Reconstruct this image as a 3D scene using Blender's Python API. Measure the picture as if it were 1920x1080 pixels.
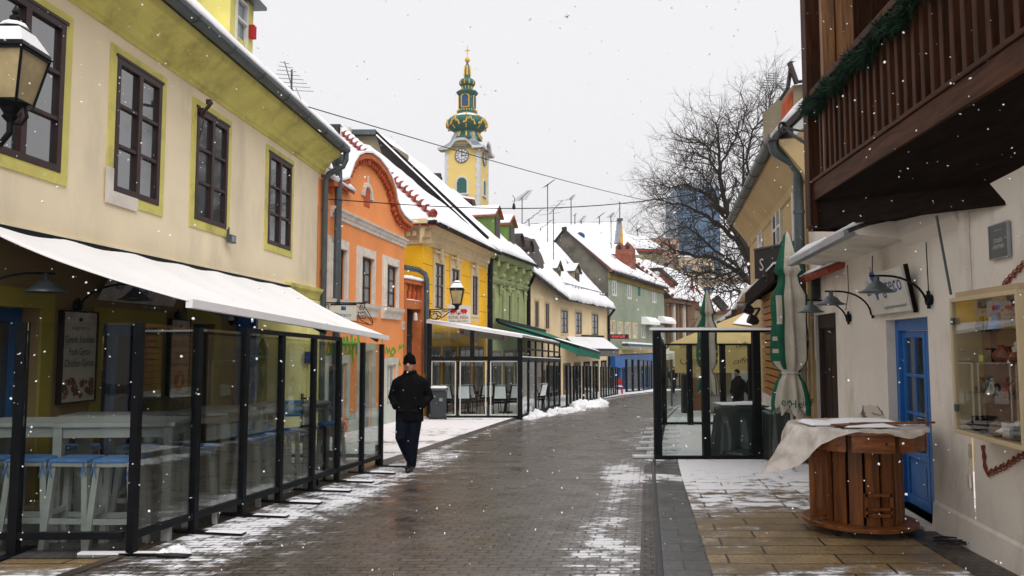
import bpy, math, random
from mathutils import Vector as V, Matrix, noise
R = math.radians
scene = bpy.context.scene
for o in list(bpy.data.objects): bpy.data.objects.remove(o, do_unlink=True)
COL = scene.collection

# ---------------------------------------------------------------- camera
F = 1450.0; CZ = 1.62; PITCH = math.atan(106/F)
cam = bpy.data.objects.new('camera', bpy.data.cameras.new('camera')); COL.objects.link(cam)
cam.location = (0, 0, CZ); cam.rotation_euler = (R(90)+PITCH, 0, 0)
cam.data.sensor_width = 36; cam.data.lens = F/1920*36
cam.data.clip_start = .05; cam.data.clip_end = 3000
scene.camera = cam
scene.render.resolution_x = 1024; scene.render.resolution_y = 576

# ---------------------------------------------------------------- overcast sky and weak, wide sun
SUN_EL, SUN_AZ = R(46), R(158)          # azimuth measured from +Y towards +X: behind the camera, to the right
world = bpy.data.worlds.new('World'); scene.world = world; world.use_nodes = True
nt = world.node_tree; nt.nodes.clear()
sky = nt.nodes.new('ShaderNodeTexSky'); sky.sky_type = 'NISHITA'; sky.sun_disc = False
sky.sun_elevation = SUN_EL; sky.sun_rotation = SUN_AZ; sky.dust_density = 5; sky.air_density = 2
hs = nt.nodes.new('ShaderNodeHueSaturation'); hs.inputs['Saturation'].default_value = .15
mx = nt.nodes.new('ShaderNodeMix'); mx.data_type = 'RGBA'; mx.inputs[0].default_value = .9
mx.inputs[7].default_value = (7.3, 7.2, 7.38, 1)
bg = nt.nodes.new('ShaderNodeBackground'); bg.inputs[1].default_value = .1
wo = nt.nodes.new('ShaderNodeOutputWorld')
nt.links.new(sky.outputs[0], hs.inputs['Color']); nt.links.new(hs.outputs[0], mx.inputs[6])
nt.links.new(mx.outputs[2], bg.inputs[0]); nt.links.new(bg.outputs[0], wo.inputs[0])
sl = bpy.data.lights.new('sun', 'SUN'); sl.energy = 1.5; sl.angle = R(42); sl.color = (1, .97, .93)
so = bpy.data.objects.new('sun', sl); COL.objects.link(so)
sd = V((math.sin(SUN_AZ)*math.cos(SUN_EL), math.cos(SUN_AZ)*math.cos(SUN_EL), math.sin(SUN_EL)))
so.rotation_euler = sd.to_track_quat('Z', 'Y').to_euler(); so.location = (0, -5, 30)
vs = scene.view_settings; vs.view_transform = 'Standard'; vs.look = 'None'; vs.exposure = .40; vs.gamma = 1
scene.cycles.transparent_max_bounces = 40; scene.cycles.max_bounces = 6

# ---------------------------------------------------------------- helpers
rnd = random.Random(7)
def gz(y): return -.031*max(y, -20) if y < 90 else -2.79
def ray(px, py):
    a = (px-960)/F; b = (540-py)/F
    return V((a, math.cos(PITCH)-b*math.sin(PITCH), math.sin(PITCH)+b*math.cos(PITCH)))
def at(px, py, Y):
    d = ray(px, py); k = Y/d.y
    return V((d.x*k, Y, CZ+d.z*k))
def G(px, py, dz=0):
    d = ray(px, py); k = (CZ-dz)/(-.031*d.y-d.z)
    return V((d.x*k, d.y*k, CZ+d.z*k))

def tag(o, label=None, cat=None, group=None, kind=None):
    if label: o['label'] = label
    if cat: o['category'] = cat
    if group: o['group'] = group
    if kind: o['kind'] = kind
    return o
def T(name, label, cat, loc=(0,0,0), group=None, rz=0):
    o = bpy.data.objects.new(name, None); COL.objects.link(o); o.location = loc; o.rotation_euler.z = rz
    o.empty_display_size = .2
    return tag(o, label, cat, group)
def kids(o): return [c for c in bpy.data.objects if c.parent == o]
def copy_tree(o, loc=None, rz=None, label=None, parent=None, table=None):
    if table is None:
        table = {}
        for c in bpy.data.objects:
            if c.parent: table.setdefault(c.parent.name, []).append(c)
    n = o.copy(); COL.objects.link(n); n.parent = parent
    if loc is not None: n.location = loc
    if rz is not None: n.rotation_euler.z = rz
    if label: n['label'] = label
    for c in table.get(o.name, []): copy_tree(c, parent=n, table=table)
    return n

class MB:
    def __init__(s): s.v = []; s.f = []; s.uv = None; s.at = None
    def add(s, vs, fs):
        k = len(s.v); s.v += [tuple(p) for p in vs]; s.f += [tuple(i+k for i in f) for f in fs]; return s
    def hexa(s, p): return s.add(p, [(0,3,2,1),(4,5,6,7),(0,1,5,4),(1,2,6,5),(2,3,7,6),(3,0,4,7)])
    def box(s, c, d, M=None, taper=1):
        x, y, z = (q/2 for q in d); t = taper
        P = [V(q) for q in ((-x,-y,-z),(x,-y,-z),(x,y,-z),(-x,y,-z),(-x*t,-y*t,z),(x*t,-y*t,z),(x*t,y*t,z),(-x*t,y*t,z))]
        if M is not None: P = [M @ q for q in P]
        return s.hexa([q+V(c) for q in P])
    def bar(s, a, b, w, h=None, up=V((0,0,1))):
        a = V(a); b = V(b); h = h or w; d = (b-a).normalized()
        if abs(d.dot(up)) > .99: up = V((0,1,0))
        sx = d.cross(up).normalized()*w/2; sz = sx.cross(d).normalized()*h/2
        return s.hexa([a-sx-sz, a+sx-sz, b+sx-sz, b-sx-sz, a-sx+sz, a+sx+sz, b+sx+sz, b-sx+sz])
    def tube(s, pts, r, n=6, cap=True):
        pts = [V(p) for p in pts]; m = len(pts); rs = r if isinstance(r, (list, tuple)) else [r]*m
        k = len(s.v); ref = None
        for i, p in enumerate(pts):
            d = (pts[min(i+1, m-1)]-pts[max(i-1, 0)]).normalized()
            if ref is None:
                ref = d.orthogonal().normalized()
            x = (ref-d*ref.dot(d)).normalized(); ref = x; y = d.cross(x)
            for j in range(n):
                a = 2*math.pi*j/n; s.v.append(tuple(p+(x*math.cos(a)+y*math.sin(a))*rs[i]))
        for i in range(m-1):
            for j in range(n):
                a = k+i*n+j; b = k+i*n+(j+1) % n; s.f.append((a, b, b+n, a+n))
        if cap: s.f.append(tuple(k+j for j in range(n))[::-1]); s.f.append(tuple(k+(m-1)*n+j for j in range(n)))
        return s
    def lathe(s, c, prof, n=16, M=None, sq=None, a0=0):
        c = V(c); k = len(s.v); m = len(prof)
        for r, z in prof:
            for j in range(n):
                a = 2*math.pi*j/n+a0; p = V((r*math.cos(a), r*math.sin(a), z))
                if M is not None: p = M @ p
                s.v.append(tuple(c+p))
        for i in range(m-1):
            for j in range(n):
                a = k+i*n+j; b = k+i*n+(j+1) % n; s.f.append((a, b, b+n, a+n))
        s.f.append(tuple(k+j for j in range(n))[::-1]); s.f.append(tuple(k+(m-1)*n+j for j in range(n)))
        return s
    def prism(s, poly, d):
        poly = [V(p) for p in poly]; d = V(d); n = len(poly)
        return s.add(poly+[p+d for p in poly], [tuple(range(n))[::-1], tuple(range(n, 2*n))]+[(i, (i+1) % n, (i+1) % n+n, i+n) for i in range(n)])
    def ball(s, c, r, sc=(1,1,1), nu=10, nv=6, jit=0, seed=0):
        c = V(c); k = len(s.v)
        for i in range(nv+1):
            th = math.pi*i/nv
            for j in range(nu):
                a = 2*math.pi*j/nu
                d = V((math.sin(th)*math.cos(a)*sc[0], math.sin(th)*math.sin(a)*sc[1], -math.cos(th)*sc[2]))
                q = 1+(noise.noise(d*2.3+V((seed, seed*1.7, 0)))*jit if jit else 0)
                s.v.append(tuple(c+d*r*q))
        for i in range(nv):
            for j in range(nu):
                a = k+i*nu+j; b = k+i*nu+(j+1) % nu; s.f.append((a, b, b+nu, a+nu))
        return s
    def patch(s, a, b, c, d, t, nu=12, nv=6, rough=.5, rag=0, seed=0):
        """a slab of snow on the quad a-b-c-d (a-b the lower edge): uneven thickness t, soft closed edges, ragged lower edge"""
        a, b, c, d = V(a), V(b), V(c), V(d); nrm = (b-a).cross(d-a).normalized()
        if nrm.z < 0: nrm = -nrm
        top, bot = [], []
        for i in range(nv+1):
            for j in range(nu+1):
                u = j/nu; v = i/nv
                p = a.lerp(b, u).lerp(d.lerp(c, u), v)
                if i == 0 and rag: p += (d-a).normalized()*(-rag*(.3+1.4*abs(noise.noise(p*1.7+V((seed,0,0))))))
                h = t*(1+rough*noise.noise(p*.9+V((seed,1,2)))+rough*.5*noise.noise(p*3.1))
                if i in (0, nv) or j in (0, nu): h *= .45
                top.append(p+nrm*h); bot.append(p+nrm*.004)
        k = len(s.v); N = len(top); W = nu+1
        s.v += [tuple(p) for p in top+bot]
        for i in range(nv):
            for j in range(nu):
                q = k+i*W+j; s.f.append((q, q+1, q+W+1, q+W)); q += N; s.f.append((q, q+W, q+W+1, q+1))
        edge = [j for j in range(nu)]+[nu+i*W for i in range(nv)]+[nv*W+nu-j for j in range(nu)]+[(nv-i)*W for i in range(nv)]
        for i, e in enumerate(edge):
            g = edge[(i+1) % len(edge)]; s.f.append((k+e, k+e+N, k+g+N, k+g))
        return s
    def text(s, txt, O, X, Z, h, w=None, off=.004, bold=0, align='c', shear=0):
        """flat lettering: O centre (or left) point, X direction of reading, Z up, h cap height"""
        cu = bpy.data.curves.new('t', 'FONT'); cu.body = txt; cu.size = 1; cu.offset = bold; cu.shear = shear; cu.resolution_u = 2
        ob = bpy.data.objects.new('t', cu); COL.objects.link(ob)
        me = bpy.data.meshes.new_from_object(ob.evaluated_get(bpy.context.evaluated_depsgraph_get()))
        xs = [q.co.x for q in me.vertices] or [0, 1]; x0, x1 = min(xs), max(xs)
        kx = (w/(x1-x0)) if w else h/.7; kz = h/.7; X = V(X).normalized(); Z = V(Z).normalized(); N = X.cross(Z)
        sh = (x0+x1)/2 if align == 'c' else x0
        s.add([V(O)+X*(q.co.x-sh)*kx+Z*(q.co.y-(.35 if align == 'c' else 0))*kz+N*off for q in me.vertices], [tuple(p.vertices) for p in me.polygons])
        bpy.data.objects.remove(ob); bpy.data.curves.remove(cu); bpy.data.meshes.remove(me)
        return s
    def build(s, name, mat, parent=None, smooth=False, bevel=0, label=None, kind=None, origin=None):
        me = bpy.data.meshes.new(name)
        if parent is None and origin is None:
            xs = [p[0] for p in s.v]; ys = [p[1] for p in s.v]
            origin = V(((min(xs)+max(xs))/2, (min(ys)+max(ys))/2, min(p[2] for p in s.v)))
        if parent is not None:
            off = V((0,0,0)); q = parent
            while q: off += q.location; q = q.parent
        else: off = V(origin)
        me.from_pydata([V(p)-off for p in s.v], [], s.f); me.validate()
        if s.uv is not None:
            l = me.uv_layers.new(name='UVMap')
            for lp in me.loops: l.data[lp.index].uv = s.uv[lp.vertex_index]
        if s.at is not None:
            a = me.attributes.new('snow', 'FLOAT', 'POINT')
            for i, q in enumerate(s.at): a.data[i].value = q
        for m in (mat if isinstance(mat, list) else [mat]): me.materials.append(m)
        if smooth: me.polygons.foreach_set('use_smooth', [True]*len(me.polygons))
        me.update()
        o = bpy.data.objects.new(name, me); COL.objects.link(o)
        if parent is not None: o.parent = parent
        else: o.location = off
        if bevel:
            b = o.modifiers.new('bevel', 'BEVEL'); b.width = bevel; b.segments = 2; b.limit_method = 'ANGLE'
        if label: o['label'] = label
        if kind: o['kind'] = kind
        return o

class Wall:
    """vertical wall plane seen from the street: A near end, B far end, side = +1 when the street lies to its right"""
    def __init__(s, A, B, side=1):
        s.A = V((A[0], A[1], 0)); s.B = V((B[0], B[1], 0)); s.L = (s.B-s.A).length; s.t = (s.B-s.A).normalized()
        s.n = V((s.t.y, -s.t.x, 0))*side; s.side = side
    def p(s, u, z, o=0): q = s.A+s.t*u+s.n*o; return V((q.x, q.y, z))
    def uz(s, px, py, o=0):
        d = ray(px, py); A = s.A+s.n*o; k = (A-V((0,0,CZ))).dot(s.n)/d.dot(s.n); q = V((0,0,CZ))+d*k
        return (q-A).dot(s.t), q.z
    def rect(s, l, r, t, b, o=0):
        m = (l+r)/2; y = (t+b)/2
        return s.uz(l, y, o)[0], s.uz(r, y, o)[0], s.uz(m, b, o)[1], s.uz(m, t, o)[1]
    def box(s, mb, u0, u1, z0, z1, o0, o1):
        return mb.hexa([s.p(u0,z0,o0), s.p(u1,z0,o0), s.p(u1,z0,o1), s.p(u0,z0,o1), s.p(u0,z1,o0), s.p(u1,z1,o0), s.p(u1,z1,o1), s.p(u0,z1,o1)])
    def facade(s, mb, u0, u1, z0, z1, holes=(), dep=.18, o=0):
        us = sorted({u0, u1, *[q for h in holes for q in h[:2] if u0 < q < u1]}); zs = sorted({z0, z1, *[q for h in holes for q in h[2:4] if z0 < q < z1]})
        for i in range(len(us)-1):
            for j in range(len(zs)-1):
                cu = (us[i]+us[i+1])/2; cz = (zs[j]+zs[j+1])/2
                if any(h[0] < cu < h[1] and h[2] < cz < h[3] for h in holes): continue
                mb.add([s.p(us[i],zs[j],o), s.p(us[i+1],zs[j],o), s.p(us[i+1],zs[j+1],o), s.p(us[i],zs[j+1],o)], [(0,1,2,3)])
        for h in holes:
            a, b, c, d = h[:4]
            for (p, q) in (((a,c),(a,d)), ((b,c),(b,d)), ((a,c),(b,c)), ((a,d),(b,d))):
                mb.add([s.p(p[0],p[1],o), s.p(q[0],q[1],o), s.p(q[0],q[1],o-dep), s.p(p[0],p[1],o-dep)], [(0,1,2,3)])
        return mb
    def profile(s, mb, u0, u1, prof):
        """extrude a closed (out, z) profile along the wall"""
        return mb.prism([s.p(u0, z, o) for o, z in prof], s.t*(u1-u0))
    def text(s, mb, txt, u, z, h, w=None, o=.01, **k): return mb.text(txt, s.p(u, z, o), -s.t if s.side < 0 else s.t, (0,0,1), h, w, off=.0, **k)

# ---------------------------------------------------------------- materials
def nodes(m): return m.node_tree.nodes, m.node_tree.links
def M_(name, col, rough=.8, var=.12, scale=2.5, bump=.0, bscale=25, metal=0, spec=.35, dirt=None, dscale=1.2, damt=.5, stretch=None, uv=False, dstretch=None):
    m = bpy.data.materials.new(name); m.use_nodes = True; N, L = nodes(m); b = N['Principled BSDF']
    b.inputs['Roughness'].default_value = rough; b.inputs['Metallic'].default_value = metal; b.inputs['Specular IOR Level'].default_value = spec
    tc = N.new('ShaderNodeTexCoord'); mp = N.new('ShaderNodeMapping'); L.new(tc.outputs['UV' if uv else 'Object'], mp.inputs[0])
    if stretch: mp.inputs['Scale'].default_value = stretch
    n = N.new('ShaderNodeTexNoise'); n.inputs['Scale'].default_value = scale; n.inputs['Detail'].default_value = 8; L.new(mp.outputs[0], n.inputs[0])
    r = N.new('ShaderNodeMapRange'); r.inputs[1].default_value = .3; r.inputs[2].default_value = .7; r.inputs[3].default_value = 1-var; r.inputs[4].default_value = 1+var
    L.new(n.outputs[0], r.inputs[0])
    mul = N.new('ShaderNodeMix'); mul.data_type = 'RGBA'; mul.blend_type = 'MULTIPLY'; mul.inputs[0].default_value = 1; mul.inputs[6].default_value = (*col, 1)
    L.new(r.outputs[0], mul.inputs[7]); out = mul.outputs[2]
    if dirt:
        n2 = N.new('ShaderNodeTexNoise'); n2.inputs['Scale'].default_value = dscale; n2.inputs['Detail'].default_value = 10; n2.inputs['Roughness'].default_value = .65; mp2 = N.new('ShaderNodeMapping'); mp2.inputs['Scale'].default_value = dstretch or (1,1,1); L.new(tc.outputs['Object'], mp2.inputs[0]); L.new(mp2.outputs[0], n2.inputs[0])
        r2 = N.new('ShaderNodeMapRange'); r2.inputs[1].default_value = .5; r2.inputs[2].default_value = .72; r2.inputs[4].default_value = damt; L.new(n2.outputs[0], r2.inputs[0])
        mm = N.new('ShaderNodeMix'); mm.data_type = 'RGBA'; mm.inputs[7].default_value = (*dirt, 1); L.new(r2.outputs[0], mm.inputs[0]); L.new(out, mm.inputs[6]); out = mm.outputs[2]
    L.new(out, b.inputs['Base Color'])
    if bump:
        n3 = N.new('ShaderNodeTexNoise'); n3.inputs['Scale'].default_value = bscale; n3.inputs['Detail'].default_value = 6; L.new(mp.outputs[0], n3.inputs[0])
        bp = N.new('ShaderNodeBump'); bp.inputs['Strength'].default_value = bump; bp.inputs['Distance'].default_value = .02; L.new(n3.outputs[0], bp.inputs['Height']); L.new(bp.outputs[0], b.inputs['Normal'])
    return m
def wood(name, col, rough=.6, axis=2, dark=.45, scale=14, spec=.35):
    m = bpy.data.materials.new(name); m.use_nodes = True; N, L = nodes(m); b = N['Principled BSDF']; b.inputs['Roughness'].default_value = rough; b.inputs['Specular IOR Level'].default_value = spec
    tc = N.new('ShaderNodeTexCoord'); mp = N.new('ShaderNodeMapping'); sc = [scale]*3; sc[axis] = scale*.08; mp.inputs['Scale'].default_value = sc
    L.new(tc.outputs['Object'], mp.inputs[0]); n = N.new('ShaderNodeTexNoise'); n.inputs['Scale'].default_value = 1.5; n.inputs['Detail'].default_value = 9; n.inputs['Distortion'].default_value = .8; L.new(mp.outputs[0], n.inputs[0])
    cr = N.new('ShaderNodeValToRGB'); e = cr.color_ramp.elements; e[0].position = .32; e[1].position = .68
    e[0].color = (*[c*dark for c in col], 1); e[1].color = (*[min(1, c*1.35) for c in col], 1); L.new(n.outputs[0], cr.inputs[0]); L.new(cr.outputs[0], b.inputs['Base Color'])
    bp = N.new('ShaderNodeBump'); bp.inputs['Strength'].default_value = .25; bp.inputs['Distance'].default_value = .01; L.new(n.outputs[0], bp.inputs['Height']); L.new(bp.outputs[0], b.inputs['Normal'])
    return m
def glass(name, tint=(.88,.93,.91), f=1.0, rough=.01):
    m = bpy.data.materials.new(name); m.use_nodes = True; N, L = nodes(m); N.remove(N['Principled BSDF'])
    t = N.new('ShaderNodeBsdfTransparent'); t.inputs[0].default_value = (*tint, 1)
    g = N.new('ShaderNodeBsdfGlossy'); g.inputs['Roughness'].default_value = rough
    fr = N.new('ShaderNodeFresnel'); fr.inputs[0].default_value = 1.35
    mu = N.new('ShaderNodeMath'); mu.operation = 'MULTIPLY'; mu.inputs[1].default_value = f; mu.use_clamp = True; L.new(fr.outputs[0], mu.inputs[0])
    x = N.new('ShaderNodeMixShader'); L.new(mu.outputs[0], x.inputs[0]); L.new(t.outputs[0], x.inputs[1]); L.new(g.outputs[0], x.inputs[2]); L.new(x.outputs[0], N['Material Output'].inputs[0])
    return m
def bricks(name, c1, c2, mort, w, h, ms=.01, rough=.7, var=.25, bump=.4, coat=None, axis='O', snow=None, offset=.5, wet=None, sx=1.0, stain=None, stamt=.5):
    """brick / paver material in UV metres (or object xz for walls); snow = (colour) mixed in through the 'snow' attribute"""
    m = bpy.data.materials.new(name); m.use_nodes = True; N, L = nodes(m); b = N['Principled BSDF']
    tc = N.new('ShaderNodeTexCoord'); src = tc.outputs['UV'] if axis == 'UV' else tc.outputs['Object']
    if axis == 'W':
        sp = N.new('ShaderNodeSeparateXYZ'); cb = N.new('ShaderNodeCombineXYZ'); ad = N.new('ShaderNodeMath'); ad.operation = 'ADD'
        L.new(src, sp.inputs[0]); L.new(sp.outputs[0], ad.inputs[0]); L.new(sp.outputs[1], ad.inputs[1]); L.new(ad.outputs[0], cb.inputs[0]); L.new(sp.outputs[2], cb.inputs[1]); src = cb.outputs[0]
    wn = N.new('ShaderNodeTexNoise'); wn.inputs['Scale'].default_value = 3; L.new(src, wn.inputs[0])
    vm = N.new('ShaderNodeVectorMath'); vm.operation = 'SCALE'; vm.inputs[3].default_value = .022; L.new(wn.outputs[1], vm.inputs[0])
    va = N.new('ShaderNodeVectorMath'); va.operation = 'ADD'; L.new(src, va.inputs[0]); L.new(vm.outputs[0], va.inputs[1])
    bt = N.new('ShaderNodeTexBrick'); bt.inputs['Scale'].default_value = 1; bt.inputs['Brick Width'].default_value = w; bt.inputs['Row Height'].default_value = h
    bt.inputs['Mortar Size'].default_value = ms; bt.inputs['Mortar Smooth'].default_value = .3; bt.offset = offset; bt.inputs['Bias'].default_value = 0
    bt.inputs['Color1'].default_value = (*c1, 1); bt.inputs['Color2'].default_value = (*c2, 1); bt.inputs['Mortar'].default_value = (*mort, 1); L.new(va.outputs[0], bt.inputs[0])
    n = N.new('ShaderNodeTexNoise'); n.inputs['Scale'].default_value = 1.7; n.inputs['Detail'].default_value = 10; n.inputs['Roughness'].default_value = .7; L.new(src, n.inputs[0])
    r = N.new('ShaderNodeMapRange'); r.inputs[1].default_value = .3; r.inputs[2].default_value = .7; r.inputs[3].default_value = 1-var; r.inputs[4].default_value = 1+var; L.new(n.outputs[0], r.inputs[0])
    mul = N.new('ShaderNodeMix'); mul.data_type = 'RGBA'; mul.blend_type = 'MULTIPLY'; mul.inputs[0].default_value = 1; L.new(bt.outputs[0], mul.inputs[6]); L.new(r.outputs[0], mul.inputs[7])
    fg = N.new('ShaderNodeTexNoise'); fg.inputs['Scale'].default_value = 26; fg.inputs['Detail'].default_value = 6; fg.inputs['Roughness'].default_value = .7; L.new(src, fg.inputs[0])
    fr_ = N.new('ShaderNodeMapRange'); fr_.inputs[1].default_value = .35; fr_.inputs[2].default_value = .65; fr_.inputs[3].default_value = .62; fr_.inputs[4].default_value = 1.45; L.new(fg.outputs[0], fr_.inputs[0])
    mu2 = N.new('ShaderNodeMix'); mu2.data_type = 'RGBA'; mu2.blend_type = 'MULTIPLY'; mu2.inputs[0].default_value = 1; L.new(mul.outputs[2], mu2.inputs[6]); L.new(fr_.outputs[0], mu2.inputs[7]); out = mu2.outputs[2]
    if stain:
        n4 = N.new('ShaderNodeTexNoise'); n4.inputs['Scale'].default_value = .9; n4.inputs['Detail'].default_value = 8; n4.inputs['Roughness'].default_value = .7; L.new(src, n4.inputs[0])
        r4 = N.new('ShaderNodeMapRange'); r4.inputs[1].default_value = .46; r4.inputs[2].default_value = .64; r4.inputs[4].default_value = stamt; L.new(n4.outputs[0], r4.inputs[0])
        m4 = N.new('ShaderNodeMix'); m4.data_type = 'RGBA'; m4.inputs[7].default_value = (*stain, 1); L.new(r4.outputs[0], m4.inputs[0]); L.new(out, m4.inputs[6]); out = m4.outputs[2]
    bp = N.new('ShaderNodeBump'); bp.inputs['Strength'].default_value = bump; bp.inputs['Distance'].default_value = .008; bp.invert = True; L.new(bt.outputs[1], bp.inputs['Height'])
    rg = N.new('ShaderNodeMapRange'); rg.inputs[1].default_value = .35; rg.inputs[2].default_value = .65; lo, hi = wet or (rough, rough); rg.inputs[3].default_value = lo; rg.inputs[4].default_value = hi; L.new(n.outputs[0], rg.inputs[0])
    rout = rg.outputs[0]; nout = bp.outputs[0]
    if snow:
        a = N.new('ShaderNodeAttribute'); a.attribute_name = 'snow'
        mp = N.new('ShaderNodeMapping'); mp.inputs['Scale'].default_value = (1.5*sx, 2.0, 1); L.new(src, mp.inputs[0])
        n2 = N.new('ShaderNodeTexNoise'); n2.inputs['Scale'].default_value = 2.2; n2.inputs['Detail'].default_value = 12; n2.inputs['Roughness'].default_value = .68; L.new(mp.outputs[0], n2.inputs[0])
        # attribute 0..1 shifts the threshold of the noise; joints hold less snow
        s1 = N.new('ShaderNodeMath'); s1.operation = 'SUBTRACT'; s1.inputs[0].default_value = .80; 
        m1 = N.new('ShaderNodeMath'); m1.operation = 'MULTIPLY'; m1.inputs[1].default_value = .62; L.new(a.outputs['Fac'], m1.inputs[0]); L.new(m1.outputs[0], s1.inputs[1])
        d = N.new('ShaderNodeMath'); d.operation = 'SUBTRACT'; L.new(n2.outputs[0], d.inputs[0]); L.new(s1.outputs[0], d.inputs[1])
        j = N.new('ShaderNodeMath'); j.operation = 'MULTIPLY'; j.inputs[1].default_value = .10; L.new(bt.outputs[1], j.inputs[0])
        d2 = N.new('ShaderNodeMath'); d2.operation = 'SUBTRACT'; L.new(d.outputs[0], d2.inputs[0]); L.new(j.outputs[0], d2.inputs[1])
        sm = N.new('ShaderNodeMapRange'); sm.inputs[1].default_value = 0; sm.inputs[2].default_value = .075; sm.clamp = True; L.new(d2.outputs[0], sm.inputs[0])
        sl_ = N.new('ShaderNodeMapRange'); sl_.inputs[1].default_value = -.06; sl_.inputs[2].default_value = .01; sl_.inputs[4].default_value = .22; L.new(d2.outputs[0], sl_.inputs[0])
        s7 = N.new('ShaderNodeMath'); s7.operation = 'MULTIPLY_ADD'; s7.inputs[1].default_value = .78; L.new(sm.outputs[0], s7.inputs[0]); L.new(sl_.outputs[0], s7.inputs[2])
        mm = N.new('ShaderNodeMix'); mm.data_type = 'RGBA'; mm.inputs[7].default_value = (*snow, 1); L.new(s7.outputs[0], mm.inputs[0]); L.new(out, mm.inputs[6]); out = mm.outputs[2]
        mr = N.new('ShaderNodeMix'); mr.data_type = 'FLOAT'; mr.inputs[3].default_value = .85; L.new(sm.outputs[0], mr.inputs[0]); L.new(rout, mr.inputs[2]); rout = mr.outputs[0]
        b2 = N.new('ShaderNodeBump'); b2.inputs['Strength'].default_value = .9; b2.inputs['Distance'].default_value = .02; L.new(sm.outputs[0], b2.inputs['Height']); L.new(nout, b2.inputs['Normal']); nout = b2.outputs[0]
    L.new(out, b.inputs['Base Color']); L.new(rout, b.inputs['Roughness']); L.new(nout, b.inputs['Normal']); b.inputs['Specular IOR Level'].default_value = .45
    return m

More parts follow.
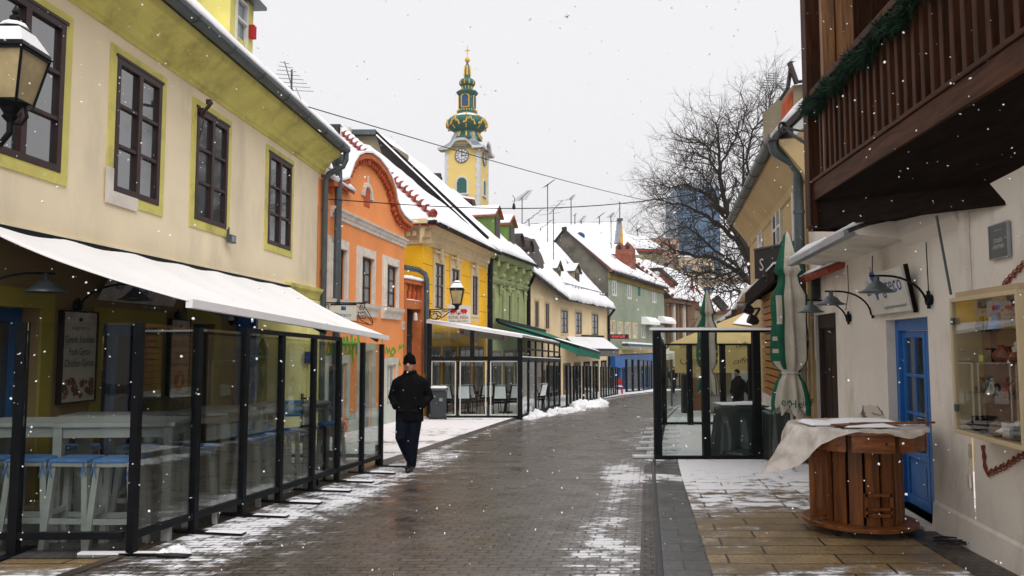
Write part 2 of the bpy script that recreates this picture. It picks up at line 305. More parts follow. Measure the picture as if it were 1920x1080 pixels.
SNOWC = (.92, .92, .95)
m = dict(
 snow=M_('snow', (.90,.90,.93), .9, .05, 1.5, .45, 9),
 cream=M_('cream_render', (.86,.735,.52), .9, .08, .8, .12, 40, dirt=(.60,.51,.38), dscale=1.4, damt=.6, dstretch=(1,1,.35)),
 paleyellow=M_('pale_yellow_render', (.80,.75,.30), .9, .1, 1, .1, 40),
 trimyellow=M_('yellow_trim', (.66,.59,.17), .85, .12, 2, .1, 40, dirt=(.18,.17,.06), dscale=1.6, damt=.6),
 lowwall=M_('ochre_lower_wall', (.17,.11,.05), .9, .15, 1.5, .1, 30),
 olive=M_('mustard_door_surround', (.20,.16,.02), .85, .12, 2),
 orange=M_('orange_render', (.88,.32,.105), .9, .07, 1.0, .08, 40, dirt=(.70,.22,.06), dscale=.7, damt=.4),
 redorange=M_('brick_red_paint', (.48,.09,.025), .8, .15, 4, .1, 30),
 stone=M_('pale_stone_trim', (.70,.64,.57), .85, .1, 4, .15, 30, dirt=(.32,.28,.24), dscale=2.5),
 mint=M_('grey_green_plinth', (.50,.54,.48), .9, .1, 2, .1, 30, dirt=(.33,.30,.24), dscale=1.5),
 yellow=M_('bright_yellow_render', (.84,.46,.012), .9, .08, 1.2, .1, 40, dirt=(.62,.33,.02), dscale=.8, damt=.4),
 beige=M_('beige_cornice', (.60,.47,.27), .85, .08, 3, .1, 30),
 green=M_('sage_green_render', (.35,.39,.19), .9, .12, 1.5, .1, 30, dirt=(.20,.26,.12), dscale=1.4),
 dgreen=M_('green_dormer_boards', (.10,.17,.04), .7, .25, 1.6, .1, 20, stretch=(1,1,.2)),
 cream2=M_('warm_cream_render', (.82,.64,.38), .9, .08, .7, .1, 30, dirt=(.48,.36,.22), dscale=.4),
 greygreen=M_('grey_green_render', (.27,.31,.23), .9, .12, .5, .1, 20, dirt=(.17,.20,.16), dscale=.35, damt=.7),
 firewall=M_('weathered_dark_plaster', (.10,.095,.075), .95, .4, .8, .2, 12, dirt=(.26,.22,.17), dscale=.5, damt=.7),
 tanwall=M_('weathered_tan_plaster', (.30,.26,.17), .95, .25, .8, .2, 12),
 rightyellow=M_('ochre_render', (.50,.37,.19), .9, .1, .9, .1, 30, dirt=(.34,.26,.14), dscale=.7, damt=.5),
 white=M_('white_render', (.78,.72,.64), .9, .06, .8, .18, 18, dirt=(.44,.38,.30), dscale=1.6, damt=.75, dstretch=(1,1,.45)),
 darkframe=M_('dark_brown_window_paint', (.035,.015,.014), .45, .2, 8),
 brownframe=M_('brown_window_paint', (.07,.045,.035), .5, .2, 8),
 whiteframe=M_('white_window_paint', (.62,.62,.58), .5, .08, 8),
 pane=M_('window_glass', (.025,.03,.033), .06, .3, 1.2, spec=.9),
 curtain=M_('curtained_window_glass', (.20,.24,.25), .25, .5, 3, spec=.6, stretch=(6,6,.6)),
 black=M_('black_metal', (.006,.007,.009), .5, .2, 6, spec=.13),
 gutter=M_('grey_zinc', (.09,.11,.12), .42, .25, 3, .05, 20, metal=.4, dirt=(.04,.04,.04), dscale=3),
 zinc=M_('light_zinc', (.30,.33,.36), .4, .2, 3, metal=.5),
 roofdark=M_('dark_roof_tile', (.045,.035,.032), .7, .3, 6, .3, 14),
 redtile=M_('red_roof_tile', (.30,.06,.035), .75, .3, 6, .3, 14),
 blue=M_('blue_paint', (.012,.13,.42), .4, .15, 4, .05, 20, spec=.5),
 darkblue=M_('deep_blue_paint', (.01,.06,.16), .5, .15, 4),
 fabric=M_('snow_white_awning', (.90,.89,.90), .85, .04, 1.2, .12, 6),
 canvas=M_('cream_canvas', (.50,.46,.38), .9, .12, 5, .2, 14),
 tan=M_('tan_canvas', (.48,.35,.15), .85, .12, 1.5, .2, 6),
 teal=M_('green_canvas', (.012,.16,.10), .8, .15, 3, .1, 14),
 ugreen=M_('bottle_green_canvas', (.006,.10,.055), .8, .15, 5, .1, 14),
 greyaw=M_('grey_awning_cloth', (.14,.13,.13), .85, .15, 3),
 ink=M_('black_lettering', (.015,.015,.018), .6, .05),
 bluelet=M_('blue_lettering', (.015,.06,.28), .6, .1),
 board=M_('grey_sign_board', (.33,.29,.25), .7, .15, 3, dirt=(.12,.10,.08), dscale=5, damt=.6),
 whiteboard=M_('off_white_sign_board', (.62,.60,.55), .6, .08, 3, dirt=(.30,.27,.22), dscale=4, damt=.4),
 paintwood=M_('grey_white_painted_wood', (.27,.27,.26), .6, .12, 5, .1, 30),
 cushion=M_('blue_cushion_cloth', (.07,.16,.36), .9, .2, 12, .2, 60),
 balcony=wood('dark_stained_timber', (.060,.020,.007), .6, spec=.12),
 balconyh=wood('dark_stained_timber_beam', (.070,.024,.008), .6, axis=1, scale=10, spec=.12),
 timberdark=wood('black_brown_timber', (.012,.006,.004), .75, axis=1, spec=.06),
 spool=wood('varnished_orange_wood', (.19,.060,.012), .4, spec=.4),
 spoolh=wood('varnished_orange_board', (.22,.072,.017), .4, axis=0, spec=.4),
 slat=wood('golden_wood_slats', (.42,.17,.03), .5, axis=0),
 browndoor=wood('dark_brown_door_wood', (.04,.02,.014), .5),
 doorwood=wood('warm_brown_door_wood', (.20,.08,.025), .5),
 skin=M_('skin', (.45,.24,.17), .6, .08, 20),
 coat=M_('black_coat_cloth', (.006,.006,.007), .9, .3, 8, .6, 30, spec=.06),
 jeans=M_('dark_blue_denim', (.006,.008,.016), .85, .25, 10, .4, 40, spec=.08),
 wool=M_('black_knit', (.005,.005,.006), .95, .3, 30, .6, 90, spec=.05),
 shoe=M_('black_leather', (.008,.008,.008), .35, .2, 8),
 bin=M_('dark_green_grey_plastic', (.03,.038,.042), .4, .15, 5),
 garland=M_('fir_garland_green', (.005,.030,.012), .8, .5, 30),
 lampglass=M_('frosted_amber_lantern_glass', (.42,.33,.17), .35, .25, 5, dirt=(.20,.15,.07), dscale=6),
 tarp=M_('dark_green_tarpaulin', (.028,.038,.036), .32, .25, 3, .3, 9, spec=.6),
 gold=M_('gold_leaf', (.72,.42,.03), .4, .12, 2),
 copper=M_('green_copper_sheet', (.012,.11,.085), .45, .3, .4),
 church=M_('church_yellow_render', (.80,.60,.20), .9, .06, .2),
 churchwhite=M_('church_white_stone', (.66,.66,.68), .85, .06, .5),
 bluetower=M_('blue_curtain_glass', (.045,.13,.23), .25, .2, .1),
 bark=M_('dark_wet_bark', (.035,.026,.020), .9, .3, 3, .3, 10),
 plastic=glass('clear_plastic_sheet', (.80,.76,.70), 1.6, .15),
 glass=glass('clear_terrace_glass', (.93,.965,.955), .55),
 showglass=glass('display_glass', (.95,.96,.95), .22),
 graffiti=M_('green_spray_paint', (.10,.34,.015), .7, .4, 6),
 rust=M_('red_brown_scroll_paint', (.22,.05,.025), .7, .2, 8),
 citypink=M_('salmon_city_block', (.50,.30,.22), .9, .1, .1), citybeige=M_('beige_city_block', (.58,.47,.33), .9, .1, .1),
 snowbar=M_('snowy_metal_cap', (.78,.79,.82), .8, .05),
 kerb=M_('wet_kerb_stone', (.06,.052,.045), .4, .3, 3, .3, 20, dirt=(.20,.11,.04), dscale=1.2, damt=.5),
 rubber=M_('dark_caster', (.03,.03,.03), .5, .1), red=M_('red_fabric', (.45,.02,.02), .8, .1),
 led=M_('dark_led_board', (.03,.005,.008), .4, .1), navy=M_('navy_plate', (.01,.02,.14), .4, .1),
 brown=M_('old_brown_facade', (.20,.12,.07), .9, .3, .8, .1, 20, dirt=(.09,.06,.04), dscale=.8),
 hoard=M_('tan_curved_wall_render', (.48,.36,.22), .9, .12, 1, .1, 10), tanpanel=M_('clay_brown_panel', (.32,.14,.07), .8, .15, 3), whitepanel=M_('light_grey_panel', (.50,.49,.48), .6, .06, 2),
)
m['pane'].node_tree.nodes['Principled BSDF'].inputs['IOR'].default_value = 2.1
m['brick'] = bricks('red_chimney_brick', (.30,.07,.03), (.20,.045,.022), (.16,.10,.07), .3, .1, .012, .85, .35, .5, axis='W')
m['board2'] = bricks('overlapping_shingle', (.05,.04,.035), (.07,.055,.045), (.02,.02,.02), .3, .2, .02, .8, .2, .5, axis='W')
def lit(name, col, e):
    q = bpy.data.materials.new(name); q.use_nodes = True; b = q.node_tree.nodes['Principled BSDF']; b.inputs['Base Color'].default_value = (*col, 1)
    b.inputs['Emission Color'].default_value = (*col, 1); b.inputs['Emission Strength'].default_value = e; return q
m['redled'] = lit('red_led_text', (.9,.05,.06), .8)
PAVE = bricks('brown_street_pavers', (.115,.090,.070), (.075,.058,.045), (.022,.018,.014), .20, .10, .010, .5, .35, .8, axis='UV', snow=SNOWC, wet=(.16,.5), stain=(.16,.14,.12), stamt=.6)
SLAB = bricks('tan_stone_slabs', (.30,.205,.10), (.20,.14,.07), (.03,.022,.014), .95, .33, .013, .5, .25, .5, axis='UV', snow=SNOWC, wet=(.28,.55), offset=.37, sx=1.0, stain=(.10,.075,.05), stamt=.75)
BAND = bricks('dark_basalt_band', (.085,.085,.082), (.065,.065,.064), (.025,.025,.022), .4, .32, .008, .5, .25, .4, axis='UV', snow=SNOWC, wet=(.25,.5))
COBB = bricks('small_dark_cobbles', (.045,.036,.030), (.075,.06,.048), (.02,.016,.014), .11, .10, .012, .6, .3, .8, axis='UV', snow=SNOWC, wet=(.3,.6))
# ---------------------------------------------------------------- ground
def lerpt(tab, y):
    if y <= tab[0][0]: a, b = tab[0], tab[1]
    else:
        for i in range(len(tab)-1):
            a, b = tab[i], tab[i+1]
            if y <= b[0]: break
    return a[1]+(b[1]-a[1])*(y-a[0])/(b[0]-a[0])
def smooth(tab): return lambda y: (lerpt(tab, y-1.2)+lerpt(tab, y)+lerpt(tab, y+1.2))/3
xl = smooth([(-10,-6.4),(6.9,-3.34),(13,-2.22),(14.8,-1.80),(25,.15),(35.6,3.1),(46,6.5),(54,10),(62,16),(80,33),(120,75)])
xr = smooth([(-10,-1.66),(6,1.125),(11.8,2.13),(14.1,2.55),(22.6,4.3),(34,7.3),(44,10.9),(50,14),(58,21),(80,42),(120,85)])
def sm(a, b, x):
    t = max(0, min(1, (x-a)/(b-a))); return t*t*(3-2*t)
def bump(c, w, x): return math.exp(-((x-c)/w)**2)
ground = MB()
ys = [-12+i*2 for i in range(52)]+[95, 120, 200, 400, 800, 1500]
xs = [-900,-300,-100,-50,-30,-20,-12,-8,-4,0,4,8,12,20,30,50,100,300,900]
for y in ys:
    for x in xs: ground.v.append((x, y, gz(y)-.05-(.0 if y < 90 else .0)))
for i in range(len(ys)-1):
    for j in range(len(xs)-1):
        q = i*len(xs)+j; ground.f.append((q, q+1, q+1+len(xs), q+len(xs)))
ground.build('ground', m['kerb'], origin=(0,0,0), kind='structure')
def strip(name, fa, fb, y0, y1, mat, snow, dz=0, nx=10, dy=.15, refu=xr, extra=None):
    b = MB(); b.uv = []; b.at = []; y = y0; rows = []
    while y < y1:
        rows.append(y); y += dy if y < 30 else dy*3
    rows.append(y1)
    for y in rows:
        a, c = fa(y), fb(y)
        for j in range(nx+1):
            x = a+(c-a)*j/nx; b.v.append((x, y, gz(y)+dz+(extra(x, y) if extra else 0))); b.uv.append((x-refu(y), y)); b.at.append(snow(x, y))
    for i in range(len(rows)-1):
        for j in range(nx):
            q = i*(nx+1)+j; b.f.append((q, q+1, q+nx+2, q+nx+1))
    return b.build(name, mat, origin=(0,0,0), kind='structure', smooth=True)
def road_snow(x, y):
    dl = x-xl(y); dr = xr(y)-x
    near = 1-sm(12, 19, y)
    a = .20+.16*noise.noise(V((x*.6, y*.35, 3)))
    a += near*.52*bump(.45, .75, dl)*(.85+.5*noise.noise(V((x*1.3, y*.7, 9))))
    a += (1-near)*.30*bump(.1, .35, dl)
    a += .42*bump(.50, .34, dr)*(1-sm(12.5, 15, y))*(1+.5*noise.noise(V((x, y*.9, 1))))
    a += .5*bump(11.7, .45, y)*sm(-1.0, -.15, -dr)
    a += .25*bump(.3, .7, dr)*sm(13, 16, y)
    return max(0, min(1, a))
strip('street', xl, lambda y: xr(y)-.16, -8, 100, PAVE, road_snow, nx=44)
def slab_snow(x, y):
    t = (x-xr(y))
    a = .36+.30*noise.noise(V((x*.4, y*2.2, 5)))
    a += .26*sm(7.8, 10.0, y)+.26*sm(9.6, 13.0, y)*(1+.6*noise.noise(V((x*.8, y*1.5, 6))))+.26*(1-sm(5.9, 6.9, y))*(1-sm(1.2, 2.4, t))
    a -= .35*bump(7.6, 1.0, y)*bump(3.2, 1.0, x)
    return max(0, min(1, a))
band_snow = lambda x, y: max(0, min(1, .22+.1*noise.noise(V((x*3, y, 2)))+.5*bump(11.7, .5, y)+.42*sm(12, 15, y)))
strip('drain_band', lambda y: xr(y)-.16, lambda y: xr(y)-.03, -8, 60, COBB, band_snow, nx=2, refu=lambda y: xr(y)-.16, dz=.002)
strip('drain_channel', lambda y: xr(y)-.03, lambda y: xr(y)+.03, -8, 60, M_('drain_slot', (.008,.008,.008), .3), lambda x, y: 0, nx=2, dz=-.03)
strip('dark_band', lambda y: xr(y)+.03, lambda y: xr(y)+.42, -8, 60, BAND, band_snow, nx=4, refu=lambda y: xr(y)+.02, dz=.002)
strip('pavement', lambda y: xr(y)+.42, lambda y: xr(y)+9, -8, 60, SLAB, slab_snow, nx=34, dz=.004)
strip('wall_cobbles', lambda y: 2.70+.15*y+.0*y, lambda y: 3.30+.15*y, -2, 8.6, COBB, lambda x, y: .2, nx=3, dz=.010)
def lwalk_snow(x, y):
    a = .15+.75*sm(13.0, 14.0, y)
    if y < 13.4: a = .15+.0*x+.5*(1-sm(6.2, 6.7, y))*(1+.3*noise.noise(V((x*2, y*3, 4))))
    if y > 14: a -= .45*max(0, noise.noise(V((x*.25, y*1.6, 8)))+.2)
    return max(0, min(1, a))
lk = lambda y: .055*sm(12.6, 13.6, y)
strip('sidewalk', lambda y: xl(y)-9, lambda y: xl(y)-.12, -8, 60, SLAB, lwalk_snow, nx=40, dz=.004, refu=xl, extra=lambda x, y: lk(y))
strip('terrace_floor', lambda y: xl(y)-3.2, lambda y: xl(y)-.14, 6.75, 13.2, BAND, lambda x, y: .12, nx=12, dz=.012, refu=xl)
strip('kerb', lambda y: xl(y)-.12, lambda y: xl(y), -8, 60, m['kerb'], lambda x, y: 0, nx=2, dz=.006, refu=xl, extra=lambda x, y: lk(y)*(1 if x < xl(y)-.03 else -.1))

def snow_heap(pts, label, group=None):
    b = MB()
    for (x, y, r, h) in pts:
        k = len(b.v); b.ball((x, y, gz(y)), r, (1.15, .9, h/r), 18, 12, jit=.55, seed=x*7)
        for i in range(k, len(b.v)):
            q = V(b.v[i]); q += V((1,1,1))*.10*r*noise.noise(q*14); q += V((0,0,1))*.25*r*noise.noise(q*5)
            q.z = max(q.z, gz(y)-.03); b.v[i] = tuple(q)
    return tag(b.build('snow_heap', m['snow'], smooth=True), label, 'snow heap', group)
r2 = random.Random(3)
pp = []
for i in range(30):
    t = r2.random(); pp.append((.42+t*2.1+r2.uniform(-.15, .2), 25.0+t*5.6, r2.uniform(.10, .24), r2.uniform(.10, .22)))
snow_heap(pp, 'lumpy heap of shovelled snow at the foot of the glass terrace beside the street')
pp = []
for i in range(22):
    t = r2.random(); pp.append((2.35+t*1.5+r2.uniform(-.2, .2), 30.3+t*3.2, r2.uniform(.14, .30), r2.uniform(.14, .36)))
snow_heap(pp, 'taller far heap of shovelled snow before the dark framed glass screens')
g = G(322, 1040); pp = [(g.x+dx, g.y+dy, r, h) for dx, dy, r, h in ((0,0,.06,.07),(.06,.03,.055,.085),(-.07,-.02,.05,.05),(.12,.0,.045,.05),(-.03,.06,.05,.05),(-.12,-.05,.04,.03))]
snow_heap(pp, 'small clump of snow at the near corner foot of the left glass screen')

# ---------------------------------------------------------------- windows
def window(w, par, r, mat, hole=0, o=.0, fw=.055, nh=1, nv=2, pane='pane', sur=None, surw=.12, sill=None, proud=.02, pd=.035, hood=0, label=None):
    """r = (u0,u1,z0,z1); hole = recess depth. frame part, pane and sill its sub-parts"""
    u0, u1, z0, z1 = r; a = o-hole; b = MB()
    f = lambda p, q, s, t, x=0: w.box(b, p, q, s, t, a+.002+x, a+pd+x)
    f(u0, u0+fw, z0, z1); f(u1-fw, u1, z0, z1); f(u0+fw, u1-fw, z0, z0+fw); f(u0+fw, u1-fw, z1-fw, z1)
    du = (u1-u0-2*fw)/(nh+1)
    for i in range(1, nh+1): f(u0+fw+du*i-fw*.55, u0+fw+du*i+fw*.55, z0+fw, z1-fw, .004)
    dz = (z1-z0-2*fw)/(nv+1)
    for i in range(1, nv+1):
        for k in range(nh+1):
            e = fw*.55; f(u0+fw+du*k+(e if k else 0), u0+fw+du*(k+1)-(e if k < nh else 0), z0+fw+dz*i-fw*.28, z0+fw+dz*i+fw*.28, -.006)
    if hood: w.box(b, u0-.03, u1+.03, z1, z1+.035, a, a+hood)
    fr = b.build('window', m[mat], par, label=label)
    b = MB(); w.box(b, u0+fw*.5, u1-fw*.5, z0+fw*.5, z1-fw*.5, a-.03, a+.014); b.build('pane', m[pane], fr)
    if sur:
        b = MB(); s = surw; g = (o+.001, o+proud)
        w.box(b, u0-s, u0-.002, z0-s, z1+s, *g); w.box(b, u1+.002, u1+s, z0-s, z1+s, *g)
        w.box(b, u0-.002, u1+.002, z1+.002 if not hood else z1+.036, z1+s, *g); w.box(b, u0-.002, u1+.002, z0-s, z0-.002, *g)
        b.build('surround', m[sur], fr)
    if sill:
        b = MB(); w.box(b, u0-surw-.04, u1+surw+.04, z0-surw-.07, z0-surw, o+.001, o+.12); b.build('sill', m[sill], fr)
    return fr
def pipe_pts(par, pts, r, mat='gutter', name='downpipe', rings=True, label=None):
    b = MB(); b.tube(pts, r, 10)
    if rings:
        for i in range(len(pts)-1):
            a, c = V(pts[i]), V(pts[i+1]); L = (c-a).length
            for k in range(int(L/1.4)):
                q = a.lerp(c, (k+.5)*1.4/L); d = (c-a).normalized()*.03; b.tube([q-d, q+d], r*1.13, 10)
    return b.build(name, m[mat], par, smooth=False, label=label)
def half_gutter(mb, a, b, r):
    a, b = V(a), V(b); d = (b-a).normalized(); s = d.cross(V((0,0,1))).normalized(); P = []
    for rr in (r, r*.86):
        ang = range(0, 9) if rr == r else range(8, -1, -1)
        for k in ang:
            t = math.pi*k/8; P.append(a+s*math.cos(t)*rr-V((0,0,1))*math.sin(t)*rr)
    mb.prism(P, b-a)
    n = int((b-a).length/1.1)
    for k in range(n):
        q = a+(b-a)*((k+.5)/n); mb.tube([q+s*math.cos(math.pi*t/6)*r*1.05-V((0,0,1))*math.sin(math.pi*t/6)*r*1.05 for t in range(7)], .012, 5)

# ================================================================ CREAM HOUSE (left, near)
LW = Wall((-5.66+.0731*3, 3), (-4.38, 17.5))
Yof = lambda y: (V((-5.66+.0731*y, y, 0))-LW.A).dot(LW.t)
ch = T('cream_house', 'cream rendered house with yellow cornice and dark brown windows, nearest on the left', 'house', (-4.8, 10, gz(10)))
L = LW.L; ZB = 2.84; ZC = 5.52
wins = []
for l, r, t, b, rx, tr, br in ((-90,122,0,0,115,47,326), (212,303,0,0,298,157,387), (364,428,0,0,424,237,431), (501,546,0,0,544,309,471)):
    ym = 220; u0 = LW.uz(l, (tr+br)/2)[0] if l > 0 else LW.uz(122, 200)[0]-1.28; u1 = LW.uz(rx, (tr+br)/2)[0]
    wins.append((u0, u1, LW.uz(rx, br)[1], LW.uz(rx, tr)[1]))
zt = sum(q[3] for q in wins)/4; zb = sum(q[2] for q in wins)/4
wins = [(q[0], q[1], zb*.5+q[2]*.5, zt*.5+q[3]*.5) for q in wins]
b = MB(); LW.facade(b, 0, L, ZB, 6.05, wins, .05)
b.add([LW.p(L,-1,0), LW.p(L,6.05,0), LW.p(L,6.05,-8), LW.p(L,-1,-8)], [(0,1,2,3)]); b.build('wall', m['cream'], ch)
for q in wins: window(LW, ch, q, 'darkframe', .03, fw=.075, nh=1, nv=2, pane='pane', sur='trimyellow', surw=.13, hood=.07, pd=.06)
b = MB(); w2 = wins[1]; LW.box(b, w2[0]-.16, w2[0]+.55, w2[2]-.17, w2[2]-.002, .0215, .03); LW.box(b, w2[0]-.16, w2[0]-.003, w2[2]-.002, w2[2]+.28, .0215, .03); b.build('plaster_patch', m['stone'], ch)
b = MB(); LW.profile(b, 0, L+.05, [(0,ZC),(.03,ZC),(.05,ZC+.05),(.09,ZC+.06),(.11,ZC+.14),(.20,ZC+.20),(.22,ZC+.27),(.34,ZC+.36),(.42,ZC+.40),(.46,ZC+.50),(0,ZC+.50)]); b.build('cornice', m['trimyellow'], ch)
b = MB(); LW.profile(b, 0, L, [(0,ZB),(.04,ZB),(.06,ZB-.08),(0,ZB-.16)]); b.build('awning_ledge', m['cream'], ch)
u528 = LW.uz(531, 540)[0]
b = MB(); LW.profile(b, u528+.05, L+.03, [(0.002,ZB-.24),(.05,ZB-.22),(.07,ZB-.12),(.13,ZB-.05),(.14,ZB+.02),(0.002,ZB+.03)]); b.build('string_course', m['trimyellow'], ch)
b = MB(); half_gutter(b, LW.p(0,6.10,.56), LW.p(L+.1,6.10,.56), .10); LW.box(b, 0, L+.1, 6.03, 6.06, .0, .47); b.build('gutter', m['gutter'], ch)
# ground floor openings
def hr(l, r, t, b): return LW.uz(l, (t+b)/2)[0], LW.uz(r, (t+b)/2)[0], LW.uz(r, b)[1], LW.uz(r, t)[1]
d1 = (LW.uz(-60,700)[0], LW.uz(70,700)[0], -.9, LW.uz(68,578)[1]); d2 = (LW.uz(186,700)[0], LW.uz(290,700)[0], -.9, LW.uz(290,612)[1]); d3 = (LW.uz(356,700)[0], LW.uz(398,700)[0], -.9, LW.uz(398,608)[1]); d4 = (LW.uz(472,700)[0], LW.uz(528,700)[0], -.25, LW.uz(500,625)[1])
usp = LW.uz(446, 600)[0]
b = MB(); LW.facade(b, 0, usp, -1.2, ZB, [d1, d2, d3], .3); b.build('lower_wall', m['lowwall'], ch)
b = MB(); LW.facade(b, usp, L, -1.2, ZB, [d4], .3); LW.box(b, L-.75, L-.02, -1.2, ZB-.24, .001, .06); b.build('shopfront_wall', m['paleyellow'], ch)
for i, d in enumerate((d1, d2, d3)):
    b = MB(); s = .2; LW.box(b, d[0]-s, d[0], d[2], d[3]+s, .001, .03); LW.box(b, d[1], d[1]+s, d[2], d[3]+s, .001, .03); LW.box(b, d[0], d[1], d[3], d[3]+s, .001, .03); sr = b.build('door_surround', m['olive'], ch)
    b = MB(); u0, u1 = d[:2]; LW.box(b, u0, u0+.1, d[2], d[3], -.28, -.2); LW.box(b, u1-.1, u1, d[2], d[3], -.28, -.2); LW.box(b, u0+.1, u1-.1, d[3]-.14, d[3], -.28, -.2); LW.box(b, (u0+u1)/2-.05, (u0+u1)/2+.05, d[2], d[3]-.14, -.28, -.21)
    LW.box(b, u0+.1, u1-.1, d[2], d[2]+.9, -.28, -.22)
    dd = b.build('door', m['darkblue'], ch); b = MB(); LW.box(b, u0+.1, u1-.1, d[2]+.9, d[3]-.14, -.29, -.265); b.build('pane', m['pane'], dd)
# arched display window
b = MB(); u0, u1, z0, z1 = d4; LW.box(b, u0, u1, z0, z1, -.33, -.29); dw = b.build('display_window', m['pane'], ch)
b = MB(); LW.box(b, (u0+u1)/2-.025, (u0+u1)/2+.025, z0, z1, -.289, -.25); LW.box(b, u0, u1, z0, z0+.06, -.289, -.25); b.build('mullion', m['darkframe'], dw)
b = MB(); c = (u0+u1)/2; rr = (u1-u0)/2
for sgn in (-1, 1):
    poly = [LW.p(c+sgn*rr, z1-rr*.9, -.24)]+[LW.p(c+sgn*rr*math.sin(R(90-t*10)), z1-rr*.9+rr*.9*math.cos(R(90-t*10)), -.24) for t in range(0, 10)]+[LW.p(c+sgn*rr, z1, -.24)]
    b.prism(poly, LW.n*.237)
b.build('arch_spandrel', m['paleyellow'], dw)
b = MB()
for k in range(13):
    t = R(180-k*15); 
    q0 = (c+(rr+.02)*math.cos(t), z1-rr*.9+(rr*.95+.02)*math.sin(t)); t2 = R(180-(k+1)*15); q1 = (c+(rr+.02)*math.cos(t2), z1-rr*.9+(rr*.95+.02)*math.sin(t2))
    if k < 12: b.bar(LW.p(*q0, .02), LW.p(*q1, .02), .05, .04, up=LW.n)
b.build('arch_moulding', m['trimyellow'], ch)
b = MB(); q = hr(565, 579, 659, 681); LW.box(b, *q, .07, .09); q = hr(573, 580.5, 645, 679); LW.box(b, q[0]+.12, q[1]+.02, q[2], q[3], .095, .11); b.build('wall_plate', m['navy'], ch)
b = MB(); q = hr(441, 455, 588, 760); LW.box(b, q[0], q[0]+.09, -.6, q[3], .01, .35); LW.box(b, q[0]-.02, q[0]+.11, q[3], q[3]+.04, 0, .38); b.build('open_shutter', m['blue'], ch)
# roof, snow, dormer
ez = 6.16
roofp = lambda u, s: LW.p(u, ez+s*.9, .58-s)
b = MB(); b.prism([roofp(0,0), roofp(L+.1,0), roofp(L+.1,5), roofp(0,5)], (0,0,-.08)); b.build('roof', m['roofdark'], ch)
b = MB(); b.patch(roofp(0,-.04), roofp(L+.15,-.04), roofp(L+.1,4.9), roofp(0,4.9), .10, 60, 12, .5, .0); b.build('roof_snow', m['snow'], ch, smooth=True)
# downpipes at the far corner
P = lambda u, z, o: LW.p(u, z, o)
pipe_pts(ch, [P(L+.05,6.02,.56), P(L+.05,5.86,.56), P(L+.03,5.70,.50), P(L-.02,5.52,.20), P(L-.04,5.38,.12), P(L-.04,-.55,.12)], .068)
dm = Wall((-4.77, 12.72), (-4.70, 13.66))
du = dm.L
b = MB(); dm.facade(b, 0, du, 6.35, 8.35, [(.2,.66,6.95,8.05)], .06); b.add([dm.p(0,6.3,0), dm.p(0,8.35,0), dm.p(0,8.35,-2.2), dm.p(0,7.9,-2.2)], [(0,1,2,3)]); b.add([dm.p(du,6.3,0), dm.p(du,8.35,0), dm.p(du,8.35,-2.2), dm.p(du,7.9,-2.2)], [(0,1,2,3)])
b.add([dm.p(0,8.35,0), dm.p(du,8.35,0), dm.p(du,8.35,-2.2), dm.p(0,8.35,-2.2)], [(0,1,2,3)])
dr_ = b.build('dormer', m['trimyellow'], ch)
b = MB(); dm.box(b, -.15, du+.17, 7.74, 7.80, -2.3, .18); b.build('dormer_roof', m['gutter'], dr_)
b = MB(); dm.box(b, .24, .62, 6.75, 7.6, -.06, -.03); b.build('pane', m['curtain'], dr_)
b = MB(); 
for q in ((.19,.24,6.7,7.65),(.62,.67,6.7,7.65),(.24,.62,7.6,7.65),(.24,.62,6.7,6.75),(.24,.62,7.25,7.29)): dm.box(b, *q, -.03, .03)
b.build('window_frame', m['whiteframe'], dr_)
b = MB(); dm.box(b, .74, .86, 7.10, 7.33, .01, .10); b.build('alarm_box', m['red'], dr_)

def antenna(x, y, z, h, label, els=9, w=.9, rz=.5, r=.012):
    a = T('roof_antenna', label, 'antenna', (x, y, z), 'TV antennas on the roofs')
    b = MB(); b.tube([(x,y,z-.3), (x,y,z+h)], r*1.5, 5); b.build('mast', m['gutter'], a)
    b = MB(); c, s = math.cos(rz), math.sin(rz); L_ = w*1.1
    p = V((x, y, z+h-.05)); d = V((c*.8, s*.8, .6)); e = V((-s, c, 0))
    b.tube([p-d*L_*.3, p+d*L_*.7], r, 4)
    for i in range(els):
        q = p-d*L_*.3+d*L_*i/(els-1); k = w*.5*(1-.6*i/els); b.tube([q-e*k, q+e*k], r*.6, 3)
    b.build('elements', m['gutter'], a); return a
q = at(546, 188, 15.0)
a = T('roof_antenna', 'dense comb shaped TV antenna above the cream house roof at the left', 'antenna', tuple(q), 'TV antennas on the roofs')
b = MB(); b.tube([q+V((0,0,-.3)), q+V((0,0,.62))], .022, 6); b.build('mast', m['gutter'], a)
b = MB()
for i in range(8):
    z = q.z+.22+i*.05; k = .42*(1-i/9); p = V((q.x+.02, q.y+.1-i*.08, z)); b.tube([p-V((k,.1,0)), p+V((k,-.1,-.04))], .006, 4)
b.tube([q+V((0,.15,.2)), q+V((0,-.5,.6))], .01, 4); b.build('elements', m['gutter'], a)
b = MB(); b.tube([at(555,165,15), at(570,200,15.2)], .006, 4); b.build('stay_wire', m['black'], a)

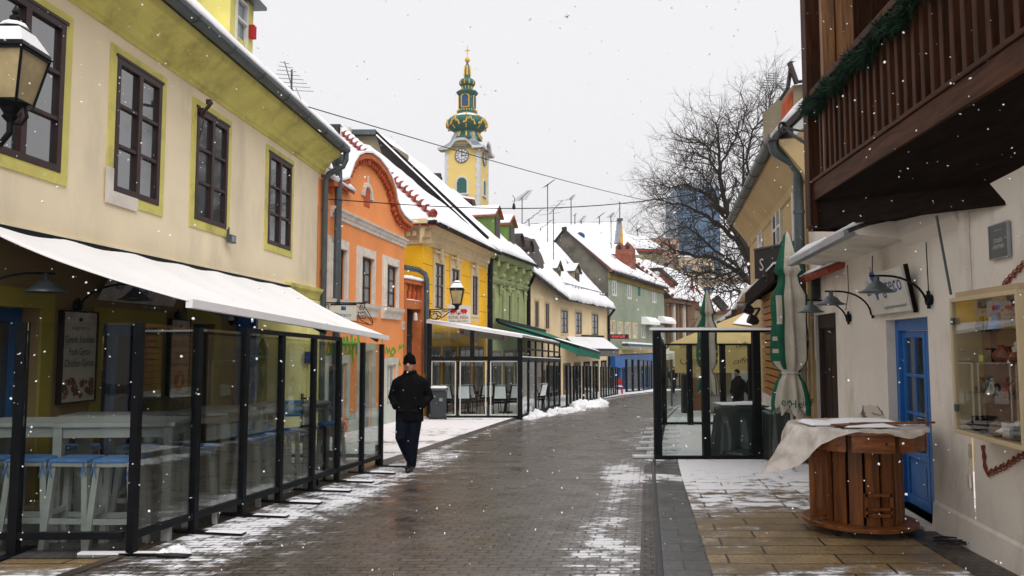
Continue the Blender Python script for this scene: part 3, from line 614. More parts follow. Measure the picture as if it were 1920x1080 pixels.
# floodlight, bracket
q = LW.uz(424, 440); b = MB(); LW.box(b, q[0]-.02, q[0]+.02, q[1], q[1]+.12, .001, .05); LW.box(b, q[0]-.1, q[0]+.1, q[1]-.14, q[1]-.01, .05, .13); fl = T('floodlight', 'small square floodlight on the cream wall below the third window', 'lamp', tuple(LW.p(q[0], q[1]-.14, .05)))
b.build('housing', m['gutter'], fl); b = MB(); LW.box(b, q[0]-.075, q[0]+.075, q[1]-.12, q[1]-.03, .131, .137); b.build('lens', m['zinc'], fl)
q = LW.uz(350, 204); A_ = LW.p(q[0]+.5, q[1]+.0, 0); br = T('wall_bracket', 'empty black iron sign bracket beside the third upper window', 'bracket', tuple(A_))
b = MB(); z = q[1]; e = LW.p(q[0]+.42, z+.02, .0); f_ = LW.p(q[0]-.25, z+.0, .5); b.bar(e, f_, .045, .03); b.tube([LW.p(q[0]+.42, z-.35, 0), LW.p(q[0]-.0, z, .3)], .008, 5)
for t in (.15, .8): c = e.lerp(f_, t); b.box(c+V((0,0,.05)), (.07,.07,.07))
b.build('arm', m['darkframe'], br)

# ---------------------------------------------------------------- awning of the cream house
an, af = at(355, 563, 7.5), at(727, 631, 15.2)
un = Yof(7.0); 
aw = T('snowy_awning', 'long white extended awning under snow on the cream house', 'awning', tuple(LW.p(un, ZB-.1, 0)))
b = MB(); wn_, wf_ = LW.p(un, 2.80, .06), LW.p(u528, 2.80, .06)
nu, nv = 60, 14; top = []; 
for i in range(nv+1):
    for j in range(nu+1):
        u, v = j/nu, i/nv; p = wn_.lerp(wf_, u).lerp(an.lerp(af, u), v)
        p.z += -.07*math.sin(v*math.pi)-.03*v*abs(math.sin(u*math.pi*3))+.012*math.sin(u*44)*(1-v)+.01*noise.noise(p*2)+(0 if i else -.03*abs(math.sin(u*19)))
        top.append(p)
k = len(top); W_ = nu+1; b.v = [tuple(p) for p in top]+[tuple(p-V((0,0,.012))) for p in top]
for i in range(nv):
    for j in range(nu):
        q = i*W_+j; b.f.append((q, q+1, q+W_+1, q+W_)); b.f.append((q+k, q+W_+k, q+W_+1+k, q+1+k))
for j in range(nu): q = nv*W_+j; b.f.append((q, q+1, q+1+k, q+k))
for i in range(nv): q = i*W_; b.f.append((q, q+W_, q+W_+k, q+k)); q += nu; b.f.append((q, q+W_, q+W_+k, q+k))
b.build('fabric', m['fabric'], aw, smooth=True)
b = MB(); b.bar(an+V((0,0,-.03)), af+V((0,0,-.03)), .07, .085); b.build('front_rail', m['fabric'], aw)
b = MB(); LW.box(b, un-1, u528+.05, 2.66, 2.79, .07, .14); b.build('back_rail', m['black'], aw)
for u, t in ((un+1.2, .12), (un+4.4, .52), (u528-.6, .9)):
    b = MB(); e = an.lerp(af, t)+V((0,0,-.11)); mid = LW.p(u+.9, 2.22, 1.0); b.bar(LW.p(u, 2.58, .1), mid, .05); b.bar(mid, e, .05); b.build('folding_arm', m['gutter'], aw)
h = T('awning_heater', 'dark bar heater hanging on the wall under the awning at the far left', 'heater', tuple(LW.p(Yof(8.4), 2.4, .3)))
b = MB(); c0, c1 = LW.p(Yof(8.0), 2.55, .35), LW.p(Yof(8.9), 2.52, .35); b.bar(c0, c1, .10, .09); b.build('heater_body', m['gutter'], h); b = MB(); b.bar(c0+V((0,0,.04)), LW.p(Yof(8.2), 2.62, .0), .02); b.bar(c1+V((0,0,.04)), LW.p(Yof(8.7), 2.6, .0), .02); b.build('bracket', m['black'], h)

def gooseneck(w, u, z, out, du, label, group, drop=.33, sc=1.0, parent=None):
    """disc on the wall, arm curving up and out, conical shade"""
    g = T('gooseneck_lamp', label, 'wall lamp', tuple(w.p(u, z, 0)), group)
    b = MB(); c = w.p(u, z, .0); N_ = w.n; b.tube([c, c+N_*.05], .062*sc, 14); b.tube([c+N_*.03+V((0,0,-.09)), c+N_*.03+V((0,0,.09))], .018, 8); b.build('wall_plate', m['black'], g)
    P = []
    for k in range(11):
        t = k/10; a_ = math.pi/2*min(1, t*1.25)
        P.append(w.p(u+du*math.sin(a_*.9)*(t), z-.05+drop*math.sin(a_), .05+out*(1-math.cos(a_)) + (out*.35*max(0, t-.8)/.2 if t > .8 else 0)))
    b = MB(); b.tube(P, .013*sc, 7); b.build('arm', m['black'], g)
    q = P[9]; b = MB(); M = Matrix.Identity(3)
    prof = [(.02,-.0),(.03,-.02),(.03,-.06),(.05,-.07),(.09,-.10),(.13,-.15),(.20*1.0,-.185),(.195,-.19),(.12,-.16),(.07,-.11),(.0,-.09)]
    b.lathe(q, [(r*sc, zz*sc) for r, zz in prof], 24); b.build('shade', m['gutter'], g, smooth=True); return g
gg = 'gooseneck lamps on the cream house'
for pl, pz, lab in ((142, 573, 'gooseneck lamp above the souvlaki menu board, in front of the sign board'), (330, 592, 'gooseneck lamp above the smaller menu board with the round picture'), (431, 600, 'gooseneck lamp beside the open blue shutter under the awning')):
    u, z = LW.uz(pl, pz); gooseneck(LW, u, z, .38, .42, lab, gg, drop=.32)
u, z = LW.uz(-60, 560); gooseneck(LW, u, z, .38, .42, 'gooseneck lamp shade cut by the left edge under the awning', gg, drop=.32)

# menu boards and sign board under the awning
def board(w, l, r, t, b_, lines, label, pic, o=.03):
    q = (w.uz(l, (t+b_)/2)[0], w.uz(r, (t+b_)/2)[0], w.uz(r, b_)[1], w.uz(l, t)[1]); g = T('menu_board', label, 'menu board', tuple(w.p((q[0]+q[1])/2, q[2], 0)))
    b = MB(); w.box(b, *q, .01, o+.03); b.build('panel', m['board'], g)
    b = MB(); s = .02
    for e in ((q[0]-s,q[0],q[2]-s,q[3]+s),(q[1],q[1]+s,q[2]-s,q[3]+s),(q[0],q[1],q[3],q[3]+s),(q[0],q[1],q[2]-s,q[2])): w.box(b, *e, .01, o+.045)
    b.build('frame', m['black'], g)
    b = MB(); c = (q[0]+q[1])/2; H = q[3]-q[2]; Wd = q[1]-q[0]
    for f, tx, hh, ww in lines: w.text(b, tx, c, q[2]+H*f, hh, Wd*ww, o=o+.034)
    w.box(b, c-.03, c+.03, q[2]+H*.90, q[2]+H*.94, o+.031, o+.034)
    b.build('lettering', m['ink'], g)
    if pic == 'round':
        b = MB(); b.tube([w.p(c, q[2]+H*.17, o+.03), w.p(c, q[2]+H*.17, o+.036)], Wd*.27, 24); pc = b.build('picture', m['rust'], g)
        b = MB(); b.bar(w.p(c-.02, q[2]+H*.11, o+.04), w.p(c+.03, q[2]+H*.23, o+.04), .07, .01, up=w.n); b.build('food_picture', m['tan'], pc)
    else:
        b = MB(); rr = random.Random(5)
        for i in range(26): 
            x = c+rr.uniform(-.42,.42)*Wd; zz = q[2]+H*rr.uniform(.05,.24); b.tube([w.p(x, zz, o+.028+i*.0003), w.p(x, zz, o+.034+i*.0005)], rr.uniform(.02,.05), 9)
        b.build('picture', M_('roast_meat_print', (.10,.035,.02), .7, .8, 14), g)
    return g
board(LW, 107, 170, 584, 748, [(.83,'elgreco',.05,.5),(.70,'Greek Souvlaki',.085,.86),(.56,'Pork Gyros',.085,.62),(.43,'Chicken Gyros',.085,.86)], 'tall grey menu board listing Greek Souvlaki, Pork Gyros and Chicken Gyros', 'food')
board(LW, 312, 347, 600, 735, [(.83,'elgreco',.05,.5),(.68,'Greek Salad',.075,.8),(.54,'Tzatziki',.075,.55),(.40,'Toast Paradise',.07,.9)], 'narrow menu board listing Greek Salad and Tzatziki above a round picture', 'round')
q = (LW.uz(180, 550)[0], LW.uz(318, 560)[0]); g = T('sign_board', 'large tilted el greco sign board above the blue door under the awning', 'sign', tuple(LW.p(q[0], 2.1, 0)))
z0, z1 = LW.uz(180, 562)[1], LW.uz(180, 505)[1]
b = MB(); pp = [LW.p(q[0],z0,.02), LW.p(q[1],z0,.02), LW.p(q[1],z0,.06), LW.p(q[0],z0,.06), LW.p(q[0],z1,.2), LW.p(q[1],z1,.2), LW.p(q[1],z1,.24), LW.p(q[0],z1,.24)]; b.hexa(pp); b.build('panel', m['board'], g)
tz = (pp[7]-pp[3]); zz = tz.normalized(); cc = (pp[3]+pp[6])/2
def greco(b, b2, cc, X, Z, s, N):
    """blue 'el [jug] greco' word mark with the small line of text below"""
    b.text('el', cc-X*.60*s+Z*.06*s, X, Z, .20*s, .17*s, off=.004); b.text('greco', cc+X*.30*s+Z*.06*s, X, Z, .20*s, .72*s, off=.004)
    j = cc-X*.30*s+Z*.06*s+N*.004
    for (x0, x1, zA, zB) in ((-.12,.12,.10,.20),(-.09,.13,.03,.10),(-.13,.06,-.04,.03),(-.06,.13,-.10,-.04),(-.04,.05,-.17,-.10),(-.02,.02,.20,.27)):
        b.add([j+X*x0*s*.8+Z*zA*s, j+X*x1*s*.8+Z*zA*s, j+X*x1*s*.8+Z*zB*s, j+X*x0*s*.8+Z*zB*s], [(0,1,2,3)])
    b2.text('original greek street food', cc+X*.25*s-Z*.22*s, X, Z, .045*s, .8*s, off=.004)
b = MB(); b2 = MB(); greco(b, b2, cc, LW.t, zz, 1.15*(q[1]-q[0])/1.9, (LW.t.cross(zz)))
b.build('logo', m['bluelet'], g); b2.build('lettering', m['ink'], g)

# ---------------------------------------------------------------- hanging sign with scrollwork
u, z = LW.uz(596, 568); hs_ = T('hanging_sign', 'white hanging el greco sign on a black scrollwork bracket above the awning tip', 'sign', tuple(LW.p(L-.02, z, 0)))
hx = Wall(LW.p(L-.02,0,0).xy, (LW.p(L-.02,0,0)+LW.n*1.75).xy); 
hz = lambda px, py: hx.uz(px, py)
b = MB(); e0, e1 = hz(590,567.5), hz(686,568.5); b.bar(hx.p(e0[0],e0[1]), hx.p(e1[0],e1[1]), .03, .03)
def path(b, pts, r=.009): b.tube([hx.p(*hz(x, y)) for x, y in pts], r, 5)
o_ = lambda x, y: (580+x/6.75, 540+y/6.75)
for P_ in ([(620,215),(610,240),(640,250),(655,215)],[(640,200),(700,200),(690,270),(640,270),(640,215),(675,215),(670,250),(655,250)],[(615,295),(615,430)],[(615,310),(700,300),(800,440),(790,470),(760,465),(640,400),(620,330)],[(640,330),(680,310),(720,360),(700,385),(650,390),(640,350)],[(655,345),(685,345),(680,365)],[(250,215),(190,200),(180,260),(210,300)],[(245,205),(215,210),(205,270),(240,280),(245,230),(225,230)],[(500,410),(615,430),(780,470)],[(700,190),(690,220),(760,330),(805,430),(795,465)]):
    path(b, [o_(*p) for p in P_])
b.build('bracket', m['black'], hs_)
b = MB(); a0 = hz(620,572.5); a1 = hz(668,601)
hx.box(b, a0[0], a1[0], a1[1], a0[1], -.02, .02); b.build('panel', m['whiteboard'], hs_)
b = MB(); hx.box(b, a0[0], a1[0], a0[1], a0[1]+.03, -.025, .025); b.build('panel_top', m['black'], hs_)
c = hx.p((a0[0]+a1[0])/2, (a0[1]+a1[1])/2, .022); b = MB(); Wd = a1[0]-a0[0]
b.text('elgreco', c-V((0,0,.04)), hx.t, (0,0,1), .085, Wd*.62, off=.002); hx.box(b, (a0[0]+a1[0])/2-.05, (a0[0]+a1[0])/2+.06, c.z+.06, c.z+.15, .0205, .024); b.build('logo', m['bluelet'], hs_)

# ---------------------------------------------------------------- bar tables, stools
def bar_table(x, y, w, d, label, h=1.12, rz=.0, grp='white bar tables inside the left glass screen'):
    t = T('bar_table', label, 'table', (0,0,0), grp)
    b = MB(); b.box((0,0,h-.02), (w,d,.04)); b.build('tabletop', m['paintwood'], t, bevel=.004)
    b = MB()
    for q in ((0,-d/2+.05,w-.16,.025),(0,d/2-.05,w-.16,.025)): b.box((q[0],q[1],h-.09), (q[2],q[3],.10))
    for sx in (-1,1): b.box((sx*(w/2-.055),0,h-.09), (.025,d-.16,.10))
    b.build('apron', m['paintwood'], t)
    for sx in (-1,1):
        for sy in (-1,1): b = MB(); b.box((sx*(w/2-.05), sy*(d/2-.05), (h-.04)/2), (.08,.08,h-.04)); b.build('leg', m['paintwood'], t, bevel=.004)
    t.location = (x, y, gz(y)); t.rotation_euler.z = rz; return t
bar_table(-3.80, 7.72, 1.10, .70, 'long white bar table nearest the corner post, behind three stools', rz=.10)
bar_table(-4.72, 7.68, .86, .62, 'white bar table cut by the left edge, butting the long one', rz=.10)
bar_table(-4.45, 8.75, 1.0, .5, 'white bar table against the wall in the second row', rz=.08)
bar_table(-3.72, 9.9, .75, 1.1, 'dim white bar table in the middle of the glazed terrace', rz=-.08)
bar_table(-3.30, 11.55, .95, .9, 'grey white bar table at the far end of the glazed terrace, near the blue slats', rz=-.08)
def stool_proto():
    t = T('bar_stool', '', 'stool', (0,0,0), 'white wooden bar stools behind the left glass screen'); h = .78
    b = MB(); b.box((0,0,h-.02), (.36,.30,.035)); b.build('seat', m['paintwood'], t, bevel=.004)
    b = MB(); b.box((0,0,h+.016), (.37,.32,.035), taper=.93); cu = b.build('cushion', m['cushion'], t, bevel=.012)
    b = MB()
    for sx in (-1,1): b.tube([(sx*.15,-.16,h), (sx*.155,-.172,h-.05), (sx*.13,-.172,h-.13)], .006, 4); b.tube([(sx*.155,-.172,h-.03), (sx*.185,-.17,h-.11)], .006, 4)
    b.build('tie', m['cushion'], cu)
    for sx in (-1,1):
        for sy in (-1,1):
            b = MB(); b.bar((sx*.145,sy*.11,h-.035), (sx*.20,sy*.155,0), .052, .052, up=V((0,1,0))); b.build('leg', m['paintwood'], t)
    b = MB()
    for sy in (-1,1): b.bar((-.175,sy*.138,.26), (.175,sy*.138,.26), .022, .05)
    for sx in (-1,1): b.bar((sx*.172,-.138,.33), (sx*.172,.138,.33), .022, .05)
    b.build('stretcher', m['paintwood'], t); return t
sp = stool_proto()
spots = [(-3.60, 7.20, .06, 'white bar stool with a blue cushion right beside the corner post of the glass screen'),
 (-4.00, 7.22, -.05, 'white bar stool with a blue cushion, second from the corner post'),
 (-4.42, 7.25, .08, 'white bar stool with a blue cushion right of the leftmost post'),
 (-4.85, 7.24, -.1, 'white bar stool with a blue cushion cut by the left edge of the photo'),
 (-3.35, 8.35, .3, 'white bar stool standing past the end of the long bar table'),
 (-3.95, 8.32, 0, 'white bar stool on the wall side of the long bar table'),
 (-4.6, 8.30, .2, 'white bar stool on the wall side of the leftmost table'),
 (-3.12, 9.45, 1.5, 'dim bar stool beside the near side of the middle terrace table'),
 (-3.08, 10.0, 1.6, 'dim bar stool beside the middle terrace table, next to the glass'),
 (-3.05, 10.5, 1.5, 'dim bar stool between the middle and the far terrace table'),
 (-4.35, 9.7, 1.5, 'dim bar stool by the wall behind the middle terrace table'),
 (-3.55, 10.85, 0, 'dim bar stool on the near side of the far terrace table'),
 (-2.75, 11.9, 1.4, 'dim bar stool with a dark cushion right of the far terrace table'),
 (-3.9, 11.8, 1.4, 'dim bar stool by the wall beside the far terrace table')]
for i, (x, y, a_, lab) in enumerate(spots):
    o = sp if i == 0 else copy_tree(sp)
    o.location = (x, y, gz(y)); o.rotation_euler.z = a_; o['label'] = lab
t = T('blue_slat_chair', 'tall black framed bar chair with three bright blue back slats', 'chair', (0,0,0))
c = at(562, 790, 10.9)
bx = c.x; by = 10.9; g0 = gz(by)
zs = lambda py: at(562, py, by).z
b = MB()
for x in (bx-.10+.13, bx+.14+.05): b.box((x, by, (zs(738)+zs(830))/2), (.035,.035,zs(738)-zs(830)))
b.box((bx+.11, by, zs(747)), (.12,.03,.025)); b.box((bx+.11, by, zs(800)), (.12,.03,.03)); b.box((bx+.10, by+.2, zs(805)), (.3,.4,.03))
for x in (bx-.04, bx+.26):
    for y in (by+.0, by+.4): b.box((x, y, (zs(805)+g0)/2), (.03,.03,zs(805)-g0))
t.location = (bx, by, g0); b.build('frame', m['black'], t)
for py in (754, 766, 777): b = MB(); b.box((bx-.08, by-.03, zs(py)), (.23,.02,.052), Matrix.Rotation(R(-3), 3, 'Y')); b.build('back_slat', m['bluebright'] if 'bluebright' in m else M_('bright_blue_paint', (.01,.30,.62), .45), t)

# ---------------------------------------------------------------- glass screens
def screen(pts, h, label, name='glass_screen', pw=.07, cat='glass screen', group=None, top=False, foot=.5, glass_h=None, rail=.17, post_h=None, thick=.012, snowfoot=True, tops=(), side=None, mids=(), skip=()):
    g = T(name, label, cat, (pts[0][0], pts[0][1], gz(pts[0][1])), group)
    P_ = [V((x, y, gz(y))) for x, y in pts]; hp = post_h or h; D = (P_[-1]-P_[0]).normalized(); S = V((D.y, -D.x, 0)) if side is None else V(side)
    for i, p in enumerate(P_):
        if i in skip: continue
        b = MB(); b.box(p+V((0,0,hp/2)), (pw,pw,hp), Matrix.Rotation(math.atan2(D.y, D.x), 3, 'Z')); po = b.build('post', m['black'], g, bevel=.003 if pw > .06 else 0)
        if foot:
            b = MB(); b.bar(p+S*-.25*foot*2+V((0,0,.02)), p+S*foot*1.1+V((0,0,.02)), .10, .012); b.build('foot_plate', m['black'], po)
            if snowfoot and i: b = MB(); b.patch(p+S*.16+V((0,0,.027))-D*.05, p+S*foot*1.1+V((0,0,.027))-D*.05, p+S*foot*1.1+V((0,0,.027))+D*.05, p+S*.16+V((0,0,.027))+D*.05, .018, 8, 3, 1.0); b.build('foot_snow', m['snow'], po, bevel=.006)
    for i in range(len(P_)-1):
        a_, c_ = P_[i], P_[i+1]; d = (c_-a_).normalized()*pw*.5; up = V((0,0,1))
        b = MB(); b.bar(a_+d+up*rail, c_-d+up*rail, pw*.7, .06); 
        for mz in mids: b.bar(a_+d+up*mz, c_-d+up*mz, pw*.7, .04)
        b.build('rail', m['black'], g)
        gh = glass_h or h
        b = MB(); b.bar(a_+d+up*(rail+.03+(gh-rail)/2-.015), c_-d+up*(rail+.03+(gh-rail)/2-.015), thick, gh-rail-.035, up=up); b.build('glass_pane', m['glass'], g)
        if top is True or i in tops: b = MB(); b.bar(a_-d+up*(hp+.02), c_+d+up*(hp+.02), pw*.9, .05); b.build('top_rail', m['black'], g)
    return g
xs_ = lambda y: -4.59+.184*y
ysn = [6.9, 7.8, 8.7, 9.55, 10.45, 11.28, 12.2, 13.05]
screen([(xs_(y), y) for y in ysn], 2.03, 'long run of glass screens along the street before the cream house, black posts', tops=(2,3,4))
screen([(xs_(6.9)-2.1, 6.86), (xs_(6.9)-1.02, 6.88), (xs_(6.9)-.04, 6.9)], 2.03, 'glass screen facing the camera at the bottom left, closing off the bar tables', side=(0,-1,0), pw=.08, snowfoot=False, skip=(2,))
screen([(xs_(13.05)-.06, 13.1), (xs_(13.05)-1.0, 13.12), (xs_(13.05)-1.9, 13.14)], .35, 'low glass end of the left terrace joining the wall', foot=0, glass_h=.33)
b = MB(); q = G(225, 1041); b.box((q.x+.02, q.y, q.z+.02), (.75,.07,.015)); tag(b.build('metal_plate', m['snow'], origin=None), 'flat snow covered metal strip lying by the corner post at the bottom left', 'plate')
# ================================================================ ORANGE HOUSE
OW = Wall((-4.27, 18.0), (-3.34, 24.0)); OL = OW.L
oh = T('orange_house', 'orange house with curved baroque gable and white window trim, second on the left', 'house', (-3.8, 21, gz(21)))
outl = [(612,340),(630,341),(640,337),(645,323),(650,308),(659,294),(671,289),(685,290),(699,300),(713,318),(723,337),(730,357),(734,379),(740,396),(747,407),(758,416),(764,419)]
OP = [OW.uz(x, y) for x, y in outl]
zc0 = (OW.uz(640, 398)[1]+OW.uz(750, 455)[1])/2
ow = [OW.rect(l, r, t, b_) for l, r, t, b_ in ((620,645,462,558),(673.5,697,484,569),(721,742,500,578))]
zb_ = sum(q[2] for q in ow)/3; zt_ = sum(q[3] for q in ow)/3; ow = [(q[0], q[1], zb_, zt_) for q in ow]
lo = [OW.rect(613,648,681,800)[:2]+(-.2, OW.uz(630,682)[1]), OW.rect(674,697,655,790)[:2]+(-.75, OW.uz(686,657)[1]), OW.rect(724,740,684,770)[:2]+(OW.uz(732,772)[1], OW.uz(732,684)[1])]
u1o = OW.uz(758.5, 430)[0]
b = MB(); OW.facade(b, -.7, u1o, -1.0, zc0, ow+lo, .1)
gp = [(max(0, u), z) for u, z in OP]; gp = [(u, z) for u, z in gp if u < u1o]; gp.append((u1o, OP[-2][1]))
b.prism([OW.p(-.7, zc0, -.3), OW.p(u1o, zc0, -.3)]+[OW.p(u, z, -.3) for u, z in gp[::-1]]+[OW.p(-.7, OP[0][1], -.3)], OW.n*.3)
b.add([OW.p(u1o, -1, 0), OW.p(u1o, zc0, 0), OW.p(u1o, zc0, -2), OW.p(u1o, -1, -2)], [(0,1,2,3)]); b.build('wall', m['orange'], oh)
b = MB(); b2 = MB(); b3 = MB()
for i in range(len(OP)-1):
    a_, c_ = OP[i], OP[i+1]
    if 0 <= i < len(OP)-1:
        A3, C3 = OW.p(*a_, .09), OW.p(*c_, .09)
        if i != 2: b.bar(A3+V((0,0,-.06)), C3+V((0,0,-.06)), .12, .2, up=OW.n)
        b2.bar(OW.p(*a_, .0)+V((0,0,.06)), OW.p(*c_, .0)+V((0,0,.06)), .05, .44, up=OW.n)
        L_ = (C3-A3).length; nrm = (C3-A3).normalized().cross(OW.n); nrm = nrm if nrm.z < 0 else -nrm
        n = max(1, int(L_/.17))
        for k in range(n):
            q = A3.lerp(C3, (k+.5)/n)+nrm*.20-OW.n*.02; b3.bar(q-nrm*.07, q+nrm*.07, .09, .10, up=OW.n)
b.build('gable_moulding', M_('dark_orange_moulding', (.50,.13,.035), .85, .2, 3), oh); b2.build('gable_snow', m['snow'], oh); tag(b3.build('dentil_course', m['redorange'], oh))
b = MB(); OW.profile(b, 0, u1o+.02, [(0.002,zc0-.17),(.04,zc0-.16),(.05,zc0-.08),(.08,zc0-.06),(.10,zc0+.02),(.14,zc0+.04),(.15,zc0+.09),(0.002,zc0+.11)]); b.build('string_course', m['stone'], oh)
for q in ow:
    f_ = window(OW, oh, q, 'darkframe', .07, fw=.07, nh=1, nv=2, pane='curtain')
    b = MB()
    for s, g in ((.24,.035),(.15,.06),(.07,.085)):
        pr = {.24:.15,.15:.07,.07:0}[s]
        for e in ((q[0]-s,q[0]-pr,q[2],q[3]+s),(q[1]+pr,q[1]+s,q[2],q[3]+s),(q[0]-pr,q[1]+pr,q[3]+pr,q[3]+s)): OW.box(b, *e, .001, g)
    b.build('surround', m['stone'], f_)
    b = MB(); OW.profile(b, q[0]-.32, q[1]+.32, [(0.002,q[2]-.36),(.08,q[2]-.34),(.10,q[2]-.2),(.18,q[2]-.12),(.2,q[2]-.03),(0.002,q[2]-.002)]); b.build('sill', m['stone'], f_)
for i, q in enumerate(lo):
    f_ = window(OW, oh, q, 'whiteframe' if i != 1 else 'mint', .07, fw=.05, nh=1 if i != 1 else 0, nv=1 if i == 2 else 0, pane='curtain' if i else 'pane')
    if i == 1: f_.name = 'door'
    b = MB(); s = .2
    for e in ((q[0]-s,q[0],q[2],q[3]+s),(q[1],q[1]+s,q[2],q[3]+s),(q[0],q[1],q[3],q[3]+s)): OW.box(b, *e, .001, .04)
    b.build('surround', m['mint'], f_)
b = MB(); zpl = -.1
us_ = [0]+[x for q in lo[:2] for x in (q[0]-.2, q[1]+.2)]+[u1o]
for i in range(0, len(us_), 2): OW.box(b, us_[i], us_[i+1], -1, zpl, .001, .035)
b.build('plinth', m['mint'], oh)
nq = OW.rect(682, 693, 352, 388); b = MB(); P_ = [(nq[0],nq[2]),(nq[1],nq[2]),(nq[1],nq[3]-.15),((nq[0]+nq[1])/2,nq[3]+.05),(nq[0],nq[3]-.15)]; b.prism([OW.p(u, z, .002) for u, z in P_], OW.n*.01); n_ = b.build('gable_niche', m['redorange'], oh)
b = MB(); cN = (nq[0]+nq[1])/2; wN = (nq[1]-nq[0])/2
for k in range(8): t0, t1 = R(k*22.5), R(k*22.5+22.5); b.bar(OW.p(cN+(wN+.08)*math.cos(t0), nq[3]-.2+.28*math.sin(t0), .03), OW.p(cN+(wN+.08)*math.cos(t1), nq[3]-.2+.28*math.sin(t1), .03), .11, .06, up=OW.n)
OW.box(b, cN-.025, cN+.025, nq[3]+.12, nq[3]+.32, .01, .05); 
for s in (-1, 1): OW.box(b, cN+s*(wN+.12)-.09, cN+s*(wN+.12)+.09, nq[3]-.28, nq[3]-.2, .01, .06)
b.build('niche_moulding', m['stone'], n_)
# graffiti
b = MB(); rg = random.Random(11)
def spray(x0, y0, pts, w=.05):
    Q = [OW.p(*OW.uz(x0+x, y0+y), .006) for x, y in pts]; 
    for i in range(len(Q)-1): b.bar(Q[i]+OW.n*.0015*(i % 3), Q[i+1]+OW.n*.0015*(i % 3), w*(.7+.5*rg.random()), .004, up=OW.n)
for k in range(9):
    x = 612+k*7; spray(x, 632, [(0,34+rg.uniform(-6,6)),(2,18),(4+rg.uniform(-2,2),rg.uniform(-4,6)),(7,20),(8,34+rg.uniform(-3,8))], .09)
spray(650, 655, [(0,14),(3,4),(7,2),(10,10),(13,26)], .08); spray(612,655,[(0,22),(4,8),(10,3),(18,2)], .07); spray(716,640,[(0,-5),(1,10),(2,28)],.06); spray(722,648,[(0,15),(2,2),(5,14),(8,4),(10,16)],.07)
spray(732,646,[(0,24),(2,10),(6,6),(9,14),(5,20),(1,18)],.07); spray(746,640,[(0,18),(4,5),(2,12),(8,10),(11,2),(10,20),(13,34)],.06); spray(746,676,[(0,12),(3,2),(5,10),(2,4)],.06)
b.build('graffiti', m['graffiti'], oh)
# downpipe of orange house, roof
pipe_pts(oh, [OW.p(.05,6.05,.10), OW.p(.06,5.9,.14), OW.p(.08,5.7,.16), OW.p(.08,-.7,.16)], .085)
b = MB(); b.lathe(OW.p(.05, 5.75, .14), [(.09,0),(.16,.18),(.17,.34)], 10); b.build('rain_hopper', m['gutter'], oh)
zE = OP[0][1]
b = MB(); A0, A1 = OW.p(-.3, zE+.03, .16), OW.p(1.15, zE+.03, .16)
b.prism([A0, A1, OW.p(1.3, zE+1.6, -2.6), OW.p(-.3, zE+1.6, -2.6)], (0,0,-.08)); b.prism([OW.p(.9, zE+.4, -.3), OW.p(u1o+.2, zE-.5, -.3), OW.p(u1o+2.5, zE+2.9, -4.6), OW.p(-.3, zE+2.9, -4.6)], (0,0,-.06)); b.build('roof', m['redtile'], oh)
b = MB(); b.patch(A0, A1, OW.p(1.5, zE+1.7, -2.6), OW.p(-.5, zE+1.7, -2.6), .14, 14, 14, .5, .05); b.patch(OW.p(.6, zE+.6, -.32), OW.p(u1o+.3, zE-.45, -.32), OW.p(u1o+2.5, zE+2.95, -4.6), OW.p(-.5, zE+2.95, -4.6), .12, 16, 12); b.build('roof_snow', m['snow'], oh, smooth=True)
b = MB(); c0, c1 = at(641, 566, 21), 0
# house number plate
q = OW.rect(753, 758, 603, 618); b = MB(); OW.box(b, q[0], q[1]-.03, q[2], q[3], .001, .025); pl_ = b.build('house_number_plate', m['whiteboard'], oh); b = MB(); OW.text(b, '38', (q[0]+q[1])/2-.01, (q[2]+q[3])/2, .12, .14, o=.028); b.build('number', m['ink'], pl_)

# ================================================================ red orange gateway between the houses
GW = Wall((-3.34, 24.15), (-2.93, 25.55)); gt = T('gateway', 'narrow red orange gateway with balusters above a dark iron gate between two houses', 'gate', (-3.1, 24.8, gz(25)))
q1 = GW.rect(764, 775.5, 578, 740); GL = GW.L; zt2 = at(768, 578, 24.4).z; zbal0, zbal1 = at(776, 563, 24.6).z, at(776, 532, 24.6).z
b = MB(); GW.facade(b, -.12, GL+.05, -1.2, zbal0, [(.14, GL-.18, -1, zt2)], .35); GW.box(b, -.12, GL+.05, zbal1, zbal1+.12, -.30, .06); GW.box(b, -.12, .1, zbal0, zbal1, -.3, 0); GW.box(b, GL-.12, GL+.05, zbal0, zbal1, -.3, 0); b.build('wall', m['redorange2'] if 'redorange2' in m else M_('salmon_red_render', (.52,.15,.045), .85, .15, 3), gt)
for k in range(4):
    b = MB(); u = .18+k*(GL-.36)/3; hgt = zbal1-zbal0; b.lathe(GW.p(u, zbal0, -.12), [(.07,0),(.07,.05),(.04,.08),(.085,hgt*.35),(.075,hgt*.5),(.035,hgt*.8),(.06,hgt*.92),(.06,hgt)], 10); b.build('baluster', m['redorange'], gt, smooth=True)
b = MB(); a_ = GW.p(-.15, zbal1+.12, .1); b.patch(a_, GW.p(GL+.08, zbal1+.12, .1), GW.p(GL+.08, zbal1+.12, -.32), GW.p(-.15, zbal1+.12, -.32), .12, 8, 4); b.patch(GW.p(.1, zbal0+.0, .0), GW.p(GL-.1, zbal0, 0), GW.p(GL-.1, zbal0, -.28), GW.p(.1, zbal0, -.28), .04, 6, 3); b.build('snow_cap', m['snow'], gt, smooth=True)
b = MB(); GW.box(b, .14, GL-.18, -1, zt2, -.35, -.32); gp_ = b.build('gate_panel', m['black'], gt)
b = MB()
for k in range(7): u = .2+k*(GL-.5)/6; GW.box(b, u-.012, u+.012, -1, zt2, -.318, -.29)
for z in (.2, 1.2, 1.9): GW.box(b, .14, GL-.18, z, z+.04, -.29, -.27)
b.build('gate_bars', m['gutter'], gp_)
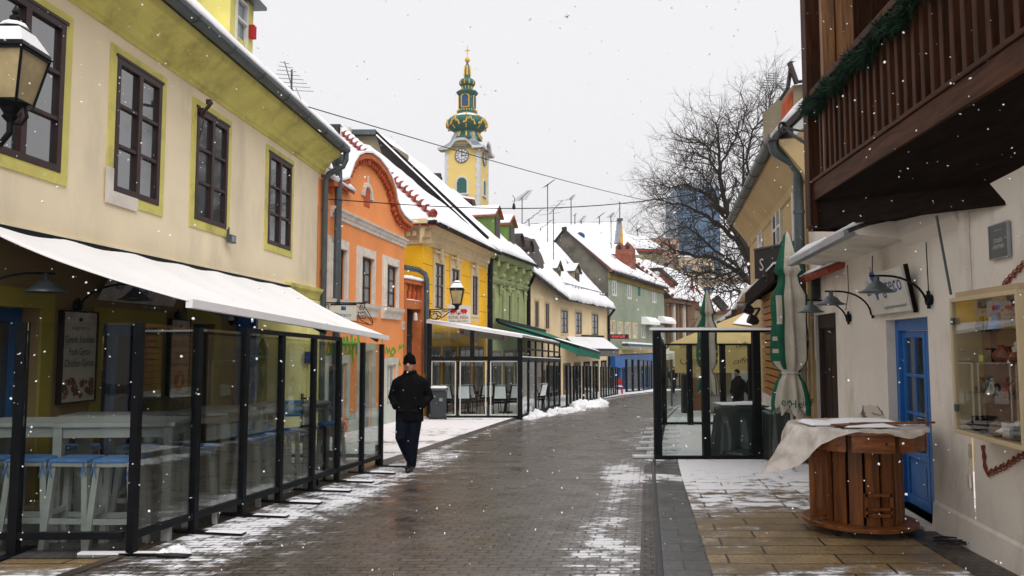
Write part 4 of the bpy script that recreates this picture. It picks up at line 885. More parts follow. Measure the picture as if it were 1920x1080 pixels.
b = MB(); q = at(779, 592, 24.9); b.lathe(q, [(.07,-.15),(.065,.05),(.03,.1)], 10); b.build('gate_lamp', m['whiteboard'], gt)

# ================================================================ YELLOW HOUSE
YW = Wall((-2.95, 25.5), (-1.10, 33.6)); YL = YW.L
yh = T('yellow_house', 'bright yellow house with beige cornice and brown windows behind the hanging lantern', 'house', (-2, 29.5, gz(29.5)))
def favg(w, rs):
    q = [w.rect(*r_) for r_ in rs]; b0 = sum(x[2] for x in q)/len(q); t0 = sum(x[3] for x in q)/len(q); return [(x[0], x[1], b0*.6+x[2]*.4, t0*.6+x[3]*.4) for x in q]
yw = favg(YW, ((814,831,493,577),(845,860,504,584),(884,895,519,592)))
zY = YW.uz(800, 452)[1]; zY2 = YW.uz(905, 503)[1]; zYc = (zY+zY2)/2; zE1 = YW.uz(795, 408, .5)[1]
yd = [YW.rect(l, r, t, 760) for l, r, t in ((808,822,690),(832,850,690),(866,880,690),(889,898,690))]
b = MB(); YW.facade(b, 0, YL, -1.4, zE1-.1, yw+[(q[0], q[1], -1.2, .9) for q in yd], .06); b.add([YW.p(0,-1.4,0), YW.p(0,zE1,0), YW.p(0,zE1,-3), YW.p(0,-1.4,-3)], [(0,1,2,3)])
b.build('wall', m['yellow'], yh)
b = MB()
for z in (3.0, 3.65, 4.3, 4.95):
    cuts = [0]+sum([[q[0]-.16, q[1]+.16] for q in yw if q[2]-.3 < z < q[3]+.4], [])+[YL]
    for i in range(0, len(cuts), 2): YW.box(b, cuts[i], cuts[i+1], z, z+.02, .001, .006)
b.build('plaster_joint', M_('ochre_joint', (.30,.17,.01), .9), yh)
b = MB(); prf = [(0.003,zYc-.05),(.05,zYc-.03),(.06,zYc+.12),(.14,zYc+.18),(.16,zYc+.42),(.30,zYc+.55),(.34,zYc+.66),(.50,zYc+.74),(.52,zE1-.03),(0.003,zE1-.03)]
YW.profile(b, -.35, YL, prf); b.build('cornice', m['beige'], yh)
RW = Wall(YW.p(0,0,0).xy, (YW.p(0,0,-3.2)).xy, -1); b = MB(); RW.profile(b, -.3, 3.2, prf); b.build('side_cornice', m['beige'], yh)
b = MB()
for k in range(9): u = .15+k*.22; RW.box(b, u, u+.13, zYc+.22, zYc+.40, .161, .24)
b.build('dentils', m['beige'], yh)
for q in yw:
    f_ = window(YW, yh, q, 'darkframe', .04, fw=.08, nh=1, nv=3)
    b = MB(); s = .17
    for e in ((q[0]-s,q[0],q[2]-.1,q[3]+s),(q[1],q[1]+s,q[2]-.1,q[3]+s),(q[0],q[1],q[3],q[3]+s),(q[0],q[1],q[2]-.1,q[2])): YW.box(b, *e, .001, .05)
    YW.box(b, q[0]-s, q[1]+s, q[3]+s, q[3]+s+.16, .001, .035); YW.box(b, q[0]-s-.04, q[1]+s+.04, q[3]+s+.16, q[3]+s+.24, .001, .12); cq = (q[0]+q[1])/2; YW.box(b, cq-.13, cq+.13, q[3]+s-.08, q[3]+s+.34, .05, .15)
    YW.box(b, q[0]-s, q[1]+s, q[2]-1.05, q[2]-.1, .001, .02)
    b.build('surround', m['beige'], f_)
    b = MB(); YW.box(b, q[0]-.02, q[1]+.02, q[2]-.85, q[2]-.3, .021, .03); b.build('apron_panel', m['yellow'], f_)
for q in yd:
    b = MB(); YW.box(b, q[0], q[1], -1.2, .9, -.06, -.03); dd = b.build('door', m['doorwood'], yh); b = MB(); YW.box(b, q[0]+.15, q[1]-.15, -.3, .75, -.029, -.02); b.build('pane', m['pane'], dd)
for k in range(4):
    u = .25+k*(YL-.5)/4; b = MB(); YW.box(b, u, u+(YL-.5)/4-.35, -1.2, 1.55, .002, .03); sf = b.build('shop_front', m['doorwood'], yh); b = MB(); YW.box(b, u+.15, u+(YL-.5)/8-.22, -.2, 1.4, .031, .036); YW.box(b, u+(YL-.5)/8-.12, u+(YL-.5)/4-.5, -.2, 1.4, .031, .036); b.build('pane', m['pane'], sf)
hip0 = YW.p(-.35, zE1, .55); rE = YW.p(YL, zE1, .55); R1 = at(642, 256, 30.4); R2 = at(690, 278, 33.7); dslope = lambda t: hip0.lerp(R1, t)
b = MB(); b.prism([hip0, rE, R2, R1], (0,0,-.1)); side0 = hip0+V((-7.5,.4,0)); b.prism([side0, hip0, R1, R1+V((-4,0,0))], (0,0,-.1)); b.build('roof', m['redtile'], yh)
b = MB(); b.patch(hip0, rE, R2, R1, .16, 30, 24, .5, .03, seed=4); b.patch(side0, hip0, R1, R1+V((-4,0,0)), .16, 24, 20, .5, .05); b.build('roof_snow', m['snow'], yh, smooth=True)
b = MB(); b2 = MB()
for k in range(20):
    if k in (7, 8, 9): pass
    p = hip0.lerp(R1, .02+k*.049)+V((0,0,.20)); q = hip0.lerp(R1, .02+k*.049+.030)+V((0,0,.23)); b.tube([p, q], [.16,.12], 8); b2.tube([p+V((.0,0,.06)).lerp(V((0,0,.06)),0)+(q-p)*.25, q+V((0,0,.08))], [.13,.13], 8)
b.build('hip_tiles', m['redtile'], yh); b2.build('hip_snow', m['snow'], yh)
b = MB(); half_gutter(b, YW.p(-.4, zE1, .62), YW.p(YL, zE1, .62), .09); b.bar(YW.p(-.4,zE1+.02,.60), YW.p(-.35,zE1+.02,-3), .12, .1); b.build('gutter', m['black'], yh)
pipe_pts(yh, [at(757,501,24.6), at(785,506,25.2), at(797,514,25.3), at(800,524,25.3), at(800,700,25.3)], .09, mat='gutter')
# firewall between yellow and green roofs
fw_ = T('roof_firewall', 'dark capped firewall rising between the yellow and the green house roofs', 'wall', (-3.5, 33.7, 5))
rk0 = YW.p(YL, zE1-.35, .5); pA = V((rk0.x, 33.75, rk0.z)); pB = at(686, 247, 33.75); pC = at(745, 247, 33.75)
b = MB(); lowA = pA; up = V((0,0,.75))
b.prism([pA, pA+V((0,0,.5)), at(704,250,33.75), at(725,318,33.75)], (0,.35,0)); b.build('dark_sheeting', m['roofdark'], fw_)
b = MB(); b.prism([at(765,290,33.76), at(760,335,33.76), at(640,300,33.76), at(640,252,33.76), at(703,252,33.76)], (0,.3,0)); b.build('plaster', m['tanwall'], fw_)
b = MB(); b.bar(at(628,250,33.7), at(706,250,33.7), .5, .22); b.build('capping', m['gutter'], fw_); b = MB(); b.bar(at(704,249,33.7), at(915,448,33.75), .16, .4, up=V((0,1,0))); b.build('rake_capping', m['black'], fw_)
b = MB(); b.bar(at(706,253,33.4), at(914,452,33.4), .06, .12, up=V((0,1,0))); b.build('cap_snow', m['snow'], fw_)
c_ = at(626,248,33); chm = T('small_chimney', 'small dark brick chimney with a pale vent box beside the left gutter end', 'chimney', tuple(c_))
b = MB(); b.box(at(630,245,33.4)+V((0,0,0)), (.48,.5,.45)); b.build('stack', m['roofdark'], chm); b = MB(); b.box(at(648,248,33.4), (.5,.5,.35)); b.build('vent_box', m['stone'], chm)

# ================================================================ GREEN HOUSE
NW = Wall((-1.08, 33.75), (.68, 39.5)); NL = NW.L
gh_ = T('green_house', 'sage green ornate house with stucco brackets and two green roof dormers', 'house', (0, 36.6, gz(36.6)))
gw = favg(NW, ((918,925,530,602),(938,943,538,605))); ga = NW.rect(951,958,550,605); gd = NW.rect(967,971,548,608)
zN = NW.uz(920, 463, .5)[1]; zN2 = NW.uz(985, 493, .5)[1]; zNe = (zN+zN2)/2
b = MB(); NW.facade(b, 0, NL, -1.5, zNe-.1, gw+[ga, gd], .09); b.build('wall', m['green'], gh_)
b = MB()
NW.profile(b, 0, NL, [(0.003,zNe-.35),(.3,zNe-.30),(.45,zNe-.15),(.52,zNe-.03),(0.003,zNe-.03)]); NW.profile(b, 0, NL, [(0.003,zNe-1.35),(.12,zNe-1.32),(.2,zNe-1.2),(.22,zNe-1.12),(0.003,zNe-1.1)])
NW.box(b, 0, .35, -1, zNe-1.36, .002, .07); NW.box(b, NL-.3, NL, -1, zNe-1.36, .002, .07)
b.build('cornice', m['green'], gh_)
for k in range(5):
    u = .35+k*(NL-.7)/4; b = MB()
    NW.profile(b, u-.14, u+.14, [(0.003,zNe-1.08),(.14,zNe-1.0),(.16,zNe-.85),(.3,zNe-.7),(.42,zNe-.5),(.44,zNe-.36),(0.003,zNe-.36)])
    b.ball(NW.p(u, zNe-.93, .2), .12, nu=8, nv=5); b.ball(NW.p(u, zNe-.55, .38), .11, nu=8, nv=5); NW.box(b, u-.12, u+.12, zNe-1.75, zNe-1.36, .07, .12); b.ball(NW.p(u, zNe-1.55, .13), .09, nu=8, nv=4)
    b.build('bracket', m['green'], gh_)
for q in gw+[ga, gd]:
    f_ = window(NW, gh_, q, 'brownframe', .07, fw=.07, nh=1, nv=2, pane='curtain' if q is ga else 'pane'); b = MB(); s = .16
    for e in ((q[0]-s,q[0],q[2]-.1,q[3]+s),(q[1],q[1]+s,q[2]-.1,q[3]+s),(q[0],q[1],q[3],q[3]+s)): NW.box(b, *e, .001, .07)
    NW.box(b, q[0]-s-.08, q[1]+s+.08, q[3]+s, q[3]+s+.1, .001, .16)
    if q is ga:
        c = (q[0]+q[1])/2; r_ = (q[1]-q[0])/2+.1
        for k in range(8): t0, t1 = R(k*22.5), R(k*22.5+22.5); b.bar(NW.p(c+r_*math.cos(t0), q[3]+.1+r_*math.sin(t0), .1), NW.p(c+r_*math.cos(t1), q[3]+.1+r_*math.sin(t1), .1), .12, .1, up=NW.n)
    b.build('surround', m['green'], f_)
for w_, par_, uu, zz0, zz1 in ((NW, gh_, (.5, 2.2, 3.9), -1.4, 1.35), (C1, cr_0, (.4, 2.1, 3.8, 5.4), -1.8, .95), (C2, cr_0, (.5, 2.6, 4.7, 6.8, 8.9), -1.9, .55)) if False else ((NW, gh_, (.4, 2.3, 4.2), -1.4, 1.35),):
    for u in uu:
        b = MB(); w_.box(b, u, u+1.5, zz0, zz1, .002, .05); sf = b.build('shop_front', m['brown'], par_); b = MB(); w_.box(b, u+.12, u+1.38, zz0+.7, zz1-.12, .051, .056); b.build('pane', m['pane'], sf)
r0, r1 = NW.p(0, zNe, .55), NW.p(NL, zNe, .55); r3 = at(700, 247, 33.9); r2_ = r3+(r1-r0)+V((0,0,-.5))
b = MB(); b.prism([r0, r1, r2_, r3], (0,0,-.1)); b.build('roof', m['roofdark'], gh_)
b = MB(); b.patch(r0, r1, r2_, r3, .17, 26, 26, .5, .1, seed=9); b.build('roof_snow', m['snow'], gh_, smooth=True)
b = MB(); half_gutter(b, NW.p(0, zNe-.02, .62), NW.p(NL, zNe-.02, .62), .09); b.build('gutter', m['black'], gh_)
pipe_pts(gh_, [NW.p(.02, zNe-.3, .12), NW.p(.02, -1, .12)], .12, mat='black')
def dormer(par, Yf, l, r, t, b_, depth, mat, roofmat, label=None, rise=.35, wx=None):
    """a gabled dormer facing the street: front plane through (l..r) at depth Yf"""
    w = wx; p0 = at(l, b_, Yf); dirv = V((w.t.x, w.t.y, 0)); nn = w.n
    # width from pixel span along the wall direction
    tmp = Wall(p0.xy, (p0+dirv).xy); u1 = tmp.uz(r, b_)[0]; z0 = p0.z; z1 = tmp.uz(l, t)[1]; c = u1/2
    b = MB(); fr = [tmp.p(0,z0-.6), tmp.p(u1,z0-.6), tmp.p(u1,z1), tmp.p(c,z1+rise), tmp.p(0,z1)]; b.prism(fr, -nn*depth); d = b.build('dormer', m[mat], par, label=label)
    b = MB(); b.prism([tmp.p(-.12,z1-.1,.15), tmp.p(c,z1+rise+.04,.15), tmp.p(u1+.12,z1-.1,.15), tmp.p(u1+.12,z1-.02,.15), tmp.p(c,z1+rise+.13,.15), tmp.p(-.12,z1-.02,.15)], -nn*(depth+.15)); b.build('dormer_roof', m[roofmat], d)
    b = MB()
    for s in (0, 1):
        e = -.14 if s == 0 else u1+.14
        b.patch(tmp.p(e,z1-.02,.12), tmp.p(e,z1-.02,-depth), tmp.p(c,z1+rise+.13,-depth), tmp.p(c,z1+rise+.13,.12), .13, 10, 5)
    b.build('dormer_snow', m['snow'], d, smooth=True)
    b = MB(); tmp.box(b, u1*.2, u1*.8, z0+.12, z1-.08, .01, .04); b.build('dormer_window', m['darkframe'], d)
    return d
dormer(gh_, 35.2, 926, 938, 402, 452, 3.2, 'dgreen', 'redtile', rise=.36, wx=NW)
dormer(gh_, 37.6, 953, 965, 418, 466, 2.4, 'dgreen', 'redtile', rise=.34, wx=NW)

# ================================================================ CREAM ROW HOUSE (bent facade)
C1 = Wall((.68, 39.55), (2.86, 46)); C2 = Wall((2.86, 46), (6.92, 56)); 
cr_ = T('cream_row_house', 'long cream house with a bent front between the green and the grey green house', 'house', (3.5, 48, gz(48)))
cw1 = favg(C1, ((986,992.5,558,608),(1002.5,1009.5,565,613.6),(1022,1029,571,618))); cw2 = favg(C2, ((1052,1064,582,624),(1079,1090,586,626),(1110,1121,589,629)))
e0 = at(979, 511, 39.6).z; e1 = C1.uz(1050, 556, .5)[1]; e2 = C2.uz(1141, 575, .5)[1]
b = MB(); C1.facade(b, 0, C1.L, -1.9, e1, cw1, .06); C2.facade(b, 0, C2.L, -1.9, e2, cw2, .06)
b.add([C1.p(0,e1,0), C1.p(C1.L,e1,0), C1.p(0,e0,0)], [(0,1,2)])
b.add([C2.p(0,e2,0), C2.p(C2.L,e2,0), C2.p(0,e1,0)], [(0,1,2)]); b.build('wall', m['cream2'], cr_)
for w, ws in ((C1, cw1), (C2, cw2)):
    for q in ws: window(w, cr_, q, 'darkframe', .03, fw=.09, nh=1, nv=2, sur='beige', surw=.14, proud=.03)
for w_, uu, zz0, zz1 in ((C1, (.4, 2.1, 3.8, 5.4), -1.8, .95), (C2, (.5, 2.6, 4.7, 6.8, 8.9), -1.9, .5)):
    for u in uu:
        b = MB(); w_.box(b, u, u+1.35, zz0, zz1, .002, .05); sf = b.build('shop_front', m['timberdark'] if u > 3 else m['brown'], cr_); b = MB(); w_.box(b, u+.12, u+1.22, zz0+.7, zz1-.12, .051, .056); b.build('pane', m['pane'], sf)
E0, E1, E2 = C1.p(-.2, e0, .5), C1.p(C1.L, e1, .5), C2.p(C2.L+.1, e2, .5)
T0 = at(960, 418, 43.5); T1 = at(1004, 431, 52); T2 = at(1034, 455, 57.2)
T0.x -= 3; T0.z += 2.0
T0 = V((-4.2, 42.5, 9.9)); 
b = MB(); b.prism([E0, E1, T1, T0], (0,0,-.12)); b.prism([E1, E2, T2, T1], (0,0,-.12)); b.build('roof', m['roofdark'], cr_)
b = MB(); b.patch(E0, E1, T1, T0, .18, 30, 26, .5, .1, seed=2); b.patch(E1, E2, T2, T1, .2, 36, 24, .5, .25, seed=6); b.build('roof_snow', m['snow'], cr_, smooth=True)
b = MB(); b.bar(E0-V((0,0,.08)), E1-V((0,0,.08)), .12, .14); b.bar(E1-V((0,0,.08)), E2-V((0,0,.08)), .12, .14); b.build('gutter', m['black'], cr_)
b = MB()
for (A_, B_, s_) in ((E1, E2, (T2-E2)),):
    o1 = s_.normalized()*.75+V((0,0,.3)); b.tube([A_+o1, B_+o1], .025, 4); b.tube([A_+o1+V((0,0,.16)), B_+o1+V((0,0,.16))], .025, 4)
    for k in range(18): q = A_.lerp(B_, k/17)+o1; b.tube([q-V((0,0,.25)), q+V((0,0,.18))], .02, 4)
b.build('snow_guard', m['black'], cr_)
pipe_pts(cr_, [E2-V((0,0,.1)), C2.p(C2.L-.1, e2-.7, .12), C2.p(C2.L-.1, -1.7, .12)], .09, mat='black')
pipe_pts(cr_, [E0+V((.1,.2,-.1)), C1.p(.25, e0-.7, .12), C1.p(.25, -1.7, .12)], .09, mat='black')
dormer(cr_, 47.0, 1043, 1052, 503, 533, 2.6, 'tanwall', 'roofdark', rise=.4, wx=C2)
dormer(cr_, 50.5, 1076, 1087, 508, 540, 2.6, 'tanwall', 'roofdark', rise=.4, wx=C2)
for (l, r, t, b_, Yd) in ((972,979,449,476,41.2),(990,997,460,500,43.6)):
    p0 = at(l, b_, Yd); tmp = Wall(p0.xy, (p0+C1.t).xy); u1 = tmp.uz(r, b_)[0]; z0 = p0.z; z1 = tmp.uz(l, t)[1]; c = u1/2
    b = MB(); fr = [tmp.p(0,z0-.5), tmp.p(u1,z0-.5), tmp.p(u1,z1-.3)]+[tmp.p(c+c*math.cos(R(k*30)), z1-.3+.45*math.sin(R(k*30))) for k in range(1,6)]+[tmp.p(0,z1-.3)]; b.prism(fr, -C1.n*.8); d = b.build('dormer', m['roofdark'], cr_)
    b = MB(); P_ = [tmp.p(c+(c+.15)*math.cos(R(k*22.5)), z1-.3+.6*math.sin(R(k*22.5)), .12) for k in range(0,9)]
    for k in range(8): b.hexa([P_[k], P_[k]-C1.n*.9, P_[k]-C1.n*.9+V((0,0,.08)), P_[k]+V((0,0,.08)), P_[k+1], P_[k+1]-C1.n*.9, P_[k+1]-C1.n*.9+V((0,0,.08)), P_[k+1]+V((0,0,.08))])
    b.build('dormer_roof', m['roofdark'], d); b = MB(); tmp.box(b, u1*.2, u1*.8, z0+.1, z1-.35, .01, .04); b.build('dormer_window', m['brownframe'], d)
# ================================================================ GREY GREEN HOUSE
Q = Wall((6.98, 56), (14.15, 72)); QL = Q.L; gy = T('grey_green_house', 'weathered grey green two storey house with a blank dark gable and brick chimney', 'house', (10, 63, gz(63)))
up_ = [Q.rect(*r_) for r_ in ((1148,1157,525,555),(1176.6,1185,531,561),(1223,1231,540,568))]; hole_ = Q.rect(1196,1201,534,555)
lw_ = [Q.rect(*r_) for r_ in ((1143.5,1151,604,626),(1158,1165,607,626),(1173,1180,608,631),(1187,1193,609,632),(1203,1211,609,634),(1237,1245,610,636))]
zq0, zq1 = Q.uz(1141, 508)[1], Q.uz(1243, 540)[1]
b = MB(); Q.facade(b, 0, QL, -3, zq1, up_+lw_+[hole_], .08); b.add([Q.p(0,zq1,0), Q.p(QL,zq1,0), Q.p(0,zq0,0)], [(0,1,2)])
b.prism([Q.p(QL, zq1-.3, 0), Q.p(QL+.9, -2.8, 0), Q.p(QL, -2.8, 0)], -Q.n*3)
b.build('wall', m['greygreen'], gy)
pk = (7.98-7.98+6.98-3.03, 57.4); 
Gp = Q.p(0,0,0); gn = -Q.n
zp = at(1060, 432, 57.3).z; hw = 3.35
b = MB(); b.prism([Q.p(0,-2,-.02), Q.p(0,zq0,-.02), Q.p(0,zp,-hw), Q.p(0,zq0-.6,-2*hw), Q.p(0,-2,-2*hw)], Q.t*.3); b.build('gable_wall', m['firewall'], gy)
b = MB(); b.tube([Q.p(-.1,zp+.12,-hw-.15), Q.p(-.1,zp+.15,-hw+.2)], .14, 6); b.bar(Q.p(-.05,zq0+.05,.1), Q.p(-.05,zp+.08,-hw), .3, .08); b.bar(Q.p(-.05,zq0-.6,-2*hw), Q.p(-.05,zp+.08,-hw), .3, .08); b.build('verge_tiles', m['roofdark'], gy)
ra, rb, rc, rd = Q.p(0,zq0+.05,.35), Q.p(QL+.2,zq1+.05,.35), Q.p(QL+.2,zp-1.2,-hw), Q.p(0,zp+.1,-hw)
b = MB(); b.prism([ra, rb, rc, rd], (0,0,-.12)); b.build('roof', m['redtile'], gy)
b = MB(); b.patch(ra, rb, rc, rd, .22, 40, 14, .6, .1); b.build('roof_snow', m['snow'], gy, smooth=True)
b = MB(); b.bar(ra-V((0,0,.12)), rb-V((0,0,.12)), .14, .14); b.build('gutter', m['black'], gy)
b = MB(); b.bar(Q.p(0,zq0-.35,.05), Q.p(QL,zq1-.35,.05), .1, .4); b.build('eaves_band', m['paintochre'] if 'paintochre' in m else M_('ochre_eaves', (.20,.15,.03), .85, .2, 1), gy)
for q in up_+lw_: window(Q, gy, q, 'whiteframe', .05, fw=.16 if q in up_ else .14, nh=1, nv=0, sur='beige' if q in lw_[:4] else None, surw=.16 if q in lw_[:4] else .1, proud=.06)
b = MB(); Q.box(b, hole_[0], hole_[1], hole_[2], hole_[3], -.08, -.04); b.build('broken_window', m['teal'], gy)
for (l, r, t, b_) in ((1202,1222,595,609),(1233,1253,594,607)):
    q = Q.rect(l, r, t, b_); b = MB(); Q.profile(b, q[0], q[1], [(.02,q[2]),(.75,q[2]),(.75,q[2]+.25),(.6,q[3]-.2),(.35,q[3]),(.02,q[3])]); b.build('window_awning', m['fabric'], gy, label='small rounded white window awning')
chY = 64.5; c0 = at(1161, 512, chY); c1 = at(1192, 512, chY); ctop = at(1160, 470, chY).z
b = MB(); cx_, cw_ = (c0.x+c1.x)/2, (c1.x-c0.x); 
zb2 = at(1180, 520, chY).z-.3
b.box((cx_, chY+1.0, (zb2+ctop)/2), (cw_, 2.0, ctop-zb2), Matrix.Rotation(R(-18), 3, 'Z')); ck = b.build('brick_chimney', m['brick'], gy)
b = MB(); Mz = Matrix.Rotation(R(-18), 3, 'Z')
for sx in (-.5, .5):
    for sy in (0,):
        c = V((cx_, chY+1.0, ctop)); w_ = cw_/2*.98; pr = [(-w_/2,0),(w_/2,0),(w_/2,.35),(0,.78),(-w_/2,.35)]
        P_ = [c+Mz@V((sx*w_+x, -1.02, z)) for x, z in pr]; b.prism(P_, Mz@V((0,2.04,0)))
b.build('chimney_cowl', m['brick'], ck)
b = MB()
for sx in (-.5, .5):
    c = V((cx_, chY+1.0, ctop)); P_ = [c+Mz@V((sx*cw_*.49+x*.16, -1.04, .12+z*.4)) for x, z in ((-1,0),(1,0),(1,.6),(0,1.1),(-1,.6))]; b.prism(P_, Mz@V((0,.3,0)))
b.build('smoke_opening', m['ink'], ck)
b = MB(); b.patch(Q.p(.2, -.2, .1), Q.p(.3,-.2,.1), Q.p(.3,-.2,0), Q.p(.2,-.2,0), .01, 1, 1)
# ground floor shop of the grey house
q = Q.rect(1143, 1228, 657, 664); b = MB(); Q.box(b, q[0], QL*.8, q[2]+.05, q[3]+.1, .02, .5); b.build('shop_canopy', m['tan'], gy, label='yellow canopy edge over the blue shop front')
b = MB(); Q.box(b, .3, QL*.8, q[2]-.95, q[2]-.02, .01, .4); b.build('shop_fascia', m['blue'], gy)
for k in range(7): b = MB(); u = .6+k*1.75; Q.box(b, u, u+.25, -2.6, q[2]-.97, .02, .2); b.build('shop_pilaster', m['blue'], gy)
b = MB(); Q.box(b, .3, QL*.8, -2.6, q[2]-.97, .005, .018); b.build('shop_window', m['pane'], gy)
sgn = Q.rect(1140, 1178, 627, 633); g = T('led_sign', 'dark strip sign with red lettering on the grey green house', 'sign', tuple(Q.p(.3, sgn[2], .3)))
b = MB(); a_, c_ = at(1140, 631, 54.5), at(1178, 631, 55.5); b.bar(a_, c_, .12, .32); b.build('panel', m['led'], g)
b = MB(); b.text('RESTAURANT GRILL BAR', (a_+c_)/2+V((0,-.08,0)), (c_-a_).normalized(), (0,0,1), .15, 1.2, off=.0); b.build('lettering', m['redled'], g)
# ================================================================ FAR BUILDINGS
def block(name, label, cat, poly, z0, z1, mat, group=None):
    g = T(name, label, cat, (*poly[0], z0), group); b = MB(); b.prism([V((x, y, z0)) for x, y in poly], (0,0,z1-z0)); b.build('walls', mat, g); return g
# long snowy roof behind the cream and grey houses
lr = T('long_roof_house', 'long house behind with a wide snowy roof and small roof vent', 'house', (10, 84, -2.8))
Y0 = 80; a_, c_ = at(985, 470, Y0), at(1170, 478, Y0); t0, t1 = at(995, 421, Y0+9), at(1160, 417, Y0+9)
b = MB(); b.prism([V((a_.x,Y0,-2.8)), V((c_.x+2,Y0,-2.8)), V((c_.x+2,Y0,c_.z)), V((a_.x,Y0,a_.z))], (0,16,0)); b.build('walls', m['tanwall'], lr)
b = MB(); b.patch(a_+V((0,-.5,-1)), c_+V((2,-.5,-1)), t1, t0, .25, 40, 16, .6, .1); b.build('roof_snow', m['snow'], lr, smooth=True)
b = MB(); b.bar(t0, t1, .3, .2); b.build('ridge', m['gutter'], lr)
b = MB(); b.lathe(at(1088, 452, 77.6), [(.35,-.4),(.35,.3),(.5,.35),(.45,.7),(.15,.9)], 8); b.build('roof_vent', m['darkblue'], lr)
# yellow fire wall with pale cap
g = T('yellow_fire_wall', 'tall narrow white and yellow firewall with lightning rod behind the brick chimney', 'wall', tuple(at(1160, 500, 76)))
b = MB(); b.prism([at(1154,455,76), at(1163,455,76), at(1165,413,76), at(1159,413,76)], (0,1.2,0)); b.build('sheet_cover', m['zinc'], g); b = MB(); b.prism([at(1163.2,455,76), at(1169,457,78.5), at(1167.5,428,78.5), at(1165.2,413,76)], (0,.8,0)); b.build('side_wall', m['yellow'], g)
b = MB(); b.bar(at(1157,412,76), at(1167,412,76), .8, .2); b.tube([at(1162,412,76), at(1162,378,76)], .05, 5); b.tube([at(1162,388,76), at(1146,420,76)], .02, 4); b.build('rod_and_cap', m['gutter'], g)
# snowy hipped roofs between chimney and tree
def roofhouse(name, label, Y, eave, ridge, zb=-2.8, wall='tanwall', dep=6, seed=0, extra=None):
    g = T(name, label, 'house', (at(*eave[0], Y).x, Y, zb)); e = [at(*p, Y) for p in eave]; r_ = [at(*p, Y+dep) for p in ridge]
    b = MB(); b.prism([V((e[0].x, Y+.3, zb)), V((e[-1].x, Y+.3, zb)), e[-1]+V((0,.3,-.1)), e[0]+V((0,.3,-.1))], (0,dep*1.6,0)); b.build('walls', m[wall], g)
    b = MB(); b.patch(e[0], e[-1], r_[-1], r_[0], .25, 24, 14, .6, .1, seed=seed); b.build('roof_snow', m['snow'], g, smooth=True)
    b = MB(); b.prism([e[0], e[-1], r_[-1], r_[0]], (0,0,-.3)); b.build('roof', m['redtile'], g)
    return g
roofhouse('snowy_house', 'low snowy roof just right of the brick chimney', 86, [(1190,466),(1245,468)], [(1168,440),(1210,446)])
rb_ = roofhouse('snowy_house', 'large snowy red tiled roof beyond the grey green house', 78, [(1206,507),(1304,560)], [(1204,489),(1290,516)], wall='brown', dep=7, seed=3)
b = MB(); b.bar(at(1206,507,77.6), at(1236,505,77.6), .5, .35); b.bar(at(1236,504,77.6), at(1268,534,76), .5, .35); b.build('eaves', m['roofdark'], rb_)
b = MB(); b.prism([at(1237,512,77.3), at(1242,525,77.3), at(1266,540,75.8), at(1264,532,75.8)], (0,.5,0)); b.build('red_gable_strip', m['redtile'], rb_)
BW = Wall(at(1253, 600, 74).xy, at(1300, 600, 80).xy); bh = T('brown_old_house', 'old brown stucco house with carved pilasters under a snowy red roof', 'house', tuple(BW.p(0,-2.8,0)))
zb1 = at(1253, 560, 74).z; b = MB(); BW.box(b, 0, BW.L, -2.8, zb1, -5, 0); b.build('walls', m['brown'], bh)
for k in range(8): b = MB(); u = .2+k*(BW.L-.5)/7; BW.box(b, u, u+.22, -.5, zb1-.4, .002, .22); b.build('pilaster', m['stone'] if k % 3 == 1 else m['brown'], bh)
for k in range(6): b = MB(); u = .8+k*(BW.L-.6)/6; BW.box(b, u, u+.5, 0.2, 3.2, .004, .05); b.build('window', m['pane'], bh)
b = MB(); BW.box(b, -.3, BW.L+.5, zb1-.4, zb1, .0, .5); b.build('cornice', m['brown'], bh)
b = MB(); e0_, e1_ = BW.p(-.5, zb1+.02, .7), BW.p(BW.L+.6, zb1+.02, .7); b.patch(e0_, e1_, e1_+V((-2.5,6.5,4.0)), e0_+V((-3.2,4.5,4.2)), .22, 26, 14, .6, .1); b.build('roof_snow', m['snow'], bh, smooth=True)
b = MB()
for k in range(10): b.tube([e0_+V((-3.2,4.5,4.2))*(k/10)+V((0,-.1,.2)), e0_+V((-3.2,4.5,4.2))*(k/10+.03)+V((0,-.1,.24))], .13, 6)
b.build('hip_tiles', m['redtile'], bh)
b = MB(); q0 = at(1297,570,79); b.prism([at(1297,568,79), at(1305,570,80), at(1299,522,79)], (0,1,0)); b.build('gable_edge', m['redtile'], bh)
roofhouse('snowy_house', 'steep snowy roof behind the brown old house', 96, [(1290,568),(1345,585)], [(1290,520),(1318,545)], seed=5)
roofhouse('snowy_house', 'snowy roof left of the tree base with a dark roof hatch', 100, [(1318,585),(1430,575)], [(1335,536),(1430,530)], seed=7)
b = MB(); b.bar(at(1340,558,94), at(1360,580,94), 1.2, .8); tag(b.build('roof_hatch', m['roofdark']), 'dark slanting roof hatch on the snowy roof left of the tree', 'roof hatch')
